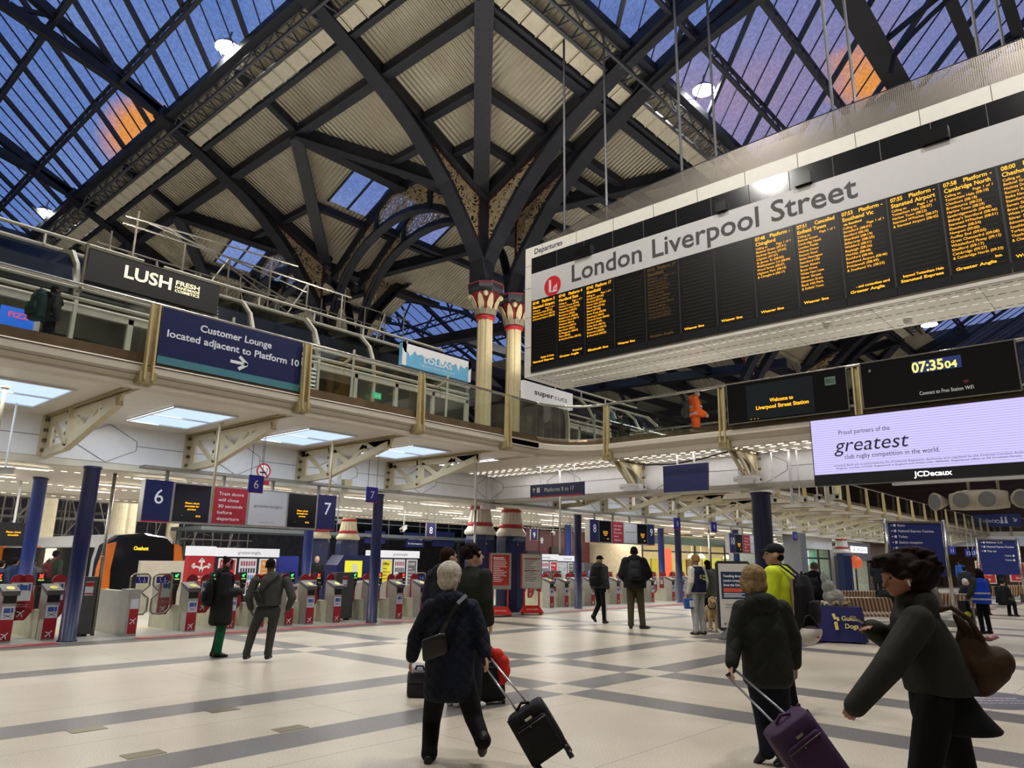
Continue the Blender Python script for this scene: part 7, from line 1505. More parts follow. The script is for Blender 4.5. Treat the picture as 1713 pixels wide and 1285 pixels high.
    for s in ('L', 'R'):
        an, to = feet[s]; d = (to-an); dl = V((d.x, d.y, 0)); dl = dl.normalized() if dl.length > .02 else V((0, 1, 0)); steep = abs(d.z) > .11*k; d3 = d.normalized() if steep else dl; up = V((0, 0, 1)) if not steep else (V((0, 0, 1))-d3*d3.z).normalized(); sd = d3.cross(up).normalized()
        o = an.copy() if steep else V((an.x, an.y, an.z-.05*k)); m = MB()
        m.loft([(o-d3*.085*k+up*.0, sd*.02*k, up*.02*k), (o-d3*.075*k+up*.01*k, sd*.037*k, up*.045*k), (o-d3*.0*k+up*.015*k, sd*.042*k, up*.055*k), (o+d3*.08*k, sd*.047*k, up*.042*k), (o+d3*.14*k-up*.006*k, sd*.045*k, up*.030*k), (o+d3*.185*k-up*.012*k, sd*.026*k, up*.02*k)], 14)
        m.cone(o+up*.03*k, an+(J['kn'+s]-an).normalized()*.06*k, .046*k, .05*k)
        m.remesh('shoe', SH, .012*k, r, 2)
        sl = MB(); q = o-up*.035*k; sl.loft([(q-d3*.086*k, sd*.03*k, up*.012*k), (q-d3*.03*k, sd*.042*k, up*.013*k), (q+d3*.10*k, sd*.05*k, up*.012*k), (q+d3*.185*k, sd*.028*k, up*.01*k)], 12)
    # trousers
    T = MB(); T.loft([(pe-V((0, 0, .12*k)), pr*.13*k, pf*.10*k), (pe-V((0, 0, .03*k)), pr*.175*k, pf*.128*k), (pe+V((0, 0, .09*k)), pr*.15*k, pf*.11*k)], 18)
    for s in ('L', 'R'):
        hp_, kn, an = J['hip'+s], J['kn'+s], J['an'+s]; T.cone(hp_, kn, .098*k*legw, .074*k*legw); T.cone(kn, an.lerp(kn, .04), .074*k*legw, .060*k*legw)
        T.cone(an.lerp(kn, .2), an.lerp(kn, .03), .062*k*legw, .066*k*legw)
    T.remesh('trousers', leg_mat or cloth('trousers_'+legs, legs), .014*k, r, 4)
    # top
    A = MB(); B = .02+bulk; hz = hem*k; hc = pe.copy()
    def cx_(z):
        if z >= ch.z: f = (z-ch.z)/max(.01, ne.z-ch.z); return ch.lerp(ne, min(1, f))
        if z >= pe.z: f = (z-pe.z)/max(.01, ch.z-pe.z); return pe.lerp(ch, f)
        return V((pe.x, pe.y, z))
    rings = []
    n_ = 6
    if not sit:
        c_ = cx_(hz); q_ = pr if hz < pe.z else rt; g_ = pf if hz < pe.z else fw
        if flare >= 0 and hem < .75: rings.append((V((c_.x, c_.y, hz-.05*k)), q_*(.125+B+flare)*k*wide, g_*(.085+B+flare*.7)*k))
        for i in range(n_):
            z = hz+(ch.z-hz)*i/(n_-1); f = 1-i/(n_-1); c_ = cx_(z); c_ = V((c_.x, c_.y, z)); w_ = (.165+B+flare*f)*k*wide; rings.append((c_, (pr if z < pe.z else rt)*w_*(.96 if .3 < f < .7 and flare == 0 else 1), (pf if z < pe.z else fw)*(.118+B+flare*f*.7)*k))
    else:
        for z in (pe.z-.06*k, pe.z+.05*k, wa.z, ch.z): c_ = cx_(z); rings.append((V((c_.x, c_.y, z)), rt*(.165+B)*k*wide, fw*(.12+B)*k))
    cs = ch.lerp(ne, .62); rings += [(cs, rt*(.165+B*.6)*k, fw*(.10+B*.7)*k), (ne-V((0, 0, .0)), rt*.095*k, fw*.09*k), (ne+V((0, 0, .035*k)), rt*.072*k, fw*.072*k)]
    A.loft(rings, 24)
    for s in ('L', 'R'):
        a, b, w = J['sh'+s], J['el'+s], J['wr'+s]; A.ell(a, (.075*k+bulk*.4, .075*k+bulk*.4, .07*k), 12, 8); A.cone(a, b, (.068+bulk*.7)*k, (.058+bulk*.7)*k); A.cone(b, w.lerp(b, cuff), (.058+bulk*.7)*k, (.044+bulk*.5)*k)
    if hood:
        A.ell(ne-fw*.095*k+V((0, 0, -.01*k)), (rt*.165*k, fw*.08*k, V((0, 0, .10*k))), 16, 10); A.ell(ne-fw*.03*k+V((0, 0, .035*k)), (rt*.125*k, fw*.115*k, V((0, 0, .055*k))), 16, 10)
    tm_ = cloth('cloth_'+tops[1]+('q' if quilt else ''), tops[1], .8, quilt)
    A.remesh(tops[0], tm_, .014*k, r, 4)
    # hair / headgear
    st, hc_ = hair[0], hair[1]; Hh = MB(); hm = hairm(hc_) if hc_ in HAIRC else cloth('hat_'+hc_, hc_)
    hz_ = hair[3] if len(hair) > 3 else 1.; e = lambda x, y, z, a, b, d: Hh.ell(P(x*hz_, y*hz_, z), (hR*a*kh*hz_, hF*b*kh*hz_, hU*d*kh*(1+(hz_-1)*.6)), 14, 10)
    if st == 'short': e(0, -.022, .042, .088, .100, .094); e(0, -.055, -.02, .076, .06, .075)
    elif st == 'crop': e(0, -.016, .034, .084, .102, .096)
    elif st == 'bob': e(0, -.025, .04, .094, .106, .098); e(0, -.05, -.04, .092, .075, .085); [e(s*.07, .0, -.02, .03, .06, .07) for s in (-1, 1)]
    elif st == 'long': e(0, -.02, .04, .094, .106, .098); e(0, -.07, -.10, .09, .05, .17); e(.03, -.09, -.25, .06, .035, .14)
    elif st == 'bun': e(0, -.018, .04, .088, .10, .095); e(0, -.11, .08, .04, .04, .04)
    elif st == 'curly':
        random.seed(int(c.x*10)); e(0, -.03, .05, .095, .105, .09)
        for i in range(70):
            a = random.uniform(0, 6.28); b_ = random.uniform(-.5, 1.5); q = V((math.cos(a)*math.cos(b_)*.10, math.sin(a)*math.cos(b_)*.108-.03, math.sin(b_)*.10+.045))
            if q.y > .055 and q.z < .07: continue
            e(q.x, q.y, q.z, .026, .026, .026)
    elif st == 'windblown':
        random.seed(4); e(0, -.05, .05, .115, .14, .11); e(0, -.15, .0, .12, .12, .12); e(0, -.10, -.07, .10, .09, .07); e(0, .05, .12, .085, .08, .045)
        for i in range(90):
            a = random.uniform(0, 6.28); b_ = random.uniform(-.6, 1.5); q = V((math.cos(a)*math.cos(b_)*.125, math.sin(a)*math.cos(b_)*.19-.09, math.sin(b_)*.12+.045))
            if q.y > .04 and q.z < .10: continue
            e(q.x, q.y, q.z, .024, .045, .018)
        for i in range(14): e(random.uniform(-.08, .08), .07+random.uniform(0, .06), .12+random.uniform(-.03, .04), .012, .035, .012)
    elif st == 'cap': e(0, -.01, .055, .094, .108, .075); Hh.loft([(P(0, .07, .05), hR*.085*k, hU*.014*k), (P(0, .13, .045), hR*.075*k, hU*.010*k), (P(0, .18, .035), hR*.045*k, hU*.006*k)], 14)
    elif st == 'beanie': e(0, -.015, .055, .095, .108, .09); e(0, -.04, .005, .092, .088, .05)
    elif st == 'scarf': e(0, -.02, .035, .10, .112, .105); e(0, -.03, -.09, .10, .09, .10)
    if Hh.v: Hh.remesh('cap' if st == 'cap' else 'headscarf' if st == 'scarf' else 'beanie' if st == 'beanie' else 'hair', hm, .009*k if vox < .011 else .012*k, r, 2)
    if st == 'cap' and len(hair) > 2 and hair[2]: q = MB(); q.ell(P(0, -.05, -.025), (hR*.078*k, hF*.055*k, hU*.05*k), 12, 8); q.build('hair', hairm(hair[2]), r, True)
    if vox < .011: # eyes for the nearer figures
        for s in (-1, 1): q = MB(); q.ell(P(.032*s, .077, .012), (.011*k,)*3, 8, 6); q.build('eye', M('eye_dark', '2a221e', .2), r, True)
    o = Person(); o.r, o.J, o.k, o.c, o.rz, o.P, o.D, o.Mi, o.rt, o.fw, o.hR, o.hF, o.hU = r, J, k, c, rz, P, D, Mi, rt, fw, hR, hF, hU; o.W = Mi.inverted(); return o
def held(p, name, label, cat, at):
    """a thing carried by a person: own object, modelled in the carrier's frame about the point `at`"""
    w = p.W @ Vector(at); r = local(thing(name, label, cat, tuple(w), p.rz)); return r
def part(r, mb, name, mat, off, smooth=True, vox=None, label=None):
    off = Vector(off); mb.v = [tuple(Vector(v)-off) for v in mb.v]
    return mb.remesh(name, mat, vox, r, 3, label) if vox else mb.build(name, mat, r, smooth, label)
def backpack(p, label, col, w=.30, h=.45, d=.17, z=1.22, lean=0., x=0.):
    k = p.k; ch = p.J['chest']; fw, rt = p.fw, p.rt; b = ch-fw*(.14*k+d*.5)+rt*x; b.z = z*k; at = b-Vector((0, 0, h/2)); r = held(p, 'backpack', label, 'backpack', at); mt = cloth('bag_'+col, col, .7)
    m = MB(); U = Vector((0, 0, 1))
    m.loft([(b-U*h*.5, rt*w*.40, fw*d*.40), (b-U*h*.44, rt*w*.5, fw*d*.52), (b, rt*w*.5, fw*d*.5), (b+U*h*.3, rt*w*.47, fw*d*.45), (b+U*h*.5, rt*w*.30, fw*d*.25)], 20); part(r, m, 'main_bag', mt, at, vox=.014)
    m = MB(); q = b-fw*d*.45-U*h*.16; m.loft([(q-U*h*.2, rt*w*.34, fw*d*.25), (q, rt*w*.4, fw*d*.32), (q+U*h*.2, rt*w*.34, fw*d*.22)], 16); part(r, m, 'front_pocket', mt, at, vox=.014)
    m = MB(); m.tube([q+U*h*.20+rt*w*t-fw*d*.1 for t in (-.36, 0, .36)], .006, 5); part(r, m, 'zip', M('zip_grey', '4a4a4c', .4, .4), at)
    for s in (-1, 1):
        m = MB(); sh = p.J['shR'] if s > 0 else p.J['shL']; tp = sh.lerp(p.J['neck'], .35)+Vector((0, 0, .085*k)); pts = [b+U*h*.42+rt*s*w*.25, tp-fw*.06*k, tp, tp+fw*.11*k-U*.05*k, tp+fw*.17*k-U*.22*k, b+fw*(d*.5)-U*h*.35+rt*s*w*.5]
        for a_, b_ in zip(pts, pts[1:]): m.bar(a_, b_, .045, .016, tuple(fw) if abs((b_-a_).normalized().dot(U)) > .7 else (0, 0, 1))
        part(r, m, 'strap', mt, at, smooth=False)
    m = MB(); m.tube([b+U*h*.49+rt*w*t+U*.05*math.cos(t*15) for t in (-.1, -.05, 0, .05, .1)], .008, 6); part(r, m, 'grab_handle', mt, at)
    return r
def bagbox(r, at, c, a, b, d, mat, name='shell', rnd=.82, vox=.012):
    """soft cornered box: centre c, half-axes a (width) b (height) d (depth)"""
    m = MB(); c, a, b, d = Vector(c), Vector(a), Vector(b), Vector(d); rs = []
    for t, s in ((-1, rnd), (-.93, .96), (-.6, 1), (0, 1), (.6, 1), (.93, .96), (1, rnd)):
        rs.append((c+b*t, s))
    n = 28; vs = []; fs = []
    for cc, s in rs:
        for j in range(n):
            th = 2*math.pi*j/n; x, y = math.cos(th), math.sin(th); q = (abs(x)**6+abs(y)**6)**(-1/6); vs.append(cc+a*x*q*s+d*y*q*s)
    for i in range(len(rs)-1):
        for j in range(n): fs.append((i*n+j, i*n+(j+1) % n, (i+1)*n+(j+1) % n, (i+1)*n+j))
    fs += [tuple(range(n-1, -1, -1)), tuple((len(rs)-1)*n+j for j in range(n))]; m.add(vs, fs); return part(r, m, name, mat, at, True)
def suitcase(label, top, bot, D0, width, height, depth, hand, col, tilt_w=None, name='suitcase', grp=None, rods=True, Dh=None, rodcol='a4a4a6'):
    t, b = atd(*top, D0), atd(*bot, D0); up = (t-b).normalized(); height = (t-b).length; wv = Vector(tilt_w if tilt_w else HR); wv = (wv-up*wv.dot(up)).normalized(); dv = up.cross(wv).normalized(); c = (t+b)/2; at = Vector((b.x, b.y, 0))
    r = local(thing(name, label, 'suitcase', tuple(at), 0, grp)); mt = cloth('case_'+col, col, .65); bagbox(r, at, c, wv*width/2, up*height/2, dv*depth/2, mt)
    m = MB(); q = c-dv*depth*.50
    if (q-EYE).length > (c+dv*depth*.5-EYE).length: dv = -dv; q = c-dv*depth*.5
    bagbox(r, at, q-up*height*.08, wv*width*.40, up*height*.36, dv*.025, mt, 'front_pocket')
    m.tube([c+wv*width*.5*s*.97+up*height*.5*u*.95-dv*depth*.28 for s, u in ((-1, -1), (-1, 1), (1, 1), (1, -1), (-1, -1))], .006, 5); m.tube([q-dv*.03+up*height*.22+wv*width*x for x in (-.38, .38)], .005, 5); part(r, m, 'zip', M('zip_grey'), at)
    m = MB(); m.tube([q-dv*.035+up*height*.2+wv*width*x-up*.03*abs(x) for x in (-.06, -.03)], .006, 5); m.bar(q-dv*.03+up*height*.34-wv*.03, q-dv*.03+up*height*.34+wv*.03, .02, .006, tuple(dv)); part(r, m, 'badge', CHROME, at, False)
    m = MB(); m.tube([t+wv*width*.18*s+up*.03*(1-abs(s))+up*.01 for s in (-1, -.6, 0, .6, 1)], .012, 6); part(r, m, 'top_handle', mt, at)
    for sx in (-1, 1):
        for sd in (-1, 1):
            w = b+wv*width*.42*sx+dv*depth*.40*sd; m = MB(); m.cone(w+up*.0, w-up*.045, .022, .016, 8); ww = w-up*.06; m.tube([ww-wv*.02, ww+wv*.02], .032, 12); part(r, m, 'wheel', BLACK, at, True)
    if rods and hand:
        h = Vector(hand); e = wv*width*.16; m = MB()
        for s in (-1, 1): m.tube([t+e*s-up*.05, h+e*s*.75], .009, 7)
        part(r, m, 'pull_rod', M('rod_'+rodcol, rodcol, .3, .8), at); m = MB(); m.tube([h+e*.85, h-e*.85], .016, 8); part(r, m, 'grip', BLACK, at)
    return r
# ---------------------------------------------------------------- foreground
nw = person('person in a long navy quilted coat pulling a black suitcase, seen from behind', (763, 1275), 938, 4, ('short', 'grey', None, 1.22), 'p', ('coat', '121826'), '0d0d10', '191514', hem=.56, hs=1.1, bulk=.038, flare=.012, hood=True, quilt=.10, vox=.0075, legw=1.18,
    pix=dict(shL=(722, 1018, 0), shR=(787, 1018, 0), elL=(696, 1068, .05), elR=(805, 1066, 0), wrL=(689, 1100, .1), wrR=(812, 1096, -.08), pelvis=(752, 1118, 0), chest=(754, 1052, 0), neck=(756, 1004, 0), head=(753, 967, .02), hipL=(733, 1130, 0), hipR=(773, 1130, 0), knL=(722, 1205, .1), knR=(793, 1202, .0), anL=(718, 1262, -.02), anR=(808, 1240, -.15), toR=(806, 1266, -.02)), head_yaw=10)
m_at = nw.Mi @ atd(727, 1082, nw.D-.22)
r = held(nw, 'shoulder_bag', 'black shoulder bag hanging across the back of the navy quilted coat', 'bag', m_at)
bagbox(r, m_at, m_at, Vector((.10, .0, .035)), Vector((-.01, 0, .085)), Vector((0, .045, 0)), M('bag_leather', '161616', .4), 'bag_body'); m = MB()
pts = [nw.Mi @ atd(px, py, nw.D+d) for px, py, d in ((735, 1066, -.23), (748, 1040, -.245), (765, 1010, -.235), (780, 996, -.12))]
for a, b in zip(pts, pts[1:]): m.bar(a, b, .032, .01, (0, 1, 0))
part(r, m, 'strap', M('bag_leather'), m_at, False); m = MB(); q = nw.Mi @ atd(734, 1064, nw.D-.24); m.tube([q, q+Vector((-.02, 0, -.05))], .007, 6); m.tube([q+Vector((-.03, 0, .0)), q+Vector((.02, 0, .02))], .006, 6); part(r, m, 'buckle', CHROME, m_at)
suitcase('black wheeled suitcase pulled by the person in the navy coat', (876, 1184), (921, 1262), 6.35, .33, .5, .22, atd(814, 1106, nw.D-.08), '121214', (HR*.9+Z_*.4), rodcol='c4c4c6')
gw = person('person in an olive quilted hooded coat pulling a purple suitcase, seen from behind', (1285, 1278), 944, 0, ('bob', 'sand', None, 1.1), 'p', ('coat', '23261f'), '141824', '121214', hem=.70, hs=1.12, bulk=.038, flare=.01, hood=True, quilt=.21, vox=.0075, legw=1.15,
    pix=dict(shL=(1241, 1020, 0), shR=(1308, 1020, 0), elL=(1230, 1068, -.02), elR=(1326, 1068, 0), wrL=(1224, 1112, -.12), wrR=(1330, 1112, .05), pelvis=(1284, 1115, 0), chest=(1277, 1052, 0), neck=(1268, 1006, 0), head=(1259, 972, .03), hipL=(1266, 1128, 0), hipR=(1302, 1128, 0), knL=(1276, 1194, .05), knR=(1306, 1200, 0), anL=(1284, 1258, -.03), anR=(1310, 1262, .02), toL=(1262, 1276, .05), toR=(1304, 1276, -.05)), head_yaw=-8)
suitcase('purple wheeled suitcase pulled by the person in the olive coat', (1311, 1205), (1392, 1320), 5.75, .36, .6, .26, atd(1223, 1126, gw.D-.15), '3a2440', (HR*.75+Z_*.55), rodcol='8a8a8e')
rn = person('person in a dark olive jacket hurrying left with a phone and a brown tote bag', (1570, 1340), 925, -92, ('windblown', 'dark'), 'm', ('jacket', '282922'), '09090b', '0c0c0c', hem=.90, bulk=.05, flare=.035, hood=True, vox=.0075, H=1.70, pos=tuple(atz(1575, 1425)), legw=1.25, wide=.9, cuff=-.2,
    pix=dict(head=(1504, 966, .0), neck=(1521, 1008, .02), chest=(1548, 1075, .02), pelvis=(1576, 1160, .02), shL=(1535, 1040, -.17), shR=(1546, 1034, .19), elL=(1487, 1114, -.20), wrL=(1440, 1170, -.16), elR=(1508, 1082, .2), wrR=(1468, 1058, .10), hipL=(1565, 1180, -.08), hipR=(1578, 1180, .09), knL=(1545, 1300, -.08), knR=(1610, 1295, .09), anL=(1520, 1405, -.08), anR=(1652, 1390, .09)), head_pitch=-12)
m = MB(); pk = rn.W.inverted(); pv = rn.J['pelvis']
m.loft([(pv+Vector((0, .02, .02)), (.17, 0, 0), (0, .17, 0)), (pv+Vector((0, -.02, -.10)), (.20, 0, 0), (0, .21, 0)), (pv+Vector((0, -.08, -.20)), (.21, 0, 0), (0, .25, 0)), (pv+Vector((0, -.10, -.22)), (.18, 0, 0), (0, .22, 0))], 24); part(rn.r, m, 'skirt', cloth('skirt_black', '0b0c10'), (0, 0, 0), vox=.014)
at = rn.Mi @ atd(1640, 1120, rn.D-.02); r = held(rn, 'tote_bag', 'large brown tote bag slung behind the hurrying person', 'bag', at); TB = cloth('tote_brown', '3c2a18', .75)
m = MB(); P4 = lambda px, py, d=0.: rn.Mi @ atd(px, py, rn.D+d)
for a, b_, ra, rb_ in ((P4(1598, 1030), P4(1628, 1070), .02, .06), (P4(1628, 1075), P4(1640, 1120), .07, .13), (P4(1640, 1118), P4(1668, 1108), .13, .10), (P4(1625, 1110), P4(1632, 1140), .09, .09), (P4(1655, 1118), P4(1640, 1138), .12, .10), (P4(1612, 1060), P4(1612, 1100), .04, .07)): m.cone(a, b_, ra, rb_)
part(r, m, 'bag_body', TB, at, vox=.014); m = MB()
for d in (-.06, .06): m.tube([P4(1645, 1072, d), P4(1620, 1035, d), P4(1590, 1016, d*.7), P4(1568, 1022, d*.5-.05)], .016, 6)
part(r, m, 'strap', TB, at); m = MB(); [m.cone(P4(1640+10*i, 1070-2*i, .02*i), P4(1650+9*i, 1066+4*(i % 2), .02*i), .022, .014) for i in range(3)]; part(r, m, 'pink_contents', cloth('pink_wool', 'b88486'), at, vox=.01, label='pink woollen things poking out of the bag')
ph = local(thing('phone', 'phone held up by the hurrying person', 'phone', tuple(atd(1446, 1047, rn.D+.1)), rn.rz)); m = MB(); m.prism([(-.035, -.06, -.02), (.035, -.06, -.02), (.035, .07, .05), (-.035, .07, .05)], (0, -.005, .009)); m.build('casing', M('phone_case', '6a5a48', .4), ph); m = MB(); m.prism([(-.03, -.05, -.005), (.03, -.05, -.005), (.03, .06, .055), (-.03, .06, .055)], (0, 0, .002)); m.build('screen', BLACKGL, ph)
eb = MB(); q = rn.P(-.088, -.005, -.02); eb.cone(q, q-rn.hU*.03, .009, .006, 8); eb.build('earbud', BWHITE, rn.r, True, label='white earbud')
# the pair behind the navy coat, with their luggage
cm = person('person with short dark hair in a dark jacket, behind the navy coat', (741, 1178), 917, 18, ('short', 'brown'), 'p', ('jacket', '20222b'), 'b8b0a2', 'd8d6d2', hem=.85, bulk=.03, hood=True, vox=.0105, head_yaw=35, quilt=.1)
cw = person('person with curly dark hair in a dark green jacket, half hidden behind the navy coat', (783, 1184), 914, 30, ('curly', 'dark'), 'p', ('jacket', '20241d'), '1c1f28', 'd8d6d2', hem=.84, bulk=.03, hood=False, vox=.0105, head_yaw=40, head_pitch=12)
sc_ = suitcase('large upright black suitcase with a red jacket over it, beside the couple', (812, 1092), (815, 1172), 9.3, .42, .62, .28, None, '141416', (HR+HF*.2), rods=False)
m = MB(); p = atd(836, 1098, 9.2); rj = MB()
for (px, py, rr) in ((818, 1088, .06), (832, 1096, .08), (840, 1108, .09), (842, 1122, .09), (841, 1134, .07), (836, 1142, .05)): rj.ell(atd(px, py, 9.2), (HR*rr, HF*rr*.8, Z_*rr))
tag(rj.remesh('red_jacket', cloth('jacket_red', 'c22a1a', .6), .014, None, 4), 'bright red jacket draped over the large black suitcase', 'jacket')
at = atz(698, 1166); r = local(thing('holdall', 'small dark grey holdall on the floor left of the navy coat', 'bag', tuple(at), 0)); c = at+Z_*.15+HF*.1
bagbox(r, at, c, HR*.13, Z_*.15, HF*.2, cloth('holdall_grey', '2c2c2a', .7)); m = MB(); m.tube([c+HR*x+Z_*z-HF*.05 for x, z in ((-.05, .12), (-.03, .2), (.05, .2), (.08, .12))], .014, 6); part(r, m, 'carry_handle', BLACK, at); bagbox(r, at, c+Z_*.09-HF*.03, HR*.115, Z_*.07, HF*.19, BLACK, 'top_flap')
# hi-vis rider
hv = person('person in a black cap and yellow high-visibility jacket behind the olive coat', (1318, 1192), 911, -52, ('cap', '16181f', 'dark'), 'p', ('jacket', 'c8d62a'), '0d0e10', '101010', hem=.80, bulk=.05, vox=.0095, head_yaw=-22,
    loc=dict(elL=(-.25, .02, 1.16), wrL=(-.24, .10, .93)))
backpack(hv, 'large black backpack worn over the yellow high-visibility jacket', '161619', .40, .62, .24, 1.13)
m = MB(); q = hv.J['chest']; m.loft([(q+hv.rt*x*hv.k+Vector((0, 0, 0)), hv.rt*.03, Vector((0, 0, .24))) for x in (0,)]*2, 4) if 0 else [m.bar(hv.J['sh'+s].lerp(hv.J['neck'], .25)+hv.fw*(.20*d)+Vector((0, 0, -.06)), Vector((hv.J['sh'+s].x*.7, .215*d, .86*hv.k)), .06, .03, (0, 1, 0)) for s in 'LR' for d in (1, -1)]; part(hv.r, m, 'reflective_strip', M('reflective_tan', '9a8678', .4), (0, 0, 0), False)
at = atd(1356, 1060, 8.6); r = thing('helmet', 'white riding helmet hanging beside the olive coat', 'helmet', tuple(at-Z_*.13)); m = MB(); ax = (HR*.12, HF*.14, Z_*.11)
vs = []; fs = []; n = 20
for i in range(8):
    t = -math.pi/2+(math.pi*.5+.5)*i/7
    for j in range(n): a_ = 2*math.pi*j/n; vs.append(at+ax[0]*math.cos(t)*math.cos(a_)+ax[1]*math.cos(t)*math.sin(a_)+(ax[2]+HR*.03)*math.sin(t)*1.1)
for i in range(7):
    for j in range(n): fs.append((i*n+j, i*n+(j+1) % n, (i+1)*n+(j+1) % n, (i+1)*n+j))
m.add(vs, fs); m.build('shell', M('helmet_white', 'c4beb4', .3), r, True); m = MB(); m.ell(at+Z_*.035, (HR*.10, HF*.12, Z_*.05), 14, 8); m.build('padding', cloth('helmet_pad', '2a201c'), r, True); m = MB(); m.tube([at+HR*x+Z_*z for x, z in ((-.09, .06), (-.04, .18), (.0, .2), (.05, .15), (.09, .06))], .012, 5); m.build('chin_strap', BLACK, r, True); m = MB(); m.ell(at-HF*.135-Z_*.03+HR*.03, (HR*.02, HF*.008, Z_*.009), 8, 5); m.build('badge', RED, r)
# ---------------------------------------------------------------- by the gates
gm = person('person in a charcoal suit standing with hands in pockets, seen from behind', (428, 1108), 930, 0, ('crop', 'black'), 'd', ('jacket', '3f403e'), '3a3b39', '17120f', hem=.92, bulk=.02, vox=.0105, legw=1.05,
    pix=dict(shL=(427, 972, 0), shR=(480, 972, 0), elL=(416, 1000, -.03), elR=(489, 1000, -.03), wrL=(420, 1018, .06), wrR=(482, 1018, .06), neck=(456, 960, 0), chest=(454, 985, 0), pelvis=(448, 1020, 0), head=(453, 947, .02), hipL=(437, 1022, 0), hipR=(460, 1022, 0), knL=(423, 1056, .05), knR=(454, 1056, .05), anL=(412, 1094, 0), anR=(448, 1094, 0)))
at = gm.Mi @ atd(432, 1000, gm.D-.17); r = held(gm, 'cross_body_bag', 'small black bag on a strap across the charcoal suit', 'bag', at); bagbox(r, at, at, Vector((.05, 0, .02)), Vector((-.06, 0, .11)), Vector((0, .035, 0)), BLACK, 'pouch'); m = MB(); pts = [gm.Mi @ atd(px, py, gm.D+d) for px, py, d in ((436, 992, -.17), (450, 978, -.18), (467, 963, -.12), (474, 958, -.02))]; [m.bar(a, b, .04, .01, (0, 1, 0)) for a, b in zip(pts, pts[1:])]; part(r, m, 'strap', BLACK, at, False)
hw = person('person in a black parka and green trousers looking at a phone, pink headphones on', (362, 1099), 934, 62, ('bun', 'black'), 'd', ('parka', '151618'), '14563a', '0c0c0c', hem=.60, bulk=.04, flare=.04, hood=True, vox=.0105, head_pitch=-28, legw=1.1,
    loc=dict(elL=(-.23, .0, 1.12), elR=(.23, .0, 1.12), wrL=(-.06, .27, 1.13), wrR=(.07, .28, 1.14), knL=(-.08, .03, .5), knR=(.08, .03, .5), anL=(-.08, -.03, .085), anR=(.09, .0, .085)))
m = MB(); m.tube([hw.P(.095*math.cos(a), -.005, .105*math.sin(a)+.02) for a in [math.pi*i/12 for i in range(13)]], .012*hw.k, 6); m2 = m; [m.ell(hw.P(s*.095, -.005, .0), (hw.hR*.022, hw.hF*.035, hw.hU*.042), 10, 8) for s in (-1, 1)]; part(hw.r, m, 'headphones', M('headphone_pink', 'a85a5e', .4), (0, 0, 0))
ph = held(hw, 'phone', 'phone held by the person with pink headphones', 'phone', hw.J['wrR']+Vector((-.06, .08, .02))); m = MB(); m.prism([(-.035, -.05, 0), (.035, -.05, 0), (.035, .06, .06), (-.035, .06, .06)], (0, 0, .01)); m.build('casing', BLACKGL, ph)
backpack(hw, 'black backpack on the person with pink headphones', '101113', .30, .46, .18, 1.14)
cp = person('person in a black cap and grey hoodie walking right, white stripe on black trousers', (1004, 1043), 930, 38, ('cap', '141416', 'blonde'), 'p', ('hoodie', '3b3c3e'), '101114', '101010', hem=.90, bulk=.02, hood=True, loc=dict(knL=(-.09, .12, .5), anL=(-.09, -.2, .16), knR=(.09, .05, .5), anR=(.1, .06, .085)))
m = MB(); q = cp.J; s = Vector((.085, .0, 0)); m.bar(q['hipR']+s+Vector((.0, 0, -.12)), q['knR']+s*.9, .035, .012, (1, 0, 0)); m.bar(q['knR']+s*.9, q['anR']+s*.75, .035, .012, (1, 0, 0)); part(cp.r, m, 'white_stripe', BWHITE, (0, 0, 0), False)
backpack(cp, 'black backpack worn by the person in the black cap', '121214', .34, .48, .2, 1.18)
bm = person('tall person in a black jacket and olive trousers watching the board, seen from behind', (1064, 1052), 915, 8, ('crop', 'black'), 'd', ('jacket', '101113'), '3c3826', '141210', hem=.86, bulk=.06, flare=.01, hood=True, legw=1.1, loc=dict(wrL=(-.20, .16, 1.02), wrR=(.22, .18, 1.05), elL=(-.28, -.02, 1.14), elR=(.30, 0, 1.16), anR=(.15, 0, .085), toR=(.27, .08, .035), knR=(.12, .03, .5)), head_yaw=10)
backpack(bm, 'dark grey backpack worn by the tall person in olive trousers', '1d1e21', .34, .50, .18, 1.24)
ct = person('charity collector in a white top and navy vest holding a blue bucket', (1170, 1062), 929, -32, ('beanie', '9a7a40'), 'm', ('sweater', 'c8c2b4'), '9a9a98', '2a211b', hem=.90, bulk=.025, loc=dict(wrL=(-.23, .06, .90)), legw=1.1)
m = MB(); q = ct.J['chest']; k = ct.k; m.loft([(Vector((0, 0, .93*k)), (.235*k, 0, 0), (0, .19*k, 0)), (Vector((0, 0, 1.2*k)), (.225*k, 0, 0), (0, .185*k, 0)), (Vector((0, 0, 1.40*k)), (.19*k, 0, 0), (0, .165*k, 0)), (Vector((0, 0, 1.50*k)), (.12*k, 0, 0), (0, .12*k, 0))], 20); part(ct.r, m, 'vest', cloth('vest_navy', '141a36'), (0, 0, 0), vox=.014)
t = Text((-.15*k, -.20*k, 0), X_, Z_); t.put('Guide', .14, 1.27*k, .05, bold=.022, width=.15); t.put('Dogs', .14, 1.20*k, .05, bold=.022, width=.13); [t.disc(.07+.022*a, 1.27*k+b, .014, 8) for a, b in ((-1, .02), (0, .035), (1, .02), (0, -.01), (.6, -.03), (-.6, -.03))]; t.build(M('charity_yellow'), ct.r)
m = MB(); m.cone(ct.P(0, -.01, .1), ct.P(0, -.07, .08), .03, .04); part(ct.r, m, 'yellow_band', M('band_yellow', 'd8c43a', .5), (0, 0, 0))
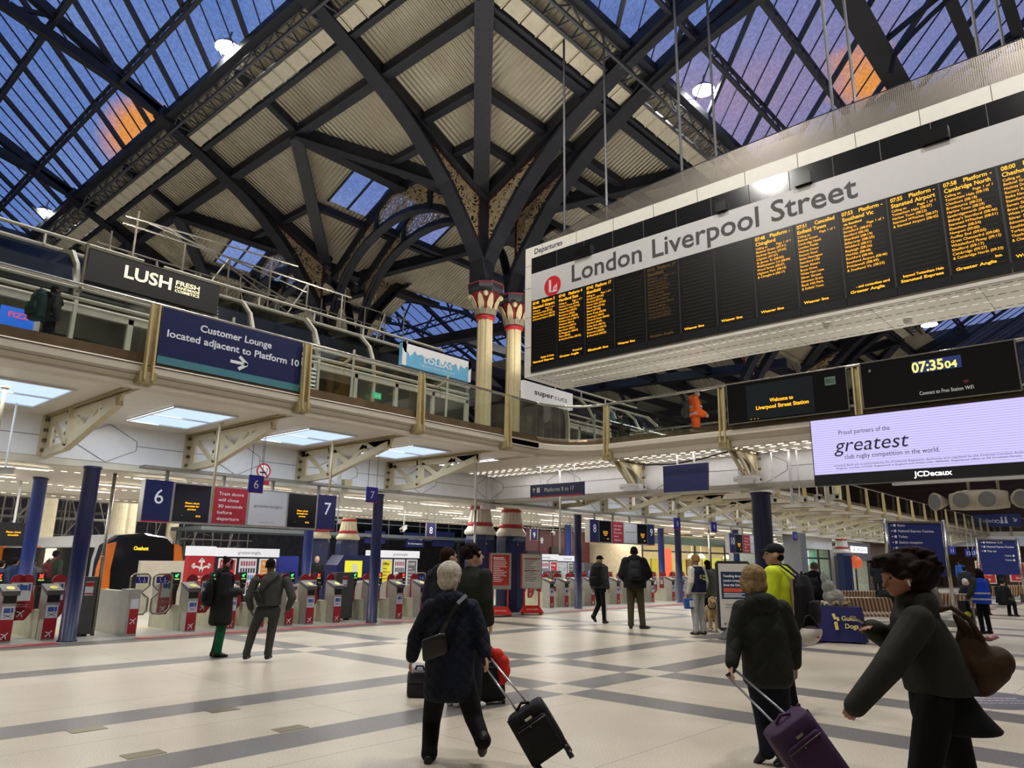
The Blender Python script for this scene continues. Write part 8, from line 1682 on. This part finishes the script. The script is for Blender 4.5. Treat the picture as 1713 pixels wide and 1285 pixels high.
bx = ct.J['wrL']+Vector((0, .02, -.12)); r = held(ct, 'bucket', 'bright blue collection bucket held by the charity collector', 'bucket', bx-Vector((0, 0, .24))); m = MB(); m.lathe([(.10, 0), (.125, .22), (.13, .225), (.13, .235), (.118, .235), (.098, .01)], (0, 0), 20); m.build('pail', M('bucket_blue', '1d62c8', .35), r, True); m = MB(); m.tube([(.125*math.cos(a), 0, .22+.11*math.sin(a)) for a in [math.pi*i/8 for i in range(9)]], .005, 5); m.build('wire_handle', STEEL, r); m = MB(); m.box((-.07, -.131, .05), (.07, -.118, .2)); m.build('paper_label', LBL, r)
bb = person('person in a grey green coat and black trousers behind the charity collector', (1188, 1040), 938, -20, ('long', 'dark'), 'p', ('coat', '43463e'), '101012', '101010', hem=.72, bulk=.05)
# dog beside the notice stand
at = atz(1199, 1058); dg = local(thing('dog', 'golden dog standing beside the notice stand, head towards the collector', 'dog', tuple(at), RZ0)); S = MB()
S.loft([((-.0, .25, .50), (.10, 0, .0), (0, 0, .12)), ((.02, .4, .52), (.13, 0, 0), (0, 0, .16)), ((.05, .7, .50), (.12, 0, 0), (0, 0, .14)), ((.07, .95, .50), (.10, 0, 0), (0, 0, .12))], 14)
S.cone((-.02, .28, .56), (-.05, .10, .72), .10, .075); S.ell((-.06, .02, .78), (.08, .10, .085)); S.cone((-.065, -.06, .75), (-.075, -.17, .71), .05, .032); S.ell((-.075, -.20, .72), (.022, .02, .018))
for s in (-1, 1): S.loft([((-.06+.08*s, .03, .82), (.02, 0, 0), (0, .03, 0)), ((-.06+.10*s, .03, .76), (.018, 0, 0), (0, .04, 0)), ((-.06+.105*s, .02, .69), (.01, 0, 0), (0, .02, 0))], 10)
for s in (-1, 1): S.cone((.08*s, .32, .45), (.08*s, .30, .22), .06, .04); S.cone((.08*s, .30, .22), (.08*s, .29, .04), .036, .03); S.ell((.08*s, .26, .03), (.04, .06, .03)); S.cone((.05+.08*s, .88, .46), (.05+.08*s, .82, .30), .085, .055); S.cone((.05+.08*s, .82, .30), (.05+.08*s, .96, .16), .045, .032); S.cone((.05+.08*s, .96, .16), (.05+.08*s, .94, .04), .03, .028); S.ell((.05+.08*s, .90, .03), (.04, .06, .03))
S.tube([(.08, 1.0, .52), (.12, 1.2, .45), (.16, 1.32, .32)], [.04, .03, .015], 8); S.remesh('body', M('dog_gold', 'b8a078', .8, var=.2, scale=12, bump=.4), .014, dg, 4)
for s in (-1, 1): m = MB(); m.ell((-.06+.035*s, -.065, .80), (.012,)*3, 8, 6); m.build('eye', BLACKGL, dg, True)
m = MB(); m.ell((-.076, -.215, .722), (.02, .014, .014), 8, 6); m.build('nose', BLACK, dg, True); m = MB(); m.tube([(-.04+.11*math.cos(a), .19+.03*math.sin(a), .64+.10*math.sin(a)) for a in [2*math.pi*i/14 for i in range(15)]], .014, 6); m.build('harness', cloth('harness_black', '18181a'), dg, True)
SACK = M('sack_clear', 'c2c8c2', .3, var=.3, scale=14, bump=.8); SACK.node_tree.nodes['Principled BSDF'].inputs['Alpha'].default_value = .5
# person at the charity table with a clear sack of plush toys
pt = person('person in a black puffer jacket and grey hat holding a clear sack', (1368, 1068), 946, 35, ('beanie', '5a5854'), 'p', ('puffer_jacket', '131418'), '16171b', '101010', hem=.76, bulk=.06, hood=True, pos=tuple(atd(1366, 1000, 18.2)*1) if 0 else (lambda q: (q.x, q.y, 0))(atd(1366, 1000, 18.3)), H=1.70, loc=dict(wrR=(.18, .33, 1.10), elR=(.27, .08, 1.16), wrL=(-.1, .34, 1.08), elL=(-.24, .1, 1.12)), head_pitch=-10)
backpack(pt, 'black backpack of the person behind the charity table', '17181c', .3, .42, .17, 1.18)
at = atd(1392, 985, 17.6); m = MB(); [m.ell(atd(px, py, 17.6), (HR*a, HF*a, Z_*b)) for px, py, a, b in ((1378, 966, .08, .14), (1386, 982, .16, .16), (1394, 998, .24, .18), (1400, 1004, .22, .14))]; tag(m.remesh('plastic_sack', SACK, .02, None, 3), 'bulging translucent plastic sack held over the charity table', 'bag')
# ---------------------------------------------------------------- others
bv = person('person in a bright blue vest with long black hair, pushing a folded trolley', (1650, 1060), 952, -8, ('scarf', '100e0e'), 'd', ('top', '3a3c38'), '101116', '101010', hem=.86, bulk=.03, loc=dict(wrL=(-.22, .25, .95), elL=(-.27, .02, 1.12)))
m = MB(); k = bv.k; m.loft([(Vector((0, 0, .80*k)), (.25*k, 0, 0), (0, .20*k, 0)), (Vector((0, 0, 1.1*k)), (.24*k, 0, 0), (0, .195*k, 0)), (Vector((0, 0, 1.38*k)), (.20*k, 0, 0), (0, .175*k, 0)), (Vector((0, 0, 1.50*k)), (.13*k, 0, 0), (0, .13*k, 0))], 22); v_ = part(bv.r, m, 'vest', cloth('vest_blue', '1440c0', .6), (0, 0, 0), vox=.014)
for z, a in ((1.08, .247), (.92, .253)): m = MB(); m.loft([(Vector((0, 0, (z-.025)*k)), (a*k, 0, 0), (0, (a-.045)*k, 0)), (Vector((0, 0, (z+.025)*k)), (a*k, 0, 0), (0, (a-.045)*k, 0))], 22); part(bv.r, m, 'reflective_strip', M('reflective_grey', 'a4a8ae', .35), (0, 0, 0))
m = MB(); m.cone(bv.P(.02, -.09, .0), bv.P(.05, -.12, -.30), .07, .04); part(bv.r, m, 'hair', hairm('black'), (0, 0, 0))
at = atz(1622, 1058); r = thing('trolley', 'folded black and yellow trolley beside the person in the blue vest', 'trolley', tuple(at)); m = MB(); [m.tube([at+HR*x*.2+Z_*.05, at+HR*(x*.2-.1)+Z_*.95-HF*.1], .018, 6) for x in (-1, 1)]; m.tube([at-HR*.3+Z_*.95-HF*.1, at+HR*.1+Z_*.95-HF*.1], .018, 6); m.build('frame', STEEL, r); m = MB(); m.loft([(at+Z_*.3, HR*.16, HF*.1), (at-HR*.08+Z_*.8, HR*.15, HF*.09)], 12); m.build('seat', BLACK, r); m = MB(); m.ell(at-HR*.05+Z_*.45-HF*.1, (HR*.1, HF*.02, Z_*.08)); m.build('yellow_pad', M('pad_yellow', 'd8dc3a', .5), r); m = MB(); [m.tube([at+HR*(x*.2-.02)+Z_*.06, at+HR*(x*.2+.02)+Z_*.06], .06, 12) for x in (-1, 1)]; m.build('wheel', BLACK, r)
def walker(label, px, D, ytop, face, hair, sk, top_, legs, hem=.86, H=None, **kw):
    q = atd(px, ytop, D); b = kw.pop('base', 0.); return person(label, (px, 0), 0, face, hair, sk, ('jacket', top_), legs, hem=hem, pos=(q.x, q.y, b), H=q.z-b if H is None else H, vox=.016, bulk=kw.pop('bulk', .03), hands=True, **kw)
walker('pale haired person in a dark coat coming through the gates by the faded pedestal', 531, 27.5, 931, 165, ('bun', 'blonde'), 'p', '15171a', '15171a', hem=.6)
walker('small person in black beside the pale haired person at the gates', 550, 26.5, 944, -10, ('short', 'black'), 'p', '131416', '131416')
walker('person in a blue jacket beyond the gates at the very left edge', 4, 20, 938, -5, ('short', 'dark'), 'p', '24304e', '15161c')
walker('person in a dark blue coat beyond the gates, half hidden by the rear navy column', 27, 22, 934, 5, ('short', 'black'), 'm', '1c2c52', '15161c')
walker('person in a grey puffer jacket beyond the gates between the two navy columns', 56, 21, 936, 5, ('crop', 'black'), 'd', '3c4048', '15161c', bulk=.06, hood=True)
gp = walker('person in a green jacket with a maroon rucksack beyond the gates', 94, 22.5, 922, 10, ('beanie', '0f0f10'), 'd', '26342c', '14161a')
backpack(gp, 'maroon rucksack worn beyond the gates at left', '4a1a20', .34, .46, .2, 1.2)
walker('distant person in a burgundy coat by the burger shop', 1430, 56, 938, -20, ('bun', 'white'), 'p', '3c161c', '2a1416', hem=.5)
walker('distant person in a dark red jacket by the burger shop', 1437, 57, 936, 30, ('short', 'dark'), 'p', '3a1518', '16161a')
walker('distant person in a black coat right of the burger shop', 1464, 46, 934, 15, ('short', 'black'), 'p', '17181c', '121216', hem=.6)
fv = walker('distant staff member in a blue vest by the dark doorway', 1605, 52, 938, 0, ('short', 'dark'), 'm', '2456a8', '1a1a1e')
walker('person standing beyond the bench behind the running figure', 1612, 33, 948, 20, ('short', 'black'), 'p', '24262c', '14141a')
def sitter(label, px, D, ytop, face, hair, sk, top_, legs, bag=None):
    q = atd(px, ytop, D); H = 1.7; z0 = .45
    L_ = dict(pelvis=(0, 0, .52), chest=(0, .06, .86), neck=(0, .10, 1.05), head=(0, .15, 1.19), shL=(-.185, .08, .99), shR=(.185, .08, .99), elL=(-.24, .12, .74), elR=(.24, .12, .74), wrL=(-.12, .36, .68), wrR=(.12, .36, .70), hipL=(-.09, .03, .50), hipR=(.09, .03, .50), knL=(-.10, .46, .50), knR=(.10, .46, .50), anL=(-.11, .44, .085), anR=(.11, .48, .085))
    return person(label, (px, 0), 0, face, hair, sk, ('jacket', top_), legs, hem=.44, pos=(q.x, q.y, 0), H=H, loc=L_, vox=.016, bulk=.03, sit=True)
s1 = sitter('person in a dark green jacket sitting on the striped bench behind the charity table', 1474, 20.2, 965, 60, ('short', 'dark'), 'p', '1c2a28', '4a4c50')
sitter('white haired person in black sitting hunched on the bench beside the information board post', 1606, 27, 960, 100, ('short', 'white'), 'p', '141519', '1c2230')
sitter('fair haired person sitting behind the person in the blue vest', 1629, 27.6, 962, 60, ('short', 'sand'), 'p', '1c1c20', '16161a')
sitter('person in a grey jacket sitting behind the running figure', 1562, 24, 960, -40, ('short', 'brown'), 'p', '5a5a50', '2a2a30')
sitter('person in black with legs stretched out, right of the blue vest', 1672, 27, 975, 70, ('beanie', '121214'), 'p', '101114', '0e0e10')
# ---------------------------------------------------------------- up on the gallery and bridge
q = atx(1163, 690, 18.7)
wk = person('worker in orange high-visibility clothes standing on the bridge', (0, 0), 0, 100, ('beanie', '1c1a1a'), 'p', ('jacket', 'f2611c'), 'f2611c', '3a2e24', hem=1.0, bulk=.04, pos=(18.7, q.y, ZD), H=1.88, vox=.012, loc=dict(elL=(-.25, .04, 1.14), wrL=(-.14, .24, 1.06), elR=(.25, .04, 1.14), wrR=(.14, .24, 1.04)), legw=1.15, hood=True)
k = wk.k
for z, a in ((1.06, .245), (1.24, .235), (.62, None), (.48, None)):
    m = MB()
    if a: m.loft([(Vector((0, 0, (z-.03)*k)), (a*k, 0, 0), (0, (a-.05)*k, 0)), (Vector((0, 0, (z+.03)*k)), (a*k, 0, 0), (0, (a-.05)*k, 0))], 20)
    else: [m.loft([(Vector((.105*s*k, .01, (z-.025)*k)), (.098*k, 0, 0), (0, .098*k, 0)), (Vector((.105*s*k, .01, (z+.025)*k)), (.098*k, 0, 0), (0, .098*k, 0))], 14) for s in (-1, 1)]
    part(wk.r, m, 'reflective_strip', M('reflective_grey'), (0, 0, 0))
backpack(wk, 'dark grey backpack worn by the orange worker on the bridge', '3a3b3c', .32, .45, .2, 1.2)
q = aty(84, 530, 13.05)
lp = person('person with a dark green backpack standing at the gallery shop window, upper left', (0, 0), 0, 30, ('short', 'black'), 'd', ('jacket', '2c2d30'), '14161c', '121212', pos=(q.x, 13.05, ZD), H=aty(90, 478, 13.05).z-ZD, vox=.012, bulk=.04, hood=True)
backpack(lp, 'dark green backpack on the person at the gallery shop window', '16302e', .34, .5, .22, 1.2)
q = atx(1038, 720, 19.0)
person('dark figure on the bridge left of the orange worker', (0, 0), 0, 0, ('beanie', '121212'), 'p', ('coat', '1c1d1f'), '15161a', '101010', pos=(19.0, q.y, ZD), H=1.62, vox=.016, hem=.6, bulk=.05)
